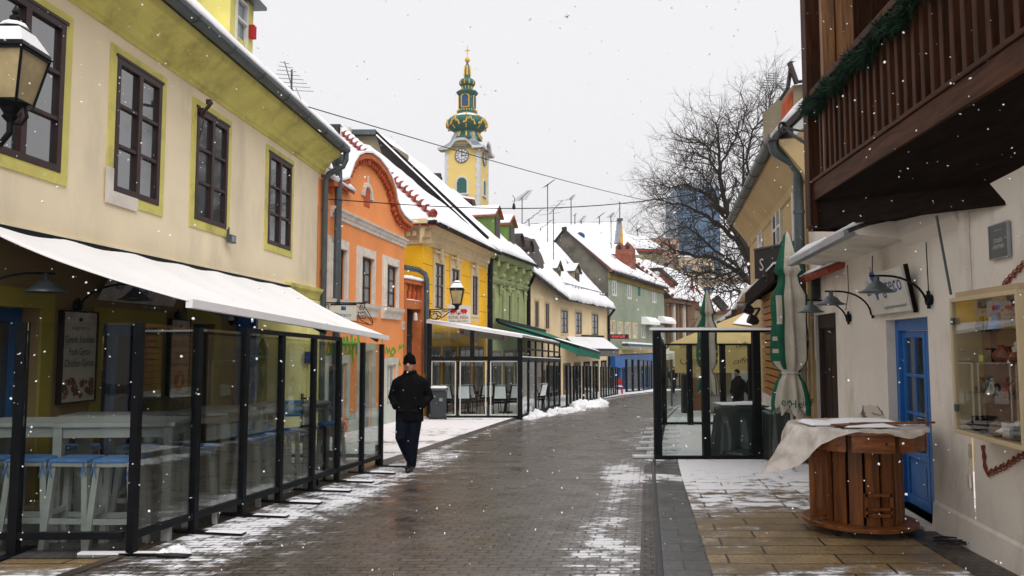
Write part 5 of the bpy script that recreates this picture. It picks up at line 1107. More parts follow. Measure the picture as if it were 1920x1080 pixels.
# city blocks
def cityblock(label, Y, l, r, t, mat, rows, cols, depth=14, wm='pane', b0=.0, name='city_block'):
    p0, p1 = at(l, 560, Y), at(r, 560, Y); zt = at(l, t, Y).z; w = Wall(p0.xy, p1.xy, 1); g = T(name, label, 'building', (p0.x, Y, -2.8), None)
    b = MB(); w.box(b, 0, w.L, -2.8, zt, -.0, -depth) if False else b.hexa([V((p0.x,Y,-2.8)),V((p1.x,Y,-2.8)),V((p1.x,Y+depth,-2.8)),V((p0.x,Y+depth,-2.8)),V((p0.x,Y,zt)),V((p1.x,Y,zt)),V((p1.x,Y+depth,zt)),V((p0.x,Y+depth,zt))]); b.build('walls', m[mat], g)
    W_ = (p1.x-p0.x)
    for i in range(rows):
        for j in range(cols):
            x = p0.x+W_*(j+.25)/cols; z = zt-1.5-i*3.2; b = MB(); b.box((x+W_*.25/cols, Y-.05, z-.7), (W_*.5/cols, .12, 1.5)); b.build('window', m[wm], g)
    b = MB(); b.box(((p0.x+p1.x)/2, Y+depth/2, zt+.12), (W_+.4, depth+.4, .22)); b.build('roof_snow', m['snow'], g)
    return g
cityblock('salmon coloured city block behind the snowy roofs left of the tree', 150, 1222, 1274, 470, 'citypink', 2, 3)
cityblock('beige city block in front of the blue tower', 140, 1274, 1340, 482, 'citybeige', 2, 2)
cityblock('orange grey flat roofed block behind the brick chimney', 190, 1175, 1275, 447, 'citypink', 1, 4, wm='roofdark')
cityblock('pale block with a dark window strip left of the tree base', 120, 1310, 1425, 521, 'citybeige', 1, 3, wm='darkblue')
g = T('glass_tower', 'tall blue glass office tower far behind the bare tree', 'tower', tuple(at(1310, 560, 320)))
Y = 320; p0, p1 = at(1273,560,Y), at(1352,560,Y); zt = at(1300,352,Y).z; b = MB(); b.hexa([V((p0.x,Y,-2.8)),V((p1.x,Y,-2.8)),V((p1.x,Y+25,-2.8)),V((p0.x,Y+25,-2.8)),V((p0.x,Y,zt)),V((p1.x,Y,zt)),V((p1.x,Y+25,zt)),V((p0.x,Y+25,zt))]); b.build('glass_front', m['bluetower'], g)
b = MB()
for k in range(14): z = zt-3.4*k-.6; b.box(((p0.x+p1.x)/2, Y-.08, z), (p1.x-p0.x, .12, .35))
b.build('floor_band', m['darkblue'], g)
b = MB()
for k in range(9): b.box((p0.x+(p1.x-p0.x)*k/8, Y-.1, (zt-2.8)/2), (.18,.15,zt+2.8))
b.build('mullions', m['darkblue'], g)
b = MB(); b.hexa([V((p0.x+6,Y+2,zt)),V((p1.x-.5,Y+2,zt)),V((p1.x-.5,Y+20,zt)),V((p0.x+6,Y+20,zt)),V((p0.x+6,Y+2,zt+3)),V((p1.x-.5,Y+2,zt+3)),V((p1.x-.5,Y+20,zt+3)),V((p0.x+6,Y+20,zt+3))]); b.build('roof_storey', m['zinc'], g)

# ================================================================ CHURCH TOWER
YT = 118.0; tc = at(872, 400, YT); S = YT/F          # metres per pixel there
tw = T('church_tower', 'yellow church tower with clock, green and gold baroque spire and golden cross', 'church tower', (tc.x, YT+3, -2.8))
# corner towards the camera at px 899 : front face 836..899, side face 899..918
cA = at(899, 300, YT-.0); fl_ = at(834, 300, YT+1.2); dirF = V((fl_.x-cA.x, fl_.y-cA.y, 0)); wF = dirF.length; dirF.normalize(); dirS = V((-dirF.y*-1, dirF.x*-1, 0)); dirS = V((dirF.y, -dirF.x, 0)); 
if dirS.y < 0: dirS = -dirS
C_ = V((cA.x, cA.y, 0)); wS = wF
TC = C_+dirF*wF/2+dirS*wS/2
zt_ = at(880, 276, YT).z
ang = math.atan2(dirF.y, dirF.x); MT = Matrix.Rotation(ang, 3, 'Z')
b = MB(); b.box(TC+V((0,0,(zt_-2.8)/2)), (wF, wS, zt_+2.8), MT); b.build('walls', m['church'], tw)
FW = Wall((C_+dirF*wF).xy, C_.xy, 1); SW = Wall(C_.xy, (C_+dirS*wS).xy, 1)
b = MB()
for w in (FW, SW):
    for k in range(26):
        z = zt_-.4-k*.72; e = .62 if k % 2 else .42
        if z < 8: break
        w.box(b, 0, e, z-.70, z, .003, .07); w.box(b, w.L-e, w.L, z-.70, z, .003, .07)
b.build('quoins', m['churchwhite'], tw)
zr = lambda py: at(872, py, YT+2.5).z
mx_ = lambda px: px*S*1.02
# curved cornice with the clock gable
b = MB()
for w in (FW, SW):
    c = w.L/2; P0 = []
    for k in range(25):
        t = k/24; x = (t-.5)*(w.L+1.9); hgt = 1.35*math.exp(-((x)/1.55)**4); P0.append((c+x, zt_-.25+hgt))
    for k in range(24):
        (u0, z0), (u1, z1) = P0[k], P0[k+1]; b.hexa([w.p(u0,z0,-1), w.p(u1,z1,-1), w.p(u1,z1,.75), w.p(u0,z0,.75), w.p(u0,z0+.38,-1), w.p(u1,z1+.38,-1), w.p(u1,z1+.38,.85), w.p(u0,z0+.38,.85)])
    w.box(b, c-2.2, c+2.2, zt_-2.0, zt_, .003, .05) if False else None
b.build('curved_cornice', m['churchwhite'], tw)
b = MB(); 
for w in (FW, SW):
    c = w.L/2; b.prism([w.p(c+1.9*math.cos(R(k*18)), zt_-.05+1.25*math.sin(R(k*18)), 0) for k in range(11)], -w.n*1.0)
b.build('clock_gable', m['church'], tw)
for w, nm in ((FW, 'front'), (SW, 'side')):
    c = w.L/2; zc = at(867, 290, YT).z; r_ = 13.3*S; b = MB(); b.tube([w.p(c, zc, .02), w.p(c, zc, .12)], r_, 32); ck = b.build('clock_face', m['churchwhite'], tw)
    b = MB()
    for k in range(32): t0, t1 = R(k*11.25), R(k*11.25+11.25); b.bar(w.p(c+r_*math.cos(t0), zc+r_*math.sin(t0), .12), w.p(c+r_*math.cos(t1), zc+r_*math.sin(t1), .12), .10, .12, up=w.n); b.bar(w.p(c+r_*.58*math.cos(t0), zc+r_*.58*math.sin(t0), .13), w.p(c+r_*.58*math.cos(t1), zc+r_*.58*math.sin(t1), .13), .05, .05, up=w.n)
    for k in range(12): t0 = R(k*30); b.bar(w.p(c+r_*.66*math.cos(t0), zc+r_*.66*math.sin(t0), .14), w.p(c+r_*.9*math.cos(t0), zc+r_*.9*math.sin(t0), .14), .10, .05, up=w.n)
    b.build('numerals', m['gutter'], ck)
    b = MB(); b.bar(w.p(c, zc-.2, .17), w.p(c, zc+r_*.85, .17), .10, .05, up=w.n); b.bar(w.p(c-.1, zc, .17), w.p(c+r_*.6, zc, .17), .10, .05, up=w.n); b.build('hands', m['ink'], ck)
    z0, z1 = at(867, 361, YT).z, at(867, 341, YT).z; b = MB(); ww = .8
    b.prism([w.p(c-ww,z0,.02), w.p(c+ww,z0,.02)]+[w.p(c+ww*math.cos(R(k*22.5)), z1+ww*math.sin(R(k*22.5)), .02) for k in range(9)], w.n*.06); wi = b.build('arched_window', m['copper'], tw)
    b = MB(); s = ww+.22
    w.box(b, c-s, c-ww, z0, z1, .01, .16); w.box(b, c+ww, c+s, z0, z1, .01, .16); w.box(b, c-s-.1, c+s+.1, z0-.25, z0, .01, .25)
    for k in range(8): t0, t1 = R(k*22.5), R(k*22.5+22.5); b.bar(w.p(c+(ww+.11)*math.cos(t0), z1+(ww+.11)*math.sin(t0), .08), w.p(c+(ww+.11)*math.cos(t1), z1+(ww+.11)*math.sin(t1), .08), .22, .14, up=w.n)
    b.build('surround', m['churchwhite'], wi)
# flared roof skirt + lathe spire (8 sided and squarish)
def oct_(name, prof, mat, n=8, par=tw, a0=math.pi/8, smooth=False):
    b = MB(); b.lathe(TC+V((0,0,0)), [(r*S*1.03, zr(y)) for r, y in prof], n, Matrix.Rotation(ang, 3, 'Z'), a0=a0); return b.build(name, m[mat], par, smooth=smooth)
ca = TC.x/TC.y*F+960
oct_('roof_skirt', [(56,281),(47,276),(38,270),(33,263),(30,257),(28,250)], 'zinc', 4, a0=math.pi/4)
oct_('neck', [(30,262),(26,256),(23,250),(22,246)], 'copper')
oct_('onion_dome', [(22,250),(23,246),(30,242),(36,238),(38.5,232),(38.5,227),(35,222),(26,218),(20,215),(18,211)], 'copper', 16)
oct_('dome_snow', [(33.5,221.8),(27,217.8),(20,214.5),(18.5,212.5)], 'snow', 16)
oct_('lantern', [(19,214),(18.5,206),(17.5,205),(15.5,204),(15,183),(15.5,178),(18,176),(21,172),(21,170),(14,168),(12,166)], 'copper')
oct_('small_onion', [(9,168),(9,163),(10,160),(14,157),(15.5,153),(14,148),(9,145),(6,143),(5.5,141)], 'copper', 16)
oct_('spirelet', [(6,143),(5,130),(3,117),(1.5,114)], 'copper')
b = MB(); b.ball(TC+V((0,0,zr(109))), 5.2*S, nu=14, nv=10); b.build('golden_ball', m['gold'], tw, smooth=True)
b = MB(); b.box(TC+V((0,0,(zr(106)+zr(83))/2)), (.14,.14,zr(83)-zr(106))); b.box(TC+V((0,0,zr(91))), (.75,.14,.14), MT); b.build('cross', m['gold'], tw)
b = MB()
def gring(y0, r0, y1, r1, n, w=.18, ph=0):
    for k in range(n):
        t = 2*math.pi*(k+ph)/n; e = V((math.cos(t), math.sin(t), 0)); b.tube([TC+e*r0*S*1.06+V((0,0,zr(y0))), TC+e*(r0+r1)/2*S*1.09+V((0,0,zr((y0+y1)/2))), TC+e*r1*S*1.06+V((0,0,zr(y1)))], w, 6)
def gscroll(y, r, hgt, n, w=.16):
    for k in range(n):
        t = 2*math.pi*(k+.5)/n+ang; P_ = []
        for i in range(15):
            f = i/14; a_ = t+(f-.5)*2*math.pi/n*.78; z = zr(y)+hgt*math.cos((f-.5)*math.pi*2)*.5+.25*math.sin(f*25)
            rr = (r-1.2*abs(math.cos((f-.5)*math.pi*2)))*S*1.05; P_.append(TC+V((rr*math.cos(a_), rr*math.sin(a_), z)))
        b.tube(P_, w, 5)
gscroll(232, 38.6, .9, 8, .13); gring(222,34,214,19,8,.12); gring(243,29,238,35,8,.12); gring(259,28,250,23,12,.15); gring(157,14,149,14,10,.08); gring(165,9.3,160,10,10,.09)
gring(139,5.4,120,3.6,4,.16); gring(208,18.8,205.5,18,24,.08); 
for k in range(4):
    t = ang+k*math.pi/2; e = V((math.cos(t), math.sin(t), 0)); s = V((-e.y, e.x, 0)); o_r = 14.6*S*1.03
    for sg in (-1, 1): b.bar(TC+e*o_r+s*sg*.62+V((0,0,zr(201))), TC+e*o_r+s*sg*.62+V((0,0,zr(182))), .14, .2)
    b.bar(TC+e*o_r-s*.6+V((0,0,zr(201))), TC+e*o_r+s*.6+V((0,0,zr(201))), .14, .16)
    for i in range(6): a0_, a1_ = R(180*i/6), R(180*(i+1)/6); b.bar(TC+e*o_r+s*.62*math.cos(a0_)+V((0,0,zr(182)+.5*math.sin(a0_))), TC+e*o_r+s*.62*math.cos(a1_)+V((0,0,zr(182)+.5*math.sin(a1_))), .14, .18)
b.build('gilding', m['gold'], tw)
b = MB()
for k in range(4):
    t = ang+k*math.pi/2; e = V((math.cos(t), math.sin(t), 0)); s = V((-e.y, e.x, 0)); b.box(TC+e*14.2*S*1.03+V((0,0,(zr(200)+zr(181))/2)), (.3,1.0,zr(181)-zr(200)), Matrix.Rotation(t, 3, 'Z'))
b.build('lantern_window', m['darkblue'], tw)
# red roof fragment under the tower
b = MB(); b.prism([at(842,356,60), at(862,368,60), at(884,372,60), at(884,378,60), at(838,374,60)], (0,3,0)); rf = T('red_roof_peak', 'snow edged red tiled roof peak in front of the church tower', 'roof', tuple(at(860,372,60))); b.build('tiles', m['redtile'], rf)
b = MB(); b.prism([at(846,356,59.8), at(866,370,59.8), at(890,374,59.8), at(890,371,59.8), at(866,366,59.8), at(850,353,59.8)], (0,3,0)); b.build('snow', m['snow'], rf)
b = MB(); b.box(at(820, 345, 45), (.45,.5,1.2)); b.box(at(820, 334, 45), (.55,.6,.12)); tag(b.build('chimney', m['roofdark']), 'dark little chimney left of the church tower', 'chimney')

# antennas
for i, (px, yb, yt, Y, els, w_, lab) in enumerate(((979,425,369,52,10,1.3,'TV antenna with fan of rods just right of the green dormers'),(1027,445,345,50,8,.8,'tallest thin antenna mast of the row, in front of the long snowy roof'),(1038,500,392,48,4,1.6,'antenna mast with a tilted yellow boom above the small dormers'),(992,432,410,54,4,1.6,'short antenna above the left end of the long roof'),(1071,422,371,88,5,1.0,'thin antenna mast at the middle of the long roof'),(1124,421,405,88,4,1.0,'small antenna at the right of the long roof ridge'),(1146,460,404,76,6,.8,'antenna mast beside the white firewall'),(1196,455,430,110,5,1.2,'short antenna right of the brick chimney'),(1078,420,402,88,2,.4,'short bare mast on the long roof ridge'),(1014,440,427,58,3,1.5,'low bent antenna boom on the snowy roof edge'),(1090,420,412,88,4,1.2,'very small tilted antenna on the long roof ridge'))):
    p = at(px, yb, Y); zt = at(px, yt, Y).z; antenna(p.x, Y, p.z, zt-p.z, lab, els, w_, rz=.4 if i % 2 else .9, r=.022*Y/50)
# overhead wires
def wire(p, q, sag, label, r=.012):
    b = MB(); P_ = [p.lerp(q, k/24)+V((0,0,-sag*math.sin(math.pi*k/24))) for k in range(25)]; b.tube(P_, r, 5); return tag(b.build('overhead_wire', m['black']), label, 'wire', 'overhead wires')
wire(at(570,198,15.2), at(1300,395,34), .15, 'overhead wire running down to the right in front of the church clock', .011)
w1 = wire(at(588,371,17.5), at(1480,330,22), .55, 'overhead wire crossing the street level from the cream house downpipe to the tree', .012)
q = at(966, 366, 19); g = T('hanging_socket', 'small black lamp socket hanging from the overhead wire over the street', 'lamp', tuple(q))
b = MB(); b.tube([at(961,366,19), at(965,372,19), at(964,380,19)], .008, 5); b.build('cord', m['black'], g); b = MB(); b.lathe(at(963.5,388,19), [(.03,-.06),(.045,-.02),(.03,.06),(.015,.1)], 8); b.build('socket', m['ink'], g)
# near rope from the balcony
# ================================================================ BARE TREE
def tree():
    rt = random.Random(21); Y = 40.0; tg = T('bare_tree', 'big bare spreading tree behind the ochre house on the right', 'tree', (at(1430, 700, Y).x, Y, gz(Y)))
    tr = MB(); cr = MB()
    limbs = []
    def limb(pts, r0, r1, dY=0, mb=cr):
        P_ = []
        for i, (x, y) in enumerate(pts): P_.append(at(x if x > 1360 else 1360-(1360-x)*.86, y if y > 300 else 300-(300-y)*.9, Y+dY*i/(len(pts)-1)+ (rt.uniform(-.3,.3) if i else 0)))
        Q_ = []
        for i in range(len(P_)-1):
            for k in range(3): Q_.append(P_[i].lerp(P_[i+1], k/3)+V((rt.uniform(-.05,.05), rt.uniform(-.05,.05), rt.uniform(-.05,.05)))*(1 if i+k else 0))
        Q_.append(P_[-1]); n = len(Q_); mb.tube(Q_, [r0+(r1-r0)*(i/(n-1))**.8 for i in range(n)], 7); limbs.append((Q_, r0, r1))
    limb([(1445,720),(1440,640),(1425,560),(1412,505)], .42, .28, 0, tr)
    limb([(1412,505),(1395,460),(1372,420),(1358,380),(1348,330),(1346,280),(1340,225)], .24, .04, -2, tr)
    limb([(1425,560),(1408,530),(1370,500),(1330,482),(1290,478),(1255,470),(1222,455)], .17, .03, -4)
    limb([(1412,505),(1380,450),(1345,420),(1310,400),(1270,385),(1235,380),(1205,372)], .16, .03, 3)
    limb([(1358,400),(1330,372),(1300,355),(1270,345),(1240,352),(1215,345)], .10, .02, -2)
    limb([(1425,560),(1415,500),(1420,450),(1412,380),(1420,310),(1435,240),(1436,165)], .18, .03, 3)
    limb([(1412,450),(1390,390),(1395,330),(1392,270),(1380,225)], .12, .02, -3)
    limb([(1348,330),(1325,300),(1295,285),(1270,300)], .08, .02, 2)
    limb([(1346,290),(1318,272),(1290,258)], .06, .02, -2)
    limb([(1408,530),(1390,505),(1340,470),(1300,440),(1275,425),(1240,430)], .11, .02, -5)
    limb([(1420,450),(1445,390),(1460,330),(1462,270),(1470,230)], .11, .02, 2)
    limb([(1390,505),(1355,515),(1320,510),(1290,520),(1262,512)], .09, .02, -3)
    limb([(1345,320),(1370,270),(1390,240),(1400,190)], .08, .02, 2)
    limb([(1425,560),(1400,556),(1380,545),(1350,548),(1325,540)], .08, .02, -2)
    limb([(1420,400),(1400,300),(1410,240),(1440,200),(1450,150)], .08, .02, -2)
    limb([(1372,420),(1350,400),(1335,360),(1310,325),(1262,310)], .09, .02, 3)
    cen = at(1400, 440, Y)
    def twig(p, d, L_, r, lvl):
        n = 4; Q_ = [p]; dd = d.copy()
        for k in range(n):
            dd = (dd+V((rt.gauss(0,.22), rt.gauss(0,.25), rt.gauss(0,.2)+.03))).normalized(); Q_.append(Q_[-1]+dd*L_/n)
        cr.tube(Q_, [r*(1-.75*i/n) for i in range(n+1)], 3 if lvl > 1 else 4, cap=False)
        if lvl < 3:
            for k in range(3 if lvl == 1 else 4):
                i = rt.randint(1, n); side = dd.cross(V((rt.gauss(0,1), rt.gauss(0,1), rt.gauss(0,1)))).normalized()
                twig(Q_[i], (dd*.75+side*rt.uniform(.4,.9)).normalized(), L_*rt.uniform(.45,.7), r*.55, lvl+1)
    for Q_, r0, r1 in limbs[1:]:
        n = len(Q_)
        for i in range(2, n):
            for k in range(3 if i < n-4 else 4):
                d0 = (Q_[min(i+1, n-1)]-Q_[i-1]).normalized(); side = d0.cross(V((rt.gauss(0,1), rt.gauss(0,1), rt.gauss(0,1)))).normalized(); out = (Q_[i]-cen).normalized()
                twig(Q_[i], (d0*.5+side*.8+out*.35).normalized(), rt.uniform(1.0,2.0), max(.018, .035*(1-i/n)+.014), 1)
    tr.build('trunk', m['bark'], tg); cr.build('crown', m['bark'], tg); return tg
tree()
# ================================================================ ROYAL INDIA TERRACE
TY = 25.0; xa_, xb_ = at(805, 700, TY).x, at(975, 700, TY).x
rt_ = T('glazed_terrace', 'black framed glass terrace with white edged panels in front of the yellow house', 'terrace', (xa_, TY, gz(TY)))
zf = lambda py: at(890, py, TY).z
def gpanel(par, p, q, z0, z1, edge='whiteframe', ew=.035, name='glass_panel', th=.04):
    """glass panel between two plan points with a thin coloured edge"""
    w = Wall(p, q); b = MB()
    for e in ((0,ew,z0,z1),(w.L-ew,w.L,z0,z1),(ew,w.L-ew,z0,z0+ew),(ew,w.L-ew,z1-ew,z1)): w.box(b, *e, -th/2, th/2)
    f_ = b.build(name, m[edge], par); b = MB(); w.box(b, ew*.8, w.L-ew*.8, z0+ew*.8, z1-ew*.8, -.005, .005); b.build('glass_pane', m['glass'], f_)
zmid, zbot = zf(672), gz(TY)
top0, top1 = at(800, 603, TY).z, at(978, 631, TY).z
PX = [805, 858.5, 915.5, 975]
b = MB(); b.bar((xa_, TY, zbot+.06), (xb_, TY, zbot+.06), .10, .12); b.bar((xa_, TY, zmid), (xb_, TY, zmid), .10, .13); b.build('rail', m['black'], rt_)
for px, w_ in ((805,.14),(885,.13),(975,.16)):
    x = at(px, 700, TY).x; tt = (x-xa_)/(xb_-xa_); b = MB(); z0_ = zbot if px != 885 else zmid+.065; b.box((x, TY, (z0_+top0+(top1-top0)*tt)/2), (w_, w_, top0+(top1-top0)*tt-z0_)); b.build('post', m['black'], rt_)
for i in range(3):
    x0, x1 = at(PX[i], 700, TY).x+.06, at(PX[i+1], 700, TY).x-.06; gpanel(rt_, (x0, TY), (x1, TY), zbot+.13, zmid-.08)
    if i in (1, 2):
        b = MB(); b.box((at(PX[i], 700, TY).x, TY, (zbot+zmid)/2), (.05,.06,zmid-zbot-.2)); b.build('post', m['black'], rt_)
for (p0, p1) in ((805, 885), (885, 975)):
    x0, x1 = at(p0, 640, TY).x+.08, at(p1, 640, TY).x-.08; b = MB(); t0 = (x0-xa_)/(xb_-xa_); t1 = (x1-xa_)/(xb_-xa_)
    b.prism([V((x0,TY-.005,zmid+.07)), V((x1,TY-.005,zmid+.07)), V((x1,TY-.005,top0+(top1-top0)*t1-.06)), V((x0,TY-.005,top0+(top1-top0)*t0-.06))], (0,.01,0)); b.build('glass_pane', m['glass'], rt_)
# roof slab sloping to the street
ty2 = 33.2; S0, S1 = V((xb_+.03, TY, top1)), at(1047, 655, 0.01+32.0); S1 = V((xl(32.5)-.25, 32.5, top1-.22)); W0, W1 = V((xa_-.1, TY, top0)), YW.p(YL-.3, top0-.1, .05)
b = MB(); b.prism([W0, S0, S1, W1], (0,0,.05)); b.build('roof_awning', m['canvas'], rt_)
b = MB(); b.patch(W0+V((0,-.05,.05)), S0+V((0,-.05,.05)), S1+V((0,0,.05)), W1+V((0,0,.05)), .05, 20, 10, .8); b.build('roof_snow', m['snow'], rt_, smooth=True)
b = MB(); b.bar(W0+V((0,-.06,0)), S0+V((.05,-.06,0)), .05, .09); b.build('edge_rail', m['snowbar'], rt_)
# side along the street
sd_ = [V((xb_+(S1.x-xb_)*k/6, TY+(32.5-TY)*k/6, 0)) for k in range(7)]
for k in range(6):
    p, q = sd_[k], sd_[k+1]; zg = gz(q.y)
    gpanel(rt_, (p.x+.02, p.y+.06), (q.x-.01, q.y-.04), zg+.12, zmid-.08-.2*(k/6), edge='black', ew=.05)
    b = MB(); b.box((q.x, q.y, (zg+top1-.2*(k+1)/6)/2), (.07,.07,top1-.2*(k+1)/6-zg)); b.build('post', m['black'], rt_)
b = MB(); 
for z, e in ((zmid, .10), (zmid+.32, .06), (top1-.05, .08)): b.bar((sd_[0].x, sd_[0].y, z), (sd_[-1].x, sd_[-1].y, z-.2), .07, e)
b.bar((sd_[0].x, sd_[0].y, zbot+.06), (sd_[-1].x, sd_[-1].y, gz(32.5)+.06), .08, .12); b.build('rail', m['black'], rt_)
b = MB(); b.bar((sd_[0].x, sd_[0].y, zmid+.06), (sd_[-1].x, sd_[-1].y, zmid-.14), .075, .03); b.build('rail_snow', m['snow'], rt_)
b = MB(); b.hexa([V((at(860,590,26).x,26.2,at(860,628,26).z)), V((at(950,590,26).x,26.2,at(950,640,26).z)), V((at(950,590,26).x,26.25,at(950,640,26).z)), V((at(860,590,26).x,26.25,at(860,628,26).z)), V((at(860,590,26).x,26.2,at(860,614,26).z)), V((at(950,590,26).x,26.2,at(950,628,26).z)), V((at(950,590,26).x,26.25,at(950,628,26).z)), V((at(860,590,26).x,26.25,at(860,614,26).z))]); ln = T('advert_banner', 'narrow cream banner hanging inside the glazed terrace roof', 'banner', (at(900,590,26).x, 26.2, 1.6)); b.build('cloth', m['canvas'], ln)
b = MB(); b.box((at(866,590,26).x, 26.18, at(866,623,26).z), (.12,.02,.12)); b.box((at(942,590,26).x, 26.18, at(942,634,26).z), (.1,.02,.1)); b.build('emblem', m['red'], ln)
# chairs
def chair_proto():
    t = T('terrace_chair', '', 'chair', (0,0,0), 'snow dusted chairs inside the glazed terrace')
    b = MB(); b.box((0,0,.45), (.5,.46,.04)); b.build('seat', m['wool'], t)
    b = MB(); 
    for s in (-1,1): b.bar((s*.24,.21,.42), (s*.19,.36,1.02), .03, .03)
    b.bar((-.19,.36,1.02), (.19,.36,1.02), .03, .03); bk = b.build('back_frame', m['black'], t)
    b = MB(); b.hexa([V(q) for q in ((-.22,.22,.52),(.22,.22,.52),(.22,.235,.52),(-.22,.235,.52),(-.17,.34,1.0),(.17,.34,1.0),(.17,.355,1.0),(-.17,.355,1.0))]); b.build('backrest', m['coat'], t)
    b = MB(); b.hexa([V(q) for q in ((-.19,.25,.60),(.19,.25,.60),(.19,.285,.60),(-.19,.285,.60),(-.165,.355,1.0),(.165,.355,1.0),(.165,.385,1.0),(-.165,.385,1.0))]); b.box((0,.345,1.03), (.36,.05,.03)); b.build('snow_cover', m['snow'], bk)
    for sx in (-1,1):
        for sy in (-1,1): b = MB(); b.bar((sx*.22,sy*.2,.43), (sx*.25,sy*.25,0), .025, .025); b.build('leg', m['black'], t)
    b = MB()
    for sx in (-1,1): b.bar((sx*.26,-.2,.66), (sx*.26,.26,.66), .04, .025); b.bar((sx*.25,-.2,.45), (sx*.26,-.2,.66), .02, .02)
    b.build('armrest', m['black'], t); return t
cp = chair_proto()
cs = [(845,26.0,2.7,'first on the left, beside the wheeled bin'),(868,25.9,3.3,'second from the left'),(890,26.6,2.6,'third from the left, a little further back'),(910,27.2,3.4,'fourth from the left, by the table'),(938,25.8,3.15,'with its broad snowy back close behind the right front panel'),(962,26.4,3.5,'fifth in line, half hidden by the right corner post'),(925,28.6,0.2,'deep inside, facing the front row'),(1005,28.4,4.2,'behind the side panes, right of the corner post')]
for i, (px, y, a_, lab) in enumerate(cs):
    o = cp if i == 0 else copy_tree(cp); o.location = (at(px, 700, y).x, y, gz(y)+.055); o.rotation_euler.z = a_+math.pi*0; o['label'] = 'dark chair with snow on its back inside the glazed terrace, '+lab if len(lab.split()) < 5 else 'snow dusted dark chair '+lab
for i, (px, y, lab) in enumerate(((878, 27.6, 'left dark square table between the snowy chairs'), (948, 27.8, 'right dark square table between the snowy chairs'))):
    t = T('terrace_table', lab, 'table', (at(px,700,y).x, y, gz(y)+.055), 'dark tables inside the glazed terrace'); x = t.location.x; z = t.location.z
    b = MB(); b.box((x, y, z+.73), (.75,.75,.04)); b.build('tabletop', m['black'], t); b = MB(); b.box((x, y, z+.36), (.08,.08,.7)); b.box((x, y, z+.02), (.5,.5,.03)); b.build('pedestal', m['black'], t)
# bin
bx_ = T('wheeled_bin', 'dark grey wheeled rubbish bin with snow on its lid beside the glazed terrace', 'bin', (at(822,780,24.4).x, 24.4, gz(24.4)+.055)); X, Y_, Z_ = bx_.location
b = MB(); b.box((X, Y_, Z_+.47), (.44,.5,.86), taper=1.16); b.build('body', m['bin'], bx_, bevel=.02)
b = MB(); b.box((X, Y_-.02, Z_+.93), (.58,.64,.06), taper=.9); b.build('lid', m['bin'], bx_, bevel=.01)
b = MB(); b.patch((X-.26,Y_-.3,Z_+.965),(X+.26,Y_-.3,Z_+.965),(X+.26,Y_+.26,Z_+.965),(X-.26,Y_+.26,Z_+.965), .07, 8, 8, .3); b.build('lid_snow', m['snow'], bx_, smooth=True)
for s in (-1, 1): b = MB(); b.tube([(X+s*.2,Y_-.2,Z_+.1),(X+s*.27,Y_-.2,Z_+.1)], .1, 12); b.build('wheel', m['rubber'], bx_)
b = MB(); b.box((X+.1,Y_-.29,Z_+.62), (.1,.02,.1)); b.build('sticker', m['zinc'], bx_)
# hanging lantern and sign
lb = at(806, 585, 24.95); g = T('hanging_lantern', 'black street lantern with snowy cap on a scrolled bracket before the yellow house', 'street lamp', tuple(at(803, 600, 25.2)))
def lantern(par, c, s, snow=True):
    """four sided lantern hanging under / standing on point c (its glass centre), s = glass height"""
    b = MB()
    for sx, sy in ((-1,-1),(1,-1),(1,1),(-1,1)): b.bar(c+V((sx*.27*s,sy*.27*s,-.5*s)), c+V((sx*.45*s,sy*.45*s,.5*s)), .045*s, .045*s)
    for k, r_ in ((-.5,.27),(.5,.45)):
        P_ = [c+V((sx*r_*s,sy*r_*s,k*s)) for sx, sy in ((-1,-1),(1,-1),(1,1),(-1,1))]
        for i in range(4): b.bar(P_[i], P_[(i+1) % 4], .06*s, .07*s)
    b.lathe(c, [(.40*s,-.52*s),(.2*s,-.6*s),(.12*s,-.72*s),(.16*s,-.78*s),(.05*s,-.9*s)], 8)
    b.build('frame', m['black'], par)
    b = MB(); b.hexa([c+V((sx*.26*s,sy*.26*s,-.49*s)) for sx, sy in ((-1,-1),(1,-1),(1,1),(-1,1))]+[c+V((sx*.44*s,sy*.44*s,.49*s)) for sx, sy in ((-1,-1),(1,-1),(1,1),(-1,1))]); b.build('glass', m['lampglass'], par)
    b = MB(); q = c+V((0,0,.52*s)); M4 = math.pi/4; b.lathe(q, [(.72*s,0),(.70*s,.04*s),(.36*s,.42*s),(.30*s,.44*s),(.30*s,.50*s),(.20*s,.58*s),(.07*s,.62*s)], 4 if s > .3 else 4, a0=M4); cp_ = b.build('cap', m['black'], par)
    b = MB(); b.lathe(q, [(.05*s,.60*s),(.1*s,.68*s),(.1*s,.74*s),(.045*s,.79*s),(.07*s,.84*s),(.02*s,.95*s),(.005*s,1.0*s)], 8); b.build('finial', m['black'], cp_)
    if snow: b = MB(); b.lathe(q, [(.66*s,.06*s),(.62*s,.14*s),(.37*s,.45*s),(.31*s,.46*s)], 4, a0=M4); b.lathe(q+V((0,0,.52*s)), [(.27*s,0),(.2*s,.09*s),(.08*s,.13*s)], 8); b.build('snow_cap', m['snow'], cp_)
lc = at(857, 557, 24.7); lantern(g, lc, .46)
b = MB(); br_ = lambda x, y: at(805+(x-222)/3.377*1.0, 360+y/3.377, 24.7)
for P_ in ([(222,745),(300,742),(400,740)],[(225,800),(225,745)],[(228,790),(240,805),(262,805),(275,790),(268,770),(250,768),(245,782)],[(235,760),(280,756),(300,775),(292,790),(275,782)],[(262,808),(310,790),(345,762),(390,745)],[(300,752),(330,755),(350,748)],[(232,750),(228,770),(236,788)]):
    b.tube([br_(*p) for p in P_], .018, 5)
b.tube([lc+V((0,0,-.40)), br_(400,740)], .03, 6); b.build('bracket', m['black'], g)
sg = T('restaurant_sign', 'square white Royal India sign with two red elephants under the lantern', 'sign', tuple(at(860, 605, 26)))
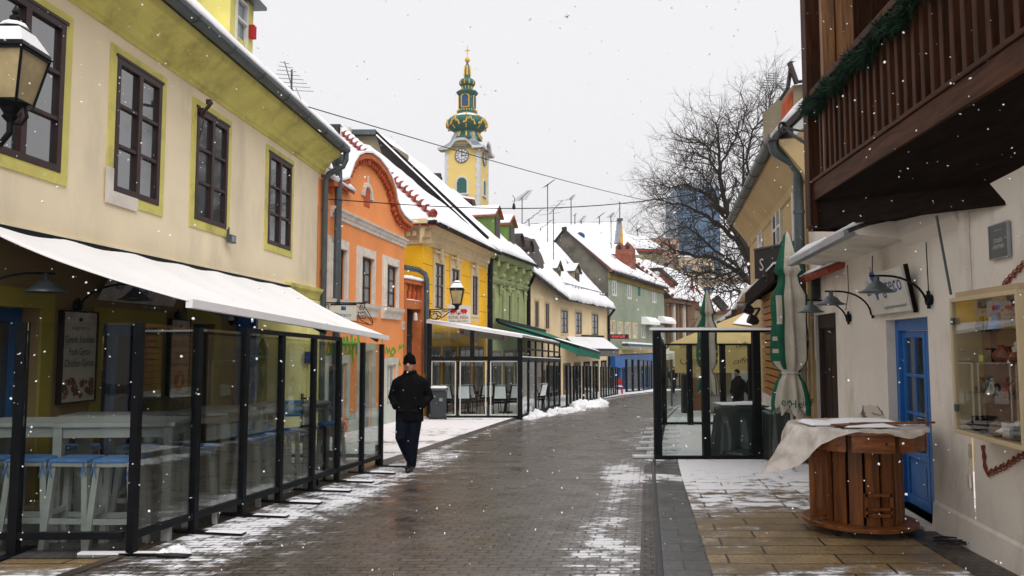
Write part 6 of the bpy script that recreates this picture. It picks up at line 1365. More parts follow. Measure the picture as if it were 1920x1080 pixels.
Yg = 25.9; zt_s = [at(838,571,Yg), at(882,572,Yg), at(882,606,Yg), at(838,604,Yg)]
b = MB(); b.prism(zt_s, (0,.08,0)); b.build('panel', m['whiteboard'], sg)
b = MB(); b.text('ROYAL INDIA', at(860,595,Yg-.01), (1,0,0), (0,0,1), .105, .66, off=.003); b.build('lettering', m['rust'], sg)
b = MB(); b.text('INDIAN - ASIAN CUISINE', at(860,602,Yg-.01), (1,0,0), (0,0,1), .05, .6, off=.003); b.build('small_lettering', m['ink'], sg)
b = MB()
for s in (-1, 1):
    c = at(860+s*11, 583, Yg-.012); b.ball(c, .085, (1.1,.08,.8), 10, 6); b.ball(c+V((-s*.08,0,.01)), .055, (1,.08,1.1), 8, 6)
    for k in (-.05, .04): b.box(c+V((k,0,-.075)), (.03,.01,.07))
    b.bar(c+V((-s*.12,0,0)), c+V((-s*.13,0,-.1)), .01, .022, up=V((0,1,0)))
b.ball(at(860,588,Yg-.012), .04, (1,.1,1), 8, 5); b.build('elephants', m['red'], sg)

# ================================================================ AWNINGS OF THE ROW
def awning(label, A, B, C_, D, mat, snowcov, val=None, vmat=None, name='awning'):
    """A,B on the wall (near, far); D,C_ street edge (near, far)"""
    g = T(name, label, 'awning', tuple(A)); b = MB(); b.prism([A, B, C_, D], (0,0,.04)); b.build('cloth', m[mat], g)
    b = MB()
    if snowcov: b.patch(A.lerp(D, snowcov)+V((0,0,.045)), D+V((0,0,.045)), C_+V((0,0,.045)), B.lerp(C_, snowcov)+V((0,0,.045)), .06, 16, 12, .3); b.build('snow', m['snow'], g, smooth=True); b = MB()
    if val:
        n = 24
        for k in range(n):
            p, q = D.lerp(C_, k/n), D.lerp(C_, (k+1)/n); o0, o1 = (.03*math.sin(k*2.1), .03*math.sin((k+1)*2.1)); b.add([p, q, q+V((o1,0,-val)), p+V((o0,0,-val))], [(0,1,2,3)]); b.add([p+V((.015,.015,0)), q+V((.015,.015,0)), q+V((o1+.015,0.015,-val)), p+V((o0+.015,0.015,-val))], [(0,1,2,3)])
        p, q = A, D; b.add([p, q, q-V((0,0,val)), p-V((0,0,.05))], [(0,1,2,3)]); b.build('valance', m[vmat or mat], g)
    b = MB(); b.bar(A, D, .06, .08); b.bar(D, C_, .06, .08); b.bar(A+V((0,0,.1)), B+V((0,0,.1)), .15, .15); b.build('frame', m['black'], g); return g
gA = at(932, 604, 34.2); gB = C1.p(3.2, gA.z-.35, .1); gD = at(1085, 650, 35.6); gC = at(1124, 661, 40.5)
awning('long green awning with a snow edge in front of the green and cream houses', gA, gB, gC, gD, 'teal', .70, .36, 'teal')
wA = at(1060, 632, 47.3); wB = at(1131, 634, 54.5); wC = at(1160, 656, 51.0); wD = at(1083, 655, 45.2)
awning('snow covered awning with dark grey valance on the far end of the cream house', wA, wB, wC, wD, 'greyaw', .02, .42, 'greyaw')
ag = T('folded_awning', 'retracted awning cassette topped with snow above the blue shop front', 'awning', tuple(Q.p(4, 1.7, .5)))
b = MB(); b.bar(at(1172,646,57), at(1245,650,64), .5, .22); b.build('cassette', m['gutter'], ag); b = MB(); b.bar(at(1172,642.5,57), at(1245,647,64), .5, .12); b.build('snow', m['snow'], ag); b = MB(); b.bar(at(1180,651,56), at(1245,653,63), .1, .14); b.build('front_rail', m['zinc'], ag)

# glass screens further down the street
def line(px0, py0, px1, py1, n):
    a_, c_ = G(px0, py0), G(px1, py1); return [(a_.x+(c_.x-a_.x)*k/n, a_.y+(c_.y-a_.y)*k/n) for k in range(n+1)]
screen(line(1063,766,1088,759,4), 1.75, 'first dark framed glass screen beyond the snow heaps', pw=.09, foot=0, rail=.12)
screen(line(1094,758,1119,750,4), 1.75, 'second dark framed glass screen, just before the gap with white snow', pw=.09, foot=0, rail=.12)
screen(line(1127,749,1158,741,7), 1.72, 'closely spaced dark posts and panes after the snow gap, before the blue shop', pw=.08, foot=0, rail=.12)
screen(line(1175,737,1198,735,2), 2.25, 'taller glass screen with thick posts in front of the blue shop', pw=.14, foot=0, rail=.1)
screen(line(1199,735,1222,731,3), 2.2, 'glass screen right of the thick posts before the blue shop', pw=.09, foot=0, rail=.1, top=True)
screen(line(1236,727,1290,727,7), 1.75, 'dark glass screens closing the view behind the distant walker', pw=.09, foot=0, rail=.12)
p_ = G(1163, 741); b = MB(); X = p_.x; Yc = p_.y+1
rd = T('red_chair', 'red terrace chair dusted with snow before the blue shop', 'chair', (X, Yc, gz(Yc)))
b = MB(); b.box((X,Yc,gz(Yc)+.47), (.6,.55,.06)); b.box((X,Yc+.27,gz(Yc)+.8), (.6,.06,.35)); b.build('seat', m['red'], rd); b = MB()
for sx in (-1,1):
    for sy in (-1,1): b.box((X+sx*.25,Yc+sy*.22,gz(Yc)+.22), (.05,.05,.44))
b.build('leg_frame', m['red'], rd); b = MB(); b.patch((X-.28,Yc-.25,gz(Yc)+.5),(X+.28,Yc-.25,gz(Yc)+.5),(X+.28,Yc+.2,gz(Yc)+.5),(X-.28,Yc+.2,gz(Yc)+.5), .06, 6, 4); b.build('snow', m['snow'], rd, smooth=True)
q = G(1243, 755); b = MB(); b.tube([q, q+V((0,0,.95))], .035, 8); b.lathe(q+V((0,0,.95)), [(.035,0),(.045,.03),(.02,.07)], 8); tag(b.build('bollard', m['black']), 'thin black bollard at the right edge of the street, before the distant walker', 'bollard')

# ================================================================ OCHRE HOUSE (right)
RH = Wall((2.4+.2*12.85, 12.85), (2.4+.2*21.9, 21.9), -1); rl = RH.L
rh = T('ochre_house', 'ochre house with grey gutter and steep snowy dormer behind the timber balcony', 'house', tuple(RH.p(4, gz(17), 0)))
zg = (at(1480, 262, 12.9).z+at(1392, 408, 21.4).z)/2
rw = [RH.rect(*r_) for r_ in ((1424,1432,440,530),(1452,1467,375,490),(1490,1502,325,470))]
zt3 = sum(q[3] for q in rw)/3; rw = [(q[0]-.06, q[1]+.06, zt3-1.35, zt3) for q in rw]
b = MB(); RH.facade(b, 0, rl, -1, zg, rw, .08); b.add([RH.p(0,-1,0), RH.p(0,zg,0), RH.p(0,zg,-6), RH.p(0,-1,-6)], [(0,1,2,3)]); b.add([RH.p(0,zg,.2), RH.p(0,zg+4.2,-4), RH.p(0,zg,-6)], [(0,1,2)]); b.add([RH.p(rl,-1,0), RH.p(rl,zg,0), RH.p(rl,zg,-6), RH.p(rl,-1,-6)], [(0,1,2,3)]); b.build('wall', m['rightyellow'], rh)
for q in rw: window(RH, rh, q, 'whiteframe', .0, fw=.10, nh=1, nv=2, pd=.05, pane='curtain', sur='brownframe' if q is rw[1] else 'stone', surw=.12, proud=.04)
b = MB(); RH.profile(b, -.1, rl, [(0.002,zg-.75),(.04,zg-.72),(.08,zg-.6),(.3,zg-.3),(.45,zg-.12),(.45,zg-.04),(0.002,zg-.04)]); b.build('cornice', m['rightyellow'], rh)
b = MB(); half_gutter(b, RH.p(-.25, zg+.02, .55), RH.p(rl, zg+.02, .55), .10); b.build('gutter', m['zincdark'] if 'zincdark' in m else m['gutter'], rh)
ra_, rb_2 = RH.p(-.3, zg+.05, .5), RH.p(rl, zg+.05, .5); b = MB(); b.prism([ra_, rb_2, rb_2-RH.n*4.2+V((0,0,4.2)), ra_-RH.n*4.2+V((0,0,4.2))], (0,0,-.1)); b.build('roof', m['roofdark'], rh)
b = MB(); b.patch(ra_, rb_2, rb_2-RH.n*4.2+V((0,0,4.2)), ra_-RH.n*4.2+V((0,0,4.2)), .12, 24, 10, .6); b.build('roof_snow', m['snow'], rh, smooth=True)
pipe_pts(rh, [RH.p(.0, zg-.05, .55), RH.p(.05, zg-.22, .5), RH.p(.15, zg-.38, .22), RH.p(.18, zg-.55, .12), RH.p(.18, 1.9, .12)], .085)
pipe_pts(rh, [RH.p(.30, 1.9, .14), RH.p(.30, .2, .14)], .10, mat='canvas')
# dormer on the ochre roof
d0 = at(1480, 245, 13.3); d1 = at(1515, 245, 13.3); zt4 = at(1495, 150, 13.3).z; zp4 = at(1482, 115, 13.3).z
b = MB(); b.prism([at(1487,262,13.2), at(1530,262,13.2), at(1530,155,13.2), at(1487,160,13.2)], (0,1.6,0)); dd = b.build('dormer', m['tanwall'], rh)
b = MB(); b.bar(at(1484,160,13.1), at(1470,128,13.0)+V((0,0,-.15)), .5, .06, up=V((0,1,0))) if False else None
b.bar(at(1484,116,13.1), at(1477,166,13.1), .05, .08, up=V((0,1,0))); b.bar(at(1478,164,13.1), at(1462,188,13.2), .05, .08, up=V((0,1,0))); b.prism([at(1480,118,13.05), at(1493,155,13.05), at(1535,150,13.05), at(1535,112,13.05), at(1500,112,13.05)], (0,.06,0)); b.bar(at(1480,117,13.0), at(1494,157,13.0), .06, .08, up=V((0,1,0))); b.build('dormer_roof', m['roofdark'], dd)
b = MB(); b.prism([at(1484,119,13.0), at(1496,150,13.0), at(1535,145,13.0), at(1535,110,13.0), at(1500,111,13.0)], (0,.04,0)); b.prism([at(1487,238,12.9), at(1530,196,12.9), at(1530,214,12.9), at(1489,258,12.9)], (0,.6,0)); b.build('dormer_snow', m['snow'], dd)
b = MB(); b.prism([at(1474,240,13.25), at(1486,248,13.1), at(1486,168,13.1), at(1477,188,13.25)], (0,.3,0)); b.build('shutters', m['redorange'], dd)
q = at(1456, 168, 14); g = T('roof_antenna', 'comb shaped TV antenna on a bent pipe beside the right dormer', 'antenna', tuple(q), 'TV antennas on the roofs'); b = MB(); b.tube([at(1455,135,14), at(1455,155,14), at(1470,170,14), at(1484,180,13.6), at(1486,215,13.5)], .025, 6); b.build('mast', m['zinc'], g)
b = MB()
for k in range(7): y = 134+k*4.5; w_ = 8+k*3; b.tube([at(1450-w_, y+3, 14), at(1450+w_, y+5, 14)], .008, 4)
b.build('elements', m['gutter'], g)
# black sign board
b = MB(); s0 = at(1425, 520, 15.3); s1 = at(1516, 520, 13.9); sw = Wall(s0.xy, s1.xy, 1); g = T('black_sign_board', 'black shop sign board with a white letter S behind the near umbrella', 'sign', tuple(sw.p(0, s0.z, 0)))
zb3, zt5 = at(1425, 523, 15.3).z, at(1425, 470, 15.3).z
sw.box(b, 0, sw.L, zb3, zt5, 0, .12); b.build('panel', m['ink'], g); b = MB(); b.text('S', sw.p(.24, (zb3+zt5)/2-.02, .125), sw.t, (0,0,1), .24, off=0); b.build('lettering', m['whiteboard'], g)
b = MB(); sw.box(b, 0, sw.L, zt5, zt5+.03, 0, .14); b.build('trim', m['gutter'], g)
# wooden kiosk
k0 = at(1433, 700, 17.2); k1 = at(1462, 700, 14.6); KW = Wall(k1.xy, k0.xy, -1); kk = T('wooden_kiosk', 'kiosk of golden wooden slats under a dark snowy canopy', 'kiosk', tuple(KW.p(0, gz(16), 0)))
zk1 = at(1445, 590, 16).z+.45; zk0 = at(1445, 742, 16).z
for k in range(15):
    b = MB(); z = zk0+k*(zk1-zk0)/15; KW.box(b, -.1, KW.L, z+.015, z+(zk1-zk0)/15-.012, -.02, .03)
    if k == 0: allb = MB()
    allb.add(b.v, b.f)
sl_ = allb.build('slats', m['slat'], kk); 
b = MB(); KW.box(b, -.1, KW.L, zk0, zk1, -.5, -.03); b.build('back_wall', m['timberdark'], kk); b = MB(); KW.box(b, -.12, KW.L+.02, gz(17)-.1, zk0, -.5, .06); b.build('plinth', m['stone'], kk)
b = MB(); cA_, cB_ = at(1400, 553, 17.5), at(1455, 498, 14.2)
b.prism([cA_, cB_, cB_+V((1.6,.0,.25)), cA_+V((1.6,0,.25))], (0,0,-.05)); b.bar(cA_+V((0,0,-.12)), cB_+V((0,0,-.12)), .08, .3)
for k in range(6): q = cA_.lerp(cB_, (k+.5)/6); b.bar(q+V((.05,0,-.1)), q+V((1.5,0,-.0)), .08, .12)
b.build('canopy', m['timberdark'], kk); b = MB(); b.patch(cA_+V((-.05,0,.02)), cB_+V((-.05,0,.02)), cB_+V((1.6,0,.28)), cA_+V((1.6,0,.28)), .07, 12, 6, .8); b.build('canopy_snow', m['snow'], kk, smooth=True)
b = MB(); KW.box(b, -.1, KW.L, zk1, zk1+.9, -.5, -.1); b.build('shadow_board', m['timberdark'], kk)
g = T('spotlights', 'pair of black spotlights under the end of the kiosk canopy', 'lamp', tuple(at(1408, 585, 16.6)))
for px, py in ((1403, 580), (1412, 600)): b = MB(); c = at(px, py, 16.5); b.lathe(c, [(.11,-.1),(.10,.05),(.05,.12)], 10, Matrix.Rotation(R(115), 3, 'Y')); b.bar(c, at(1425, 578, 16.4), .04, .04); b.build('spotlight', m['ink'], g)

# curved tan wall and things behind the parasol
hb = T('curved_building', 'low tan building with a curved snow topped parapet behind the tan parasol', 'building', tuple(at(1338, 640, 36)))
b = MB(); b2 = MB(); PP = [(1338,610,38),(1352,604,36),(1366,596,34),(1380,584,32),(1392,568,30),(1402,548,28.5),(1412,540,27)]
for i in range(len(PP)-1):
    a_, c_ = at(*PP[i]), at(*PP[i+1]); b.add([a_, c_, V((c_.x, c_.y, -1.4)), V((a_.x, a_.y, -1.4))], [(0,1,2,3)]); b.add([a_+V((.3,.3,0)), c_+V((.3,.3,0)), V((c_.x+.3, c_.y+.3, -1.4)), V((a_.x+.3, a_.y+.3, -1.4))], [(0,1,2,3)]); b2.bar(a_+V((.1,.1,.04)), c_+V((.1,.1,.04)), .5, .14)
b.build('wall', m['hoard'], hb); b2.build('parapet_snow', m['snow'], hb)
b = MB()
for x, y, Y in ((1344,620,37),(1355,612,35.4),(1372,604,33.2),(1384,592,31.4),(1395,578,29.5),(1352,626,35.6),(1370,622,33.4)): c = at(x, y, Y); b.bar(c+V((-.28,-.05,0)), c+V((.1,-.40,0)), .03, .5)
b.build('window', m['pane'], hb)
# ================================================================ RIGHT GLASS SCREENS
zg_ = gz(14.1); x0 = 2.63
screen([(x0, 14.1), (at(1322,700,14.1).x, 14.1), (at(1418,700,14.1).x, 14.1), (at(1500,700,14.1).x, 14.1)], 2.28, 'black framed glass screen with a snowy top rail facing the camera on the right', pw=.13, top=True, foot=0, rail=.03, side=(0,-1,0))
b = MB(); b.bar((x0-.12, 14.1, zg_+2.34), (at(1462,700,14.1).x, 14.1, zg_+2.34), .12, .045); sn = tag(b.build('snow_ledge', m['snow']), 'thin snow strip along the top rail of the right front glass screen', 'snow')
sp2 = [(x0+.02, 14.25), (4.38, 22.45)]
screen(sp2, 2.28, 'glass screen running back along the street side of the right terrace', pw=.10, foot=0, rail=.05, top=True)
for k in range(6):
    y = 14.3+k*1.3; x = x0+(4.4-x0)*(y-14.2)/8.4; b = MB(); b.bar((x-.45, y, gz(y)+.03), (x+.45, y, gz(y)+.03), .12, .05); tag(b.build('foot_plate', m['snow'], bevel=.01), f'snow covered screen foot plate, {["nearest","second","third","fourth","fifth","farthest"][k]} along the right terrace edge', 'foot plate', 'foot plates of the right terrace screens')
screen([(4.4, 22.6), (at(1293,700,22.6).x, 22.6), (at(1355,700,22.6).x, 22.6), (at(1408,700,22.6).x, 22.6), (at(1440,700,22.6).x, 22.6)], 2.3, 'rear glass screen of the right terrace in front of the tan parasol', pw=.15, top=True, foot=0, rail=.05)
# tan parasol
PY = 25.2; pc = at(1402, 583, 27.8); c00, c10 = at(1257, 643, PY), at(1440, 640, PY); ez_ = c00.z; xL, xR = c00.x, c00.x+5.2
cs_ = [V((xL,PY,ez_)), V((xR,PY,ez_)), V((xR+.9,PY+5,ez_)), V((xL+1.0,PY+5,ez_))]; pk_ = V((pc.x, 27.8, pc.z))
pr = T('tan_parasol', 'large open tan cafe parasol with hanging printed tarpaulins and snow on top', 'parasol', (pk_.x, pk_.y, gz(27.8)))
b = MB()
for i in range(4):
    a_, c_ = cs_[i], cs_[(i+1) % 4]; k = len(b.v); n = 8
    for j in range(n+1):
        for l in range(n+1): p = a_.lerp(c_, l/n).lerp(pk_, j/n); p.z -= .12*math.sin(math.pi*j/n)*0+.06*math.sin(math.pi*l/n)*(1-j/n); b.v.append(tuple(p))
    for j in range(n):
        for l in range(n): q = k+j*(n+1)+l; b.f.append((q, q+1, q+n+2, q+n+1))
b.build('canopy', m['tan'], pr, smooth=True)
b = MB(); b.patch(cs_[0].lerp(pk_, .55)+V((.6,0,.03)), cs_[1].lerp(pk_, .3)+V((0,0,.03)), pk_+V((.3,0,.02)), pk_+V((0,0,.02)), .03, 12, 8, 1.0); b.build('canopy_snow', m['snow'], pr, smooth=True)
def cloth(mb, A, B, h0, amp=.05, nu=30, nv=6, frq=9, seed=0):
    k = len(mb.v); N_ = (B-A).cross(V((0,0,1))).normalized()
    for i in range(nv+1):
        for j in range(nu+1):
            u, v = j/nu, i/nv; p = A.lerp(B, u)-V((0,0,h0*v)); p += N_*(amp*math.sin(u*frq*2+seed)*v+amp*.9*noise.noise(V((u*5, v*2, seed)))*v); mb.v.append(tuple(p))
    for i in range(nv):
        for j in range(nu): q = k+i*(nu+1)+j; mb.f.append((q, q+1, q+nu+2, q+nu+1))
b = MB(); cloth(b, cs_[0]+V((0,-.01,0)), cs_[1]+V((0,-.01,0)), .26, .02); cloth(b, cs_[0], cs_[3], .26, .03); b.build('valance', m['tan'], pr)
zl = at(1300, 655, PY-.05).z; hgt = zl-at(1300, 699, PY-.05).z
b = MB(); cloth(b, V((at(1264,655,PY).x, PY-.05, zl)), V((at(1413,655,PY).x, PY-.05, zl)), hgt, .07, 40, 8, 5, 3); b.build('hanging_tarpaulin', m['tan'], pr)
b = MB(); b.text('JULIUS MEINL', at(1297,648,PY-.06), (1,0,0), (0,0,1), .12, .75, off=0); b.text('caffe', at(1392,646,PY-.06), (1,0,.1), (0,0,1), .15, .42, shear=.4, off=0); b.text('caffe', at(1388,676,PY-.16), (1,0,.12), (0,0,1), .17, .45, shear=.4, off=0); b.text('TORINO', at(1308,676,PY-.16), (1,0,0), (0,0,1), .10, .5, off=0); b.text('& COFFEE', at(1309,682,PY-.16), (1,0,0), (0,0,1), .06, .4, off=0)
c = at(1282, 677, PY-.16); b.tube([c+V((.1*math.cos(R(k*24+140)), 0, .1*math.sin(R(k*24+140)))) for k in range(11)], .012, 5); b.build('lettering', m['timberdark'], pr)
b = MB(); b.tube([V((pk_.x, pk_.y, gz(27.8))), pk_], .05, 8); b.build('pole', m['black'], pr)
b = MB(); zz_ = at(1255, 660, 33).z; b2 = T('cream_parasol', 'far smaller cream parasol edge seen left of the tan parasol', 'parasol', tuple(at(1250, 700, 33)))
p4 = [at(1238,665,33), at(1268,662,33), at(1268,662,35.5), at(1238,665,35.5)]; pk2 = at(1258,648,34.2); b.add(p4+[pk2], [(0,1,4),(1,2,4),(2,3,4),(3,0,4)]); b.build('canopy', m['canvas'], b2); b = MB(); cloth(b, p4[0], p4[1], .25, .02); b.build('valance', m['canvas'], b2); b = MB(); b.tube([V((pk2.x,pk2.y,gz(34))), pk2], .04, 6); b.build('pole', m['gutter'], b2)
# panels and people behind the parasol
fp = T('drinks_panel', 'light grey panel with Coca-Cola lettering behind the rear screen', 'panel', tuple(at(1390, 760, 24.2))); b = MB(); b.prism([at(1377,764,24.2), at(1410,764,24.2), at(1410,698,24.2), at(1377,698,24.2)], (0,.3,0)); b.build('body', m['whitepanel'], fp); b = MB(); b.text('Coca-Cola', at(1395,732,24.18), (1,0,0), (0,0,1), .10, .26, off=0, shear=.3); b.build('lettering', m['ink'], fp)
b = MB(); b.prism([at(1299,770,24.0), at(1322,770,24.0), at(1322,708,24.0), at(1299,708,24.0)], (0,.1,0)); tag(b.build('menu_stand', m['tanpanel']), 'clay brown menu panel standing behind the rear screen', 'panel')
b = MB(); b.prism([at(1281,775,23.6), at(1298,775,23.6), at(1298,702,23.6), at(1281,702,23.6)], (0,.3,0)); tag(b.build('dark_cabinet', m['ink']), 'dark narrow cabinet left of the clay brown panel', 'cabinet')
b = MB(); b.prism([at(1325,775,28), at(1470,775,28), at(1470,690,28), at(1325,690,28)], (0,.3,0)); tag(b.build('shop_window_wall', m['pane']), 'dark shop front in the shade behind the tan parasol', 'shop front')

# ================================================================ CLOSED UMBRELLAS
def closed_umbrella(px, Y, ytop, ybot, tiey, rmax, label, text=False, ybase=None, seed=0):
    top = at(px-8 if text else px-3, ytop, Y); c = at(px, 700, Y); base = V((c.x, Y, gz(Y))); g = T('closed_umbrella', label, 'umbrella', tuple(base), 'closed green and cream umbrellas')
    b = MB(); b.tube([base, top-V((0,0,.1))], .028 if text else .035, 8); b.build('pole', m['canvas'], g)
    zt, zb_, zt2 = top.z, at(px, ybot, Y).z, at(px, tiey, Y).z; n = 64; H = zt-zb_; k_s = .5 if True else 0
    cr_b, gr_b = MB(), MB(); rows = 44; verts = []
    def prof(f):           # f 0 top .. 1 bottom
        pts = [(0,.05),(.02,.22),(.20,.70),(.235,.80),(.245,.52),(.30,.62),(.36,.95),(.5,.92),(.62,1.0),(.72,.95),(.78,.62),(.80,.50),(.83,.72),(.90,.92),(.97,1.02),(1,.98)]
        return rmax*lerpt(pts, f)
    for i in range(rows+1):
        f = i/rows; z = zt-H*f; r0 = prof(f)
        for j in range(n):
            a_ = 2*math.pi*j/n; fold = math.cos(a_*8+seed+math.sin(f*5)*.5)*.22*min(1, f*4)+math.cos(a_*3+2*f+seed)*.10
            fold *= (.45 if abs(f-.79) < .03 else 1); r_ = r0*(1+fold+.12*noise.noise(V((math.cos(a_)*2, math.sin(a_)*2, f*7+seed))))
            drop = -.07*math.cos(a_*8+seed) if i >= rows-1 else 0
            x = top.x+(c.x-top.x)*f; verts.append(V((x+r_*math.cos(a_), Y+r_*math.sin(a_), z+drop)))
    for mb, which in ((cr_b, 0), (gr_b, 1)):
        mb.v = [tuple(v) for v in verts]
        for i in range(rows):
            f = (i+.5)/rows
            for j in range(n):
                a_ = 360*(j+.5)/n; g_ = (a_ > 305 or a_ < 60) or (165 < a_ < 232)      # green sides, cream middle towards the camera (270)
                if f > .78: g_ = (300 < a_ < 318) or 170 < a_ < 185
                elif f > .60 and (a_ > 322 or a_ < 30 or 180 < a_ < 215): g_ = (int(f*26) % 2 == 0)
                elif .36 < f < .52 and 196 < a_ < 226: g_ = False
                if (1 if g_ else 0) == which: q = i*n+j; q2 = i*n+(j+1) % n; mb.f.append((q, q2, q2+n, q+n))
    cr_b.build('cream_cloth', m['canvas'], g, smooth=True); gr_b.build('green_cloth', m['ugreen'], g, smooth=True)
    b = MB(); fz = zt-H*.79; rr = prof(.79)*1.1; b.tube([V((c.x+rr*math.cos(R(k*18)), Y+rr*math.sin(R(k*18)), fz+.01*math.sin(k))) for k in range(21)], .012, 5, cap=False); b.build('tie_cord', m['whiteboard'], g)
    if text:
        rr = prof(.93)*1.16
        b = MB(); 
        for s_, a_ in (('en', 236), ('He', 262), ('ine', 300), ('ken', 322)): t_ = R(a_); e = V((math.cos(t_), math.sin(t_), 0)); b.text(s_, V((c.x, Y, zb_+.12+.08*abs(math.cos(t_))))+e*rr, V((-e.y, e.x, 0)), (0,0,1), .13, off=.03, shear=.0)
        b.build('lettering', m['ugreen'], g)
        b = MB(); t_ = R(318); e = V((math.cos(t_), math.sin(t_), 0)); b.text('er', V((c.x, Y, at(px, 628, Y).z))+e*(rmax*1.12), V((-e.y, e.x, 0)), (0,0,1), .07, off=.0); b.build('emblem_lettering', m['whiteboard'], g)
    return g
closed_umbrella(1483, 12.55, 434, 770, 700, .25, 'near closed umbrella in bottle green and cream, behind the wooden spool table', True, seed=1.2)
closed_umbrella(1328, 18.2, 544, 735, 700, .20, 'far closed umbrella in green and cream inside the right glass screen', seed=2)

# ================================================================ TARPAULIN COVERED FURNITURE
def tarp(label, pts, zt, seed, grp):
    """pts base polygon, cloth box with folds"""
    b = MB(); n = 96; cx = sum(p[0] for p in pts)/len(pts); cy = sum(p[1] for p in pts)/len(pts); per = []
    for k in range(n):
        f = k/n*len(pts); i = int(f); a_, c_ = pts[i], pts[(i+1) % len(pts)]; t = f-i; per.append((a_[0]+(c_[0]-a_[0])*t, a_[1]+(c_[1]-a_[1])*t))
    rows = 14
    for i in range(rows+1):
        f = i/rows
        for k, (x, y) in enumerate(per):
            flare = 1+.24*(1-f)**1.6+.07*math.sin(k*.95+seed+f*2)*(1-f)+.14*noise.noise(V((x*3, y*3, f*2+seed)))*(1-.6*f); z = gz(y)+.03+(zt)*f**.9+.05*noise.noise(V((x*2, y*2, seed)))*f
            b.v.append((cx+(x-cx)*flare, cy+(y-cy)*flare, z))
    for i in range(rows):
        for k in range(n): q = i*n+k; q2 = i*n+(k+1) % n; b.f.append((q, q2, q2+n, q+n))
    o = len(b.v)
    for s_ in (.66, .33):
        for k, (x, y) in enumerate(per): b.v.append((cx+(x-cx)*s_, cy+(y-cy)*s_, gz(cy)+.03+zt+.03*noise.noise(V((x*2*s_, y*2, seed)))))
    for k in range(n): k2 = (k+1) % n; b.f.append((o-n+k, o-n+k2, o+k2, o+k)); b.f.append((o+k, o+k2, o+n+k2, o+n+k))
    b.f.append(tuple(o+n+k for k in range(n)))
    g = T('covered_furniture', label, 'covered furniture', (cx, cy, gz(cy)), grp); b.build('tarpaulin', m['tarp'], g, smooth=True)
    b = MB(); x0_, x1_ = cx-.5*(max(p[0] for p in pts)-min(p[0] for p in pts))*.8, cx+.5*(max(p[0] for p in pts)-min(p[0] for p in pts))*.8; ya, yb = min(p[1] for p in pts), max(p[1] for p in pts)
    b.patch((x0_, ya+.12, gz(cy)+.06+zt), (x1_, ya+.12, gz(cy)+.06+zt), (x1_, yb-.12, gz(cy)+.06+zt), (x0_, yb-.12, gz(cy)+.06+zt), .04, 10, 6, 1.2); b.build('snow', m['snow'], g, smooth=True); return g
tarp('left pile of furniture under a dark green tarpaulin dusted with snow', [(3.82,14.75),(4.95,14.65),(5.0,15.6),(4.1,15.65)], .88, 1.0, 'furniture under dark tarpaulins')
tarp('right pile of furniture under a dark tarpaulin behind the near umbrella', [(4.55,13.55),(5.2,13.5),(5.25,14.3),(4.6,14.35)], .82, 4.0, 'furniture under dark tarpaulins')
b = MB(); c = G(1385, 854); b.ball(c+V((.1,-.1,.05)), .22, (1.7,1,.32), 16, 8, jit=.6, seed=2); tag(b.build('tarp_end', m['tarp'], smooth=True), 'flat bundle of loose tarpaulin lying on the snow at the glass screen foot', 'tarpaulin')
# ================================================================ WHITE HOUSE (right) and its door
fx = lambda y: 3.075+.15*y
WW = Wall((fx(7.03), 7.03), (fx(12.8), 12.8), -1)
wh = T('white_house', 'low white rendered house with a blue glazed door and projecting snowy roof edge', 'house', tuple(WW.p(3, gz(9), 0)))
du_ = lambda px, py=700: WW.uz(px, py)[0]
bd = (du_(1743), du_(1664), gz(8.5)+.06, WW.uz(1700, 597)[1]); bd2 = (du_(1570), du_(1532), gz(12), WW.uz(1550, 588)[1])
b = MB(); WW.facade(b, 0, WW.L, -1.2, 3.5, [bd, bd2], .22); b.add([WW.p(WW.L,-1.2,0), WW.p(WW.L,3.5,0), WW.p(WW.L,3.5,-3), WW.p(WW.L,-1.2,-3)], [(0,1,2,3)]); b.add([WW.p(bd[0],bd[2],0), WW.p(bd[1],bd[2],0), WW.p(bd[1],bd[2],-.3), WW.p(bd[0],bd[2],-.3)], [(0,1,2,3)]); b.build('wall', m['white'], wh)
b = MB(); WW.profile(b, -.0, bd[0]-.02, [(0.002,-1.2),(.12,-1.2),(.02,.03),(0.002,.06)]); b.build('battered_base', m['white'], wh); b = MB(); WW.profile(b, bd[1]+.1, bd2[0]-.05, [(0.002,-1.2),(.08,-1.2),(.03,-.0),(0.002,.04)]); b.build('battered_base', m['white'], wh)
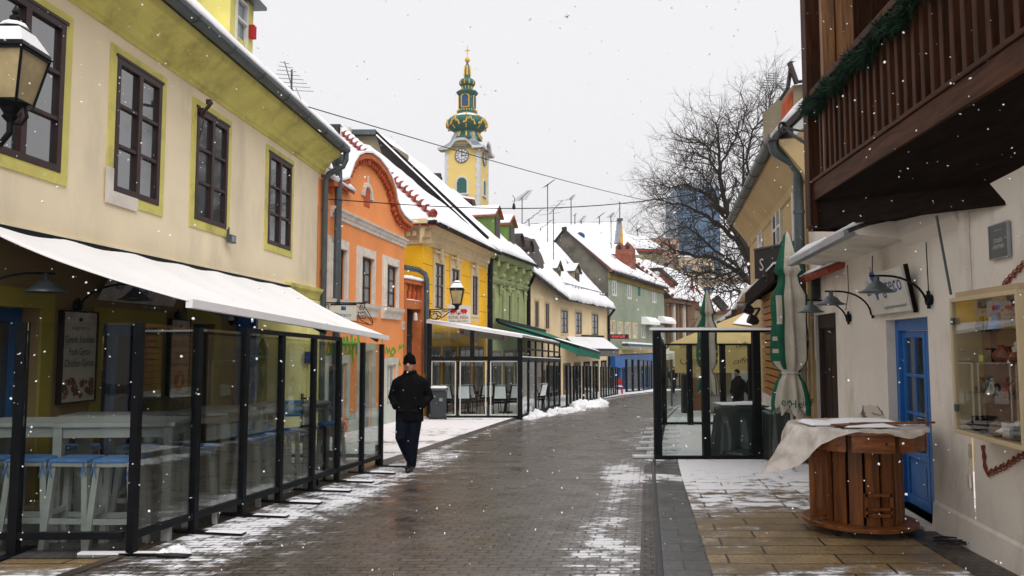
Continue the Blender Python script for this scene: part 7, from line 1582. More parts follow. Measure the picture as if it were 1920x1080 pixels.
# door leaves
u0, u1, z0, z1 = bd; b = MB()
for e in ((u0,u0+.09,z0,z1),(u1-.09,u1,z0,z1),(u0+.09,u1-.09,z1-.13,z1)): WW.box(b, *e, -.21, -.10)
dr = b.build('door', m['blue'], wh, bevel=.005)
mid = u0+.09+(u1-u0-.18)*.36
for (a0, a1, cols) in ((mid+.012, u1-.092, 2), (u0+.092, mid-.012, 1)):
    b = MB(); f = .075; zt_d = z1-.135; zl_ = z0+.62; O = (-.19, -.145)
    WW.box(b, a0, a0+f, z0+.01, zt_d, *O); WW.box(b, a1-f, a1, z0+.01, zt_d, *O); WW.box(b, a0+f, a1-f, zt_d-f, zt_d, *O); WW.box(b, a0+f, a1-f, z0+.01, z0+.12, *O); WW.box(b, a0+f, a1-f, zl_-.08, zl_, *O)
    for k in range(1, 3): z = zl_+(zt_d-f-zl_)*k/3; WW.box(b, a0+f, a1-f, z-.017, z+.017, -.185, -.15)
    for k in range(1, cols): u = a0+f+(a1-a0-2*f)*k/cols; WW.box(b, u-.014, u+.014, zl_, zt_d-f, -.183, -.153)
    WW.box(b, a0+f, a1-f, z0+.12, zl_-.08, -.185, -.165); WW.box(b, a0+f+.04, a1-f-.04, z0+.17, zl_-.13, -.164, -.152)
    lf = b.build('door_leaf', m['blue'], dr, bevel=.004); b = MB(); WW.box(b, a0+f*.8, a1-f*.8, zl_-.01, zt_d-f*.8, -.176, -.170); b.build('glass_pane', m['pane'], lf)
    if cols == 2: b = MB(); b.tube([WW.p(a0+.03, z0+1.02, -.14), WW.p(a0+.03, z0+1.02, -.10), WW.p(a0+.14, z0+1.02, -.10)], .010, 6); WW.box(b, a0+.01, a0+.05, z0+.9, z0+1.1, -.144, -.136); b.build('handle', m['zinc'], lf)
b = MB(); WW.box(b, u0-.1, u1+.1, z0-.12, z0, -.3, .14); b.build('doorstep', m['stone'], wh)
u0, u1, z0, z1 = bd2; b = MB(); WW.box(b, u0, u0+.08, z0, z1, -.19, -.04); WW.box(b, u1-.08, u1, z0, z1, -.19, -.04); WW.box(b, u0+.08, u1-.08, z1-.22, z1, -.19, -.04); d2_ = b.build('door', m['browndoor'], wh, label='dark brown plank door behind the near umbrella')
b = MB()
for k in range(5): w_ = (u1-u0-.16)/5; WW.box(b, u0+.08+k*w_+.004, u0+.08+(k+1)*w_-.004, z0, z1-.22, -.16+.004*(k % 2), -.10+.004*(k % 2))
b.build('door_leaf', m['browndoor'], d2_); b = MB(); b.bar(WW.p(u0+.14, z0+1.05, -.07), WW.p(u0+.14, z0+.85, -.07), .02, .02); b.build('handle', m['zinc'], d2_)
b = MB(); WW.box(b, bd2[1]+.1, WW.L-.05, z0+.6, z0+1.75, .002, .03); b.build('notice_board', m['tan'], wh)
b = MB(); WW.profile(b, -.02, 1.45, [(0.002,2.70),(.08,2.80),(.10,3.02),(0.002,3.02)]); WW.profile(b, 1.452, WW.L-1.3, [(0.002,2.78),(.50,2.84),(.56,2.90),(0.002,3.02)]); b.build('soffit', m['white'], wh)
b = MB(); e0, e1 = WW.p(1.45, 2.86, .60), WW.p(WW.L-1.25, 2.84, .60); b.bar(e0, e1, .10, .07); b.bar(e1, e1-WW.n*.5+V((0,0,.1)), .05, .08); b.build('roof_edge', m['zinc'], wh)
b = MB(); b.prism([e0, e1, e1-WW.n*2.6+V((0,0,.95)), e0-WW.n*2.6+V((0,0,.95))], (0,0,.04)); b.build('roof', m['roofdark'], wh)
b = MB(); b.patch(e0+V((0,0,.05)), e1+V((0,0,.05)), e1-WW.n*2.5+V((0,0,1.0)), e0-WW.n*2.5+V((0,0,1.0)), .09, 20, 10, .8); b.build('roof_snow', m['snow'], wh, smooth=True)
b = MB()
for k in range(16): u = WW.L-1.9+k*.125; b.tube([WW.p(u, 2.66, .24), WW.p(u, 2.78, -.05)], .055, 6)
b.build('tile_edge', m['redtile'], wh); b = MB(); b.patch(WW.p(WW.L-1.9, 2.74, .2), WW.p(WW.L+.02, 2.74, .2), WW.p(WW.L+.02, 2.88, -.1), WW.p(WW.L-1.9, 2.88, -.1), .04, 12, 3, 1.0); b.build('tile_snow', m['snow'], wh, smooth=True)
b = MB(); WW.box(b, WW.L-1.9, WW.L, 2.80, 3.45, .01, .04); b.build('upper_wall', m['white'], wh)
for P_ in ([(1455+180*.13, 0),],): pass
b = MB(); b.tube([WW.p(du_(1600), 2.72, .03), WW.p(du_(1600), 2.35, .03), WW.p(du_(1594), 2.1, .03)], .006, 4); b.tube([WW.p(du_(1648), 2.72, .03), WW.p(du_(1644), 2.1, .03)], .006, 4); b.tube([WW.p(du_(1752), 2.66, .03), WW.p(du_(1753), 2.13, .03)], .006, 4); b.build('cable', m['ink'], wh)
b = MB(); q = WW.uz(1538, 545); WW.box(b, q[0]-.04, q[0]+.04, q[1]-.17, q[1]+.2, .01, .12); WW.box(b, q[0]-.06, q[0]+.16, q[1]+.16, q[1]+.2, .01, .2); b.build('iron_fitting', m['ink'], wh)

gg = 'gooseneck lamps on the white house'
for px, pz, lab in ((1595, 596, 'gooseneck lamp farthest from the camera on the white house, beside the brown door'), (1641, 583, 'middle gooseneck lamp on the white house, left of the el greco board'), (1747, 562, 'gooseneck lamp in front of the el greco board above the blue door')):
    u, z = WW.uz(px, pz); gooseneck(WW, u, z, .40, 0, lab, gg, drop=.30, sc=.9)
# el greco board
u0, u1 = du_(1727), du_(1651); z0, z1 = WW.uz(1690, 586)[1], WW.uz(1690, 506)[1]
g = T('sign_board', 'weathered white el greco board leaning over the blue door', 'sign', tuple(WW.p((u0+u1)/2, z0, 0)))
pp = [WW.p(u1,z0,.03), WW.p(u0,z0,.03), WW.p(u0,z0,.07), WW.p(u1,z0,.07), WW.p(u1,z1,.13), WW.p(u0,z1,.13), WW.p(u0,z1,.17), WW.p(u1,z1,.17)]
b = MB(); b.hexa(pp); b.build('panel', m['whiteboard'], g); zz = (pp[7]-pp[3]).normalized(); cc = (pp[3]+pp[6])/2; X_ = -WW.t
b = MB(); b2 = MB(); greco(b, b2, cc+zz*.03-X_*.03, X_, zz, 1.3*(u1-u0)/1.9, X_.cross(zz)); b.build('logo', m['bluelet'], g); b2.build('lettering', m['ink'], g)
b = MB(); b.bar(WW.p(u0-.01, z0-.02, .03), WW.p(u0-.01, z1+.02, .12), .03, .04, up=WW.n); b.build('edge_batten', m['timberdark'], g)

# ================================================================ TIMBER BALCONY HOUSE (right foreground)
NB = Wall((fx(-1.5), -1.5), (fx(7.0), 7.0), -1); nb = T('timber_balcony_house', 'white walled house with an overhanging dark timber upper storey and balcony, nearest on the right', 'house', tuple(NB.p(6, gz(5), 0)))
ub = lambda y: (y+1.5)*math.sqrt(1+.15**2)
b = MB(); NB.facade(b, 0, NB.L, -.8, 3.3, [], .1); NB.box(b, NB.L-.12, NB.L, 1.4, 3.2, .004, .05); b.build('wall', m['white'], nb)
b = MB(); NB.profile(b, 0, NB.L+.06, [(0.004,-.8),(.10,-.8),(.022,.03),(0.004,.06)]); b.build('battered_base', m['white'], nb)
bxf = lambda y: 2.836+.093*y
FB = Wall((bxf(1.5), 1.5), (bxf(9.5), 9.5), -1); fu = lambda y: (y-1.5)*math.sqrt(1+.093**2); FL = FB.L
zB0, zB1, zR = 3.385, 3.60, 4.70
b = MB(); FB.box(b, 0, FL, zB0, zB1, -.12, .0); FB.box(b, 0, FL, zB1+.002, zB1+.045, -.14, .02); bl = b.build('bottom_beam', m['balconyh'], nb, bevel=.006)
b = MB(); FB.box(b, 0, FL, zR-.02, zR+.06, -.13, .02); b.build('handrail', m['balconyh'], nb, bevel=.006)
y = 3.0; n_ = 0
while y < 9.3:
    b = MB(); u = fu(y); FB.box(b, u-.036, u+.036, zB1+.045, zR-.02, -.10, -.01); b.build('baluster', m['balcony'], nb, bevel=.006); y += .175; n_ += 1
b = MB()
for (ya, yb2, o0, o1) in ((9.42, 9.62, -.20, .04),): FB.box(b, fu(ya), fu(yb2), 3.07, 9, o0, o1)
b.build('corner_post', m['balcony'], nb, bevel=.006)
b = MB(); FB.box(b, fu(8.95), fu(9.05), zB1+.045, 9, -.16, -.02); FB.box(b, fu(8.72), fu(8.93), zB1+.045, 9, -.3, -.17); b.build('post', wood('weathered_brown_post', (.22,.10,.035), .55), nb)
b = MB()
for k in range(8): x = FB.p(fu(9.6),0,0).x-.0+k*.22; b.box((x+.14, 9.72+.012*(k % 2), 5.9), (.21, .05, 5.7))
b.build('end_boarding', m['balcony'], nb)
UW = Wall((fx(-1)+.35, -1), (fx(9.7)+.35, 9.7), -1)
b = MB(); u = 0
while u < UW.L: 
    if not (3.0 < u-.0+(-1) < 6.3 and False): UW.box(b, u, u+.235, 3.3, 9, -.1, .0+.012*(int(u/.24) % 2))
    u += .24
b.build('timber_wall', m['timberdark'], nb)
uy = lambda y: (y+1)*math.sqrt(1+.15**2)
b = MB(); UW.box(b, uy(2.5), uy(6.15), zB1, 6.2, .02, .05); b.build('white_wall_panel', m['white'], nb)
b = MB(); b.prism([FB.p(0,zB0+.12,-.12), FB.p(FL,zB0+.12,-.12), UW.p(UW.L,zB0+.12,0), UW.p(uy(1.5),zB0+.12,0)], (0,0,.05)); b.build('floor', m['timberdark'], nb)
A_ = FB.p(FL+.1, zB0-.0, -.02); B_ = V((A_.x, A_.y, 3.07)); Cc = at(1885, 385, 6.2); D_ = at(1886, 341, 6.28); E_ = at(1960, 308, 5.7); F_ = FB.p(0, zB0, -.05); G_ = V((E_.x-.25, 1.5, 2.95))
b = MB(); top_ = 3.42; ins = V((.5, 0, 0))
b.add([A_, B_, Cc, D_, E_, G_, F_, V((4.6,9.6,3.4)), V((4.6,6.2,3.4)), V((4.4,1.5,3.4)), V((4.6,9.6,3.07)), V((4.4,6.2,2.80))], [(0,1,2), (0,2,3), (0,3,4), (0,4,5,6), (1,10,11,2), (0,7,10,1), (0,6,9,8,7)]); b.build('soffit', m['timberdark'], nb)
corb = wood('weathered_grey_timber', (.12,.085,.06), .7, spec=.1)
for px, py, Y, w_, hgt, lab in ((1588, 372, 9.0, .12, .26, None), (1735, 345, 7.2, .2, .42, None), (1828, 250, 6.0, .26, .34, None), (1534, 385, 9.45, .12, .2, None)):
    c = at(px, py, Y); b = MB(); P_ = [c+V((-.03-.0, 0, hgt*.45))]+[c+V((hgt*.9*math.sin(R(t*15))-.03, 0, hgt*.45-hgt*(1-math.cos(R(t*15))))) for t in range(1, 7)]+[c+V((hgt*.9, 0, hgt*.45))]
    b.prism(P_, (0, w_, 0)); b.build('corbel', corb, nb)
b = MB(); b.tube([at(1756, 405, 7.1), at(1783, 552, 6.85)], .012, 6); b.build('stay_cable', m['gutter'], nb)
# garland
gl = T('fir_garland', 'dark green fir garland wound along the balcony handrail', 'garland', tuple(FB.p(fu(8), 4.6, .02))); b = MB(); rg = random.Random(4)
path_ = []
for k in range(190):
    y = 9.45-k*.0215; path_.append(FB.p(fu(y), 4.63-.12*abs(math.sin(k*.085))-.05, .04)+V((0, 0, 0)))
path_ += [FB.p(fu(9.4)+.02, 4.62-.02*k, .05) for k in range(6)]
for p in path_:
    for j in range(30):
        d = V((rg.gauss(0,1), rg.gauss(0,1), rg.gauss(0,1))).normalized(); L_ = rg.uniform(.06, .165); q = p+V((rg.gauss(0,.02), rg.gauss(0,.03), rg.gauss(0,.03))); s = d.orthogonal().normalized()*.008
        b.add([q-s, q+s, q+d*L_+s*.3, q+d*L_-s*.3], [(0,1,2,3)]) if j % 2 else b.add([q-s.cross(d), q+s.cross(d), q+d*L_], [(0,1,2)])
b.build('needles', m['garland'], gl); b = MB(); b.tube(path_[:190:6], .02, 5); b.build('stem', m['ink'], gl)
# things standing on the balcony
def on_balc(name, label, cat, l, r, t, b_, Y, mat, dep=.3):
    p0, p1 = at(l, b_, Y), at(r, b_, Y); zt = at(l, t, Y).z; g = T(name, label, cat, ((p0.x+p1.x)/2, Y, zB1-.02)); b = MB(); b.box(((p0.x+p1.x)/2, Y+dep/2, (zB1+zt)/2), (p1.x-p0.x, dep, zt-zB1)); b.build('body', mat, g, bevel=.01); return g, p0, p1, zt
g, p0, p1, zt = on_balc('air_conditioner', 'grey outdoor air conditioner with dark mesh fan behind the balusters', 'air conditioner', 1727, 1775, 120, 240, 6.9, m['zinc'])
b = MB(); c = V(((p0.x+p1.x)/2, 6.89, (zB1+zt)/2)); b.tube([c, c+V((0,.02,0))], .10, 20); b.build('fan_grille', m['ink'], g)
g, p0, p1, zt = on_balc('carton', 'white carton with a blue band reading lai behind the balusters', 'box', 1786, 1808, 88, 200, 6.45, m['whiteboard'])
b = MB(); b.box(((p0.x+p1.x)/2, 6.443, zB1+.24), (p1.x-p0.x+.004, .01, .26)); b.build('blue_band', m['navy'], g); b = MB(); b.text('lai', V(((p0.x+p1.x)/2, 6.436, zB1+.27)), (1,0,0), (0,0,1), .07, off=0); b.build('lettering', m['whiteboard'], g)
g, p0, p1, zt = on_balc('storage_cabinet', 'pale grey storage cabinet standing at the near end of the balcony', 'cabinet', 1812, 1872, 76, 180, 6.1, m['whiteboard'])
b = MB(); b.box(((p0.x+p1.x)/2, 6.09, zt-.08), (p1.x-p0.x-.1, .02, .03)); b.box(((p0.x+p1.x)/2+.05, 6.09, zt-.30), (.1,.015,.12)); b.build('label_plate', m['stone'], g)
# rope hook
g = T('twisted_rope', 'black twisted iron rope stretched from the balcony post towards the ochre house', 'rope', tuple(FB.p(fu(9.0), 4.0, 0)))
pa, pb = at(1576, 272, 8.95), at(1472, 241, 12.3); b = MB()
for ph in (0, math.pi):
    P_ = []
    for k in range(90): t = k/89; p = pa.lerp(pb, t)-V((0,0,.12*math.sin(math.pi*t))); a_ = t*60+ph; P_.append(p+V((.018*math.cos(a_)*.4, .0, .018*math.sin(a_))))
    b.tube(P_, .016, 5)
b.build('strands', m['ink'], g); b = MB(); b.box(at(1578,271,8.93), (.1,.03,.17)); b.build('wall_plate', m['ink'], g)
b = MB(); c = at(1468, 239, 12.3); b.tube([c+V((.07*math.cos(k*.6)*(1-k*.02), .01*k*.3, .09*math.sin(k*.6))) for k in range(24)], .016, 5); b.tube([c, c+V((.25,0,-.05)), c+V((.4,.2,0))], .02, 5); b.build('coil', m['ink'], g)
# studio apartman sign
w0 = NB.uz(1897, 450)[0]; w1 = NB.uz(1862, 450)[0]; z0, z1 = NB.uz(1880, 483)[1], NB.uz(1880, 420)[1]
g = T('apartment_sign', 'small dark Studio Apartman plaque on the white wall under the balcony', 'sign', tuple(NB.p(w0, z0, 0)))
b = MB(); NB.box(b, w0, w1, z0, z1, .01, .03); b.build('plate', m['gutter'], g); b = MB()
for e in ((w0-.008,w0,z0-.008,z1+.008),(w1,w1+.008,z0-.008,z1+.008),(w0,w1,z1,z1+.008),(w0,w1,z0-.008,z0)): NB.box(b, *e, .01, .035)
b.build('rim', m['zinc'], g)
b = MB(); c = (w0+w1)/2; NB.text(b, '* * * *', c, z1-.05, .02, .12, o=.033); NB.text(b, 'STUDIO', c, (z0+z1)/2+.005, .034, .15, o=.033); NB.text(b, 'APARTMAN', c, (z0+z1)/2-.045, .034, .19, o=.033); b.build('lettering', m['whiteboard'], g)
# painted scroll frames
g = T('scroll_frame', 'red brown painted ornamental frame on the wall behind the display case', 'wall ornament', tuple(NB.p(ub(5.5), .8, 0)))
def scroll(pts, amp=.026, w_=.009):
    b = MB(); Q_ = [NB.p(*NB.uz(*p), .012) for p in pts]
    for off in (0, .03, .05):
        R_ = []
        for i in range(len(Q_)-1):
            n = int((Q_[i+1]-Q_[i]).length/.012)
            for k in range(n): t = k/n; q = Q_[i].lerp(Q_[i+1], t); d = (Q_[i+1]-Q_[i]).normalized(); s = d.cross(NB.n); R_.append(q+s*(off+(amp*abs(math.sin(k*.42)) if not off else .006*math.sin(k))))
        b.tube(R_, w_*(1 if not off else .6), 4)
    return b
scroll([(1848,835),(1853,882),(1885,868),(1925,842)]).build('lower_scroll', m['rust'], g); scroll([(1925,500),(1890,535),(1882,552)]).build('upper_scroll', m['rust'], g)
# display case
c0, c1 = NB.uz(1908, 600, .26)[0], NB.uz(1781, 600, .26)[0]
if True:
    dep_ = .26; DC = NB; z0, z1 = .86, 2.02
    g = T('display_case', 'cream wall display case with glass doors full of trinkets', 'display case', tuple(NB.p(c0, z0, 0)))
    b = MB(); t_ = .035
    NB.box(b, c0, c1, z0, z0+t_, .01, dep_); NB.box(b, c0, c1, z1-t_, z1, .01, dep_); NB.box(b, c0, c0+t_, z0+t_, z1-t_, .01, dep_); NB.box(b, c1-t_, c1, z0+t_, z1-t_, .01, dep_)
    b.build('case', m['case'] if 'case' in m else M_('cream_case_paint', (.55,.44,.27), .6, .06, 3), g, bevel=.003)
    b = MB(); NB.box(b, c0+t_, c1-t_, z0+t_, z1-t_, .012, .02); b.build('back_panel', M_('salmon_backing', (.34,.20,.14), .8, .12, 3), g)
    b = MB(); NB.box(b, c0+.06, c1-.03, z1, z1+.05, .03, .22); b.build('top_board', m['hoard'], g)
    sh = [z0+t_+.012, z0+.36, z0+.62, z0+.88]
    for z in sh[1:]: b = MB(); NB.box(b, c0+t_, c1-t_, z-.008, z, .03, dep_-.03); b.build('glass_shelf', m['showglass'], g)
    for k in range(2): w_ = (c1-c0-2*t_)/2; b = MB(); NB.box(b, c0+t_+k*w_+.004, c0+t_+(k+1)*w_-.004, z0+t_, z1-t_, dep_-.02, dep_-.012); b.build('glass_door', m['showglass'], g)
    b = MB()
    for z in (z0+.22, z1-.2): NB.box(b, c1-t_-.05, c1-t_, z-.03, z+.03, dep_-.012, dep_+.01)
    b.build('hinge', m['gutter'], g)
    b = MB(); NB.box(b, c0-.004, c0, z0+.50, z0+.68, .05, .14); b.build('dark_label', m['ink'], g)
    rr = random.Random(31); cols = [m['brown'], m['rust'], m['zinc'], m['gutter'], m['timberdark'], m['canvas'], m['brown'], m['doorwood'], m['gutter']]
    def item(kind, u, z, s, mat, lab, o=.12, grp=None):
        p = NB.p(u, z, o); b = MB()
        if kind == 'vase': b.lathe(p, [(.25*s,0),(.42*s,.25*s),(.45*s,.5*s),(.2*s,.8*s),(.16*s,.95*s),(.24*s,1.05*s)], 12)
        elif kind == 'figurine': b.lathe(p, [(.42*s,0),(.36*s,.2*s),(.17*s,.55*s),(.20*s,.72*s),(.07*s,.80*s)], 12); b.ball(p+V((0,0,.9*s)), .12*s, nu=10, nv=7); b.bar(p+V((-.2*s,0,.5*s)), p+V((.2*s,-.05*s,.68*s)), .06*s, .06*s)
        elif kind == 'camera': b.box(p+V((0,0,.3*s)), (.9*s,.5*s,.55*s), Matrix.Rotation(math.atan2(NB.t.y, NB.t.x), 3, 'Z')); b.tube([p+V((0,0,.3*s)), p+NB.n*.55*s+V((0,0,.3*s))], .2*s, 14); b.box(p+V((0,0,.62*s)), (.3*s,.3*s,.12*s))
        elif kind == 'ring': b.tube([p+V((0,0,.3*s))+NB.t*.28*s*math.cos(k*.4)+V((0,0,.28*s*math.sin(k*.4))) for k in range(17)], .05*s, 6); b.box(p+V((0,0,.02*s)), (.3*s,.3*s,.05*s))
        elif kind == 'clock': b.tube([p+V((0,0,.4*s)), p+V((0,0,.4*s))+NB.n*.12*s], .4*s, 20); b.tube([p+V((0,0,.4*s))+NB.n*.12*s, p+V((0,0,.4*s))+NB.n*.14*s], .32*s, 20); b.box(p+V((0,0,.04*s)), (.4*s,.3*s,.08*s))
        elif kind == 'box': b.box(p+V((0,0,.25*s)), (.7*s,.4*s,.5*s), Matrix.Rotation(rr.uniform(0,2), 3, 'Z')); b.box(p+V((0,0,.52*s)), (.76*s,.46*s,.06*s), Matrix.Rotation(.3, 3, 'Z'))
        else: b.ball(p+V((0,0,.25*s)), .45*s, (1.1,.9,.65), 14, 8, jit=.8, seed=rr.random()*9)
        o_ = b.build(kind if kind != 'lump' else 'stone_ornament', mat, smooth=kind in ('vase','lump')); return tag(o_, lab, 'ornament', grp or 'trinkets in the display case')
    U = lambda t: c1-t_-.03-(c1-c0-2*t_-.06)*t
    item('figurine', U(.55), sh[3], .26, m['cushion'], 'doll figurine in a blue dress with pale skirt on the top shelf')
    item('clock', U(.40), sh[3], .13, m['hoard'], 'round tan clock on the top shelf left of the doll')
    for t, k, s in ((.12,'vase',.11),(.2,'lump',.12),(.30,'lump',.16),(.68,'lump',.19),(.76,'vase',.24),(.84,'lump',.2),(.93,'figurine',.22)): item(k, U(t), sh[3], s, cols[0 if t > .6 else 4], 'small dark brown ornament on the top shelf of the display case', rr.uniform(.08,.16))
    item('box', U(.22), sh[2], .10, m['trimyellow'], 'small yellow box on the second shelf'); item('box', U(.33), sh[2]+.0, .2, m['timberdark'], 'dark wooden box on the second shelf behind the yellow one', .07)
    item('figurine', U(.74), sh[2], .16, m['stone'], 'pale bird like figurine on the second shelf')
    for t in (.44,.50,.56,.62,.68,.86,.94): item(rr.choice(['lump','vase','ring']), U(t), sh[2], rr.uniform(.10,.16), m['rust'], 'small dark red ornament on the second shelf of the display case', rr.uniform(.08,.16))
    for t in (.16,.22,.30,.37,.43,.50,.56,.62,.68,.75,.83,.9): item(rr.choice(['ring','vase','figurine','ring']), U(t), sh[1], rr.uniform(.11,.17), rr.choice(cols), 'small metal trinket on the third shelf of the display case', rr.uniform(.08,.17))
    item('camera', U(.80), sh[0], .17, m['zinc'], 'old silver camera at the right of the bottom shelf')
    item('box', U(.60), sh[0], .15, m['cushion'], 'pale blue booklet box on the bottom shelf')
    for t in (.10,.18,.26,.34,.42,.50,.68,.93): item(rr.choice(['lump','box','lump']), U(t), sh[0], rr.uniform(.14,.22), rr.choice([m['brown'],m['tan'],m['stone'],m['timberdark']]), 'brown stone ornament on the bottom shelf of the display case', rr.uniform(.07,.15))
b = MB(); q0, q1, q2, q3 = (NB.uz(1823, y) for y in (832, 858, 890, 915)); NB.box(b, q0[0]-.015, q0[0]+.02, q1[1], q0[1], .01, .03); NB.box(b, q3[0]-.015, q3[0]+.02, q3[1], q2[1], .01, .03); b.tube([NB.p(q1[0], q1[1], .02), NB.p(q1[0]+.01, (q1[1]+q2[1])/2, .03), NB.p(q2[0], q2[1], .02)], .006, 5); tag(b.build('cable_duct', m['canvas']), 'short white cable duct on the wall below the display case', 'cable duct')

# ================================================================ SPOOL TABLE
sx_, sy_ = 3.50, 7.95; gz_ = gz(sy_); st = T('spool_table', 'round varnished wooden spool table on casters before the blue door', 'table', (sx_, sy_, gz_))
S_ = V((sx_, sy_, gz_)); zt = 1.04
b = MB(); b.lathe(S_, [(.64,zt-.035),(.655,zt-.03),(.655,zt),(.64,zt+.004)], 48); b.build('tabletop', m['spoolh'], st)
seg = 9
for k in range(seg):
    b = MB(); a0, a1 = 2*math.pi*(k+.06)/seg, 2*math.pi*(k+.94)/seg; n = 6
    for i in range(n):
        t0, t1 = a0+(a1-a0)*i/n, a0+(a1-a0)*(i+1)/n; e0, e1 = V((math.cos(t0), math.sin(t0), 0)), V((math.cos(t1), math.sin(t1), 0))
        b.hexa([S_+e0*.60+V((0,0,zt-.19)), S_+e0*.635+V((0,0,zt-.19)), S_+e1*.635+V((0,0,zt-.19)), S_+e1*.60+V((0,0,zt-.19)), S_+e0*.60+V((0,0,zt-.036)), S_+e0*.635+V((0,0,zt-.036)), S_+e1*.635+V((0,0,zt-.036)), S_+e1*.60+V((0,0,zt-.036))])
    b.build('rim_board', m['spoolh'], st)
n = 17
for k in range(n):
    a_ = 2*math.pi*(k+.5)/n; 
    if 2.7 < a_ < 3.5: continue
    e = V((math.cos(a_), math.sin(a_), 0)); b = MB(); b.box(S_+e*.40+V((0,0,(zt-.04+.13)/2)), (.028,.125,zt-.04-.13), Matrix.Rotation(a_, 3, 'Z')); b.build('slat', m['spool'], st, bevel=.004)
b = MB(); b.lathe(S_, [(.35,.14),(.35,zt-.05)], 24); b.build('inner_drum', m['timberdark'], st)
b = MB(); b.lathe(S_, [(.53,.085),(.545,.09),(.545,.125),(.53,.13)], 48); b.build('base_disc', m['spoolh'], st, bevel=.004)
for k in range(4):
    a_ = R(40+k*90); c = S_+V((.42*math.cos(a_), .42*math.sin(a_), .035)); b = MB(); b.tube([c-V((.014,0,0)), c+V((.014,0,0))], .035, 12); b.box(c+V((0,0,.035)), (.05,.05,.03)); b.build('caster', m['rubber'], st)
b = MB(); hx0 = S_+V((-.40,-.20,0)); hd = V((-.22,-.10,0)).normalized(); 
for d in (.02, .10, .18): b.bar(hx0+hd*d+V((0,0,.16)), hx0+hd*d+V((0,0,.83)), .055, .025, up=V((0,1,0)))
for z in (.24, .80): b.bar(hx0+V((0,-.02,z)), hx0+hd*.21+V((0,-.02,z)), .02, .06)
b.build('hatch_door', m['spool'], st)
b = MB(); fo = S_+V((-.005,-.445,.30))
for d in ((0,0,0,.24,.025),(0,0,.13,.24,.025),(0,0,-.02-.04,.24,.025),): b.box(fo+V((0,0,d[2])), (.26,.03,.028))
for s in (-1, 1): b.box(fo+V((s*.12,0,.035)), (.028,.03,.22))
b.build('window_frame', m['spool'], st)
b = MB(); b.tube([S_+V((-.01,-.655,zt-.10)), S_+V((-.01,-.66,zt-.10))], .013, 10); b.build('knot', m['ink'], st)
# sheet over the table
sheet = bpy.data.materials.new('milky_plastic_sheet'); sheet.use_nodes = True; N, L_n = nodes(sheet); pb_ = N['Principled BSDF']; pb_.inputs['Base Color'].default_value = (.70,.63,.56,1); pb_.inputs['Roughness'].default_value = .35
tr_ = N.new('ShaderNodeBsdfTransparent'); tr_.inputs[0].default_value = (.9,.85,.8,1); mxs = N.new('ShaderNodeMixShader'); no = N.new('ShaderNodeTexNoise'); no.inputs['Scale'].default_value = 7; no.inputs['Detail'].default_value = 5; rgn = N.new('ShaderNodeMapRange'); rgn.inputs[1].default_value = .38; rgn.inputs[2].default_value = .62; rgn.inputs[3].default_value = .62; rgn.inputs[4].default_value = .95
tcn = N.new('ShaderNodeTexCoord'); L_n.new(tcn.outputs['Object'], no.inputs[0]); L_n.new(no.outputs[0], rgn.inputs[0]); L_n.new(rgn.outputs[0], mxs.inputs[0]); L_n.new(tr_.outputs[0], mxs.inputs[1]); L_n.new(pb_.outputs[0], mxs.inputs[2]); L_n.new(mxs.outputs[0], N['Material Output'].inputs[0])
g = T('plastic_sheet', 'crumpled milky plastic sheet with snow draped over the spool table', 'plastic sheet', tuple(S_+V((0,0,zt))))
b = MB(); n, rows = 110, 34
for i in range(rows+1):
    for k in range(n):
        a_ = 2*math.pi*k/n; dl_ = math.atan2(math.sin(a_-R(190)), math.cos(a_-R(190)))
        ext = .035+.035*math.sin(a_*5+1)+.05*noise.noise(V((math.cos(a_)*3, math.sin(a_)*3, 2)))+.50*math.exp(-(dl_/.42)**2)
        r_ = (.655+ext)*(i/rows); p = V((r_*math.cos(a_), r_*math.sin(a_), 0)); z = zt+.014+.018*abs(noise.noise(p*5))+.014*abs(noise.noise(p*13))
        if r_ > .655:
            ex = r_-.655; o_r = .662+ex*(.22+.20*abs(math.sin(a_*7))+.30*math.exp(-(dl_/.42)**2)); z = zt+.012-ex*(.92); z += .015*noise.noise(p*11); o_r += .045*math.sin(a_*13+3+2*math.sin(a_*3))*min(1, ex*5); p = V((o_r*math.cos(a_), o_r*math.sin(a_), 0))
        b.v.append((sx_+p.x, sy_+p.y, gz_+z))
for i in range(rows):
    for k in range(n): q = i*n+k; q2 = i*n+(k+1) % n; b.f.append((q, q2, q2+n, q+n))
b.build('sheet', sheet, g, smooth=True)
b = MB()
for (dx, dy, w_, h_, sd2) in ((-.32,-.1,.5,.4,1),(.1,.05,.55,.5,2),(-.05,-.35,.5,.25,3)): b.patch(S_+V((dx-w_/2,dy-h_/2,zt+.03)), S_+V((dx+w_/2,dy-h_/2,zt+.03)), S_+V((dx+w_/2,dy+h_/2,zt+.03)), S_+V((dx-w_/2,dy+h_/2,zt+.03)), .022, 12, 8, 1.2, seed=sd2)
b.build('sheet_snow', m['snow'], g, smooth=True)
b = MB(); b.box(S_+V((.25,-.25,zt+.055)), (.9,.03,.02), Matrix.Rotation(R(8), 3, 'Z')); b.box(S_+V((-.15,-.3,zt+.05)), (.5,.12,.012), Matrix.Rotation(R(25), 3, 'Z')); tag(b.build('wooden_lath', m['spoolh']), 'thin wooden lath lying across the sheeted spool table', 'lath')
b = MB(); p = S_+V((.28,.35,zt)); k0_ = len(b.v)
for i in range(9):
    for j in range(9): u, v = i/8-.5, j/8; b.v.append(tuple(p+V((u*.34*(1-v*.5)+.05*v, .06*math.sin(u*7+v*4), .02+v*.16+.03*noise.noise(V((u*5,v*5,1)))))))
for i in range(8):
    for j in range(8): q = i*9+j; b.f.append((q, q+1, q+10, q+9))
b.build('clear_flap', m['plastic'], g, smooth=True)
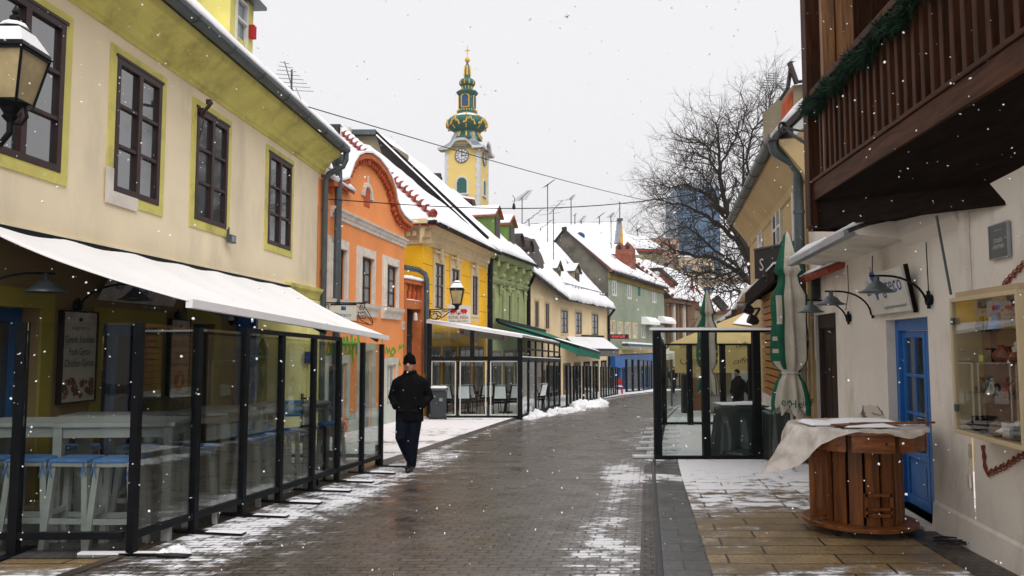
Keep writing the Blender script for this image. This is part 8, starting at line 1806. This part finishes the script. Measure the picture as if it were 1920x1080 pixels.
# hoses / cables on the ground behind
b = MB(); rr = random.Random(2)
for k in range(3):
    P_ = [V((4.02+.05*k+.22*math.sin(i*.8+k)+i*.012, 7.35-.03*i+.10*math.cos(i*.9+k*2), 0)) for i in range(12)]; b.tube([V((p.x-.02, p.y, gz(p.y)+.03+.03*abs(math.sin(i*.7)))) for i, p in enumerate(P_)], .007, 5)
tag(b.build('loose_cable', m['ink']), 'thin black cables tangled on the ground by the wall base', 'cable')

# ================================================================ STREET LANTERN (top left)
lc = V((-3.47, 5.25, 3.46)); g = T('wall_lantern', 'big snow capped street lantern on a wall bracket at the top left edge', 'street lamp', (lc.x, lc.y, lc.z-.4)); lantern(g, lc, .35)
b = MB(); wp_ = LW.p(Yof(5.4), 2.95, 0); b.tube([lc+V((0,0,-.2)), lc+V((0,0,-.38)), lc+V((-.06,0,-.46)), lc+V((-.2,0,-.47)), lc+V((-.8,0,-.40)), wp_], .022, 8)
b.tube([lc+V((.10,0,-.2)), lc+V((.115,0,-.27)), lc+V((.08,0,-.32)), lc+V((.0,0,-.31))], .012, 6); b.tube([lc+V((-.10,0,-.2)), lc+V((-.13,0,-.30)), lc+V((-.25,0,-.34)), lc+V((-.5,0,-.34))], .012, 6)
b.build('bracket', m['black'], g)

# ================================================================ PEOPLE
def fuse(mb, name, mat, par, vox=.012, it=6):
    me = bpy.data.meshes.new('t'); me.from_pydata([V(p) for p in mb.v], [], mb.f); ob = bpy.data.objects.new('t', me); COL.objects.link(ob)
    r = ob.modifiers.new('r', 'REMESH'); r.mode = 'VOXEL'; r.voxel_size = vox; s = ob.modifiers.new('s', 'SMOOTH'); s.iterations = it; s.factor = .5
    out = bpy.data.meshes.new_from_object(ob.evaluated_get(bpy.context.evaluated_depsgraph_get())); bpy.data.objects.remove(ob); out.materials.clear(); out.materials.append(mat); out.name = name
    out.polygons.foreach_set('use_smooth', [True]*len(out.polygons)); o = bpy.data.objects.new(name, out); COL.objects.link(o); o.parent = par; return o
def loft(b, rings, n=20):
    k = len(b.v)
    for (c, rx, ry) in rings:
        for j in range(n): a_ = 2*math.pi*j/n; b.v.append((c[0]+rx*math.cos(a_), c[1]+ry*math.sin(a_), c[2]))
    for i in range(len(rings)-1):
        for j in range(n): q = k+i*n+j; q2 = k+i*n+(j+1) % n; b.f.append((q, q2, q2+n, q+n))
    b.f.append(tuple(k+j for j in range(n))[::-1]); b.f.append(tuple(k+(len(rings)-1)*n+j for j in range(n)))
def person(label, legs, hat=True, vox=.012):
    """local frame: faces -Y; legs = ((hip, knee, ankle, toe) x 2)"""
    t = T('person', label, 'person', (0,0,0)); b = MB()
    loft(b, [((0,0,.86),.15,.10),((0,0,.98),.16,.11),((0,.0,1.15),.14,.10),((0,0,1.32),.17,.11),((0,.01,1.43),.15,.09),((0,.01,1.49),.07,.06),((0,-.01,1.56),.06,.06)])
    H = V((0,-.045,1.63)); b.ball(H, .095, (.82,1.0,1.22), 18, 12); b.ball(H+V((0,-.025,-.055)), .062, (.95,1.0,.9), 14, 8)
    b.tube([H+V((0,-.088,.02)), H+V((0,-.112,-.018)), H+V((0,-.10,-.035))], [.010,.017,.013], 8); 
    for s in (-1, 1): b.ball(H+V((s*.082,.005,-.0)), .026, (.4,.8,1.1), 8, 6); b.ball(H+V((s*.03,-.085,-.085)), .012, (1.2,.6,.5), 8, 5)
    arms = [[(s*.13,.01,1.41), (s*.205,.025,1.35), (s*.285,.07,1.13), (s*.13,-.03,.985)] for s in (-1,1)]
    for s, A in zip((-1,1), arms):
        b.tube(A, [.065,.06,.048,.036], 12); b.ball(V(A[-1])+V((-s*.015,-.03,-.03)), .045, (.8,1,1.1), 10, 6)
        for f in range(4): q = V(A[-1])+V((-s*.01+(f-1.5)*.018, -.05, -.06)); b.tube([q, q+V((0,.0,-.04)), q+V((0,.015,-.07))], [.011,.010,.008], 6)
    for hp, kn, an_, to in legs: b.tube([hp, V(hp).lerp(V(kn), .5), kn, V(kn).lerp(V(an_), .4), an_], [.088,.078,.056,.056,.038], 14); b.tube([V(an_)+V((0,.03,-.02)), to], [.04,.03], 10)
    fuse(b, 'body', m['skin'], t, vox, 4)
    b = MB(); loft(b, [((0,0,.76),.215,.155),((0,0,.80),.218,.158),((0,0,1.0),.212,.15),((0,.0,1.2),.212,.145),((0,.0,1.34),.228,.14),((0,.01,1.43),.20,.115),((0,.01,1.49),.12,.09),((0,.0,1.53),.085,.085)], 28)
    for s, A in zip((-1,1), arms): b.tube([A[0], A[1], V(A[1]).lerp(V(A[2]), .5), A[2], V(A[2]).lerp(V(A[3]), .5)+V((s*.02,-.05,0)), V(A[3])+V((s*.05,-.08,.0))], [.070,.086,.082,.076,.066,.060], 14)
    b.tube([(0,-.155,.80),(0,-.148,1.2),(0,-.12,1.42)], .012, 6)
    for s in (-1,1): b.box((s*.12,-.148,.93), (.13,.03,.02))
    k_ = fuse(b, 'jacket', m['coat'], t, vox, 5)
    b = MB(); b.lathe((0,.01,1.485), [(.10,0),(.108,.03),(.09,.065)], 18); b.build('collar', m['coat'], k_)
    b = MB(); loft(b, [((0,0,.80),.175,.125),((0,0,.92),.175,.125),((0,0,.98),.16,.12)], 22)
    for hp, kn, an_, to in legs: b.tube([hp, V(hp).lerp(V(kn), .5), kn, V(kn).lerp(V(an_), .5), V(an_)+V((0,0,.03)), V(an_)+V((0,0,-.02))], [.118,.104,.086,.078,.074,.076], 16)
    fuse(b, 'trousers', m['jeans'], t, vox, 4)
    for hp, kn, an_, to in legs:
        a_ = V(an_); o_ = V(to); d = (o_-a_); d.z = 0; d.normalize(); z = min(a_.z-.075, o_.z-.02); b = MB(); P_ = [a_-d*.07, a_+d*.02, a_+d*.12, a_+d*.19, a_+d*.215]
        ru = [.045,.052,.05,.042,.02]; hh = [.075,.085,.06,.05,.035]; dz_ = [0,0,(o_.z-.03-z)*.5,(o_.z-.03-z),(o_.z-.03-z)]
        for i in range(4): b.tube([V((P_[i].x,P_[i].y,z+hh[i]*.6+dz_[i])), V((P_[i+1].x,P_[i+1].y,z+hh[i+1]*.6+dz_[i+1]))], [ru[i],ru[i+1]], 12)
        fuse(b, 'shoe', m['shoe'], t, .008, 3)
    if hat:
        b = MB(); h = H+V((0,.008,.0)); b.lathe(h, [(.094,.012),(.099,.02),(.100,.06),(.094,.066),(.094,.09),(.080,.135),(.045,.168),(.012,.178)], 22); b.ball(h+V((0,0,.178)), .022, nu=10, nv=6); b.build('knit_hat', m['wool'], t, smooth=True)
    else:
        b = MB(); b.ball(H+V((0,.018,.035)), .098, (.88,1.0,1.12), 18, 10); b.build('hair', m['wool'], t, smooth=True)
    b = MB()
    for s in (-1, 1): b.ball(H+V((s*.032,-.088,.008)), .010, (1.4,.6,.7), 8, 5)
    b.build('eyes', m['ink'], t)
    return t
walk = (((.09,0,.90),(.075,-.05,.50),(.035,.0,.095),(.025,-.19,.035)), ((-.09,0,.90),(-.105,-.12,.53),(-.01,.10,.155),(-.005,-.05,.045)))
mp_ = G(767, 884); man = person('man in black jacket and knit hat walking towards the camera, hands in pockets', walk)
man.location = mp_; man.rotation_euler.z = R(-6); man.scale = (1.04, 1.04, 1.03)
p = G(1262, 737); w2_ = person('distant walker in a dark coat beyond the right glass screens, bare headed', (((.08,0,.90),(.075,-.03,.50),(.05,.02,.095),(.05,-.17,.035)), ((-.08,0,.90),(-.085,-.10,.50),(-.06,-.05,.10),(-.06,-.25,.06))), hat=False, vox=.02)
w2_.location = p
for px, Y, lab in ((1383, 23.4, 'dark figure walking in front of the light grey panel, seen through the glass'), (1412, 23.9, 'dark figure at the right edge of the light grey panel, behind the screen post')):
    o = copy_tree(w2_); o.location = (at(px, 700, Y).x, Y, gz(Y)-.02); o.rotation_euler.z = R(-60); o.scale = (.92,.92,.92); o['label'] = lab

# ================================================================ FALLING SNOW
b = MB(); rs = random.Random(77)
for i in range(6500):
    y = 1.6+34*rs.random()**1.25; x = rs.uniform(-.78, .78)*y; z = CZ+rs.uniform(-.36, .62)*y
    if z < gz(y)+.1 or x < -5.2+.07*y or x > 2.9+.15*y: continue
    r_ = rs.uniform(.0014, .0040)*(.8+y*.12); k = len(b.v)
    if rs.random() < .03: r_ *= 2
    d = [V((rs.gauss(0,1), rs.gauss(0,1), rs.gauss(0,1))).normalized()*r_*rs.uniform(.7,1.3) for _ in range(4)]; c = V((x,y,z))
    b.add([c+d[0], c-d[0]*.8, c+d[0].cross(d[1]).normalized()*r_, c-d[0].cross(d[1]).normalized()*r_, c+d[1], c-d[1]], [(0,2,4),(2,1,4),(1,3,4),(3,0,4),(2,0,5),(1,2,5),(3,1,5),(0,3,5)])
b.build('falling_snow', m['snow'], origin=(0,0,0), kind='stuff')
# ================================================================ HAZE
hz_ = MB(); hz_.box((20, 190, 27.5), (640, 440, 63)); hm = bpy.data.materials.new('haze_air'); hm.use_nodes = True; N, L_n = nodes(hm); N.remove(N['Principled BSDF']); pv = N.new('ShaderNodeVolumePrincipled'); pv.inputs['Color'].default_value = (.95,.95,.97,1); pv.inputs['Density'].default_value = .0005; pv.inputs['Anisotropy'].default_value = .2; L_n.new(pv.outputs[0], N['Material Output'].inputs['Volume'])
HAZE = True
if HAZE: hz_.build('haze', hm, origin=(20,190,-4), kind='stuff')
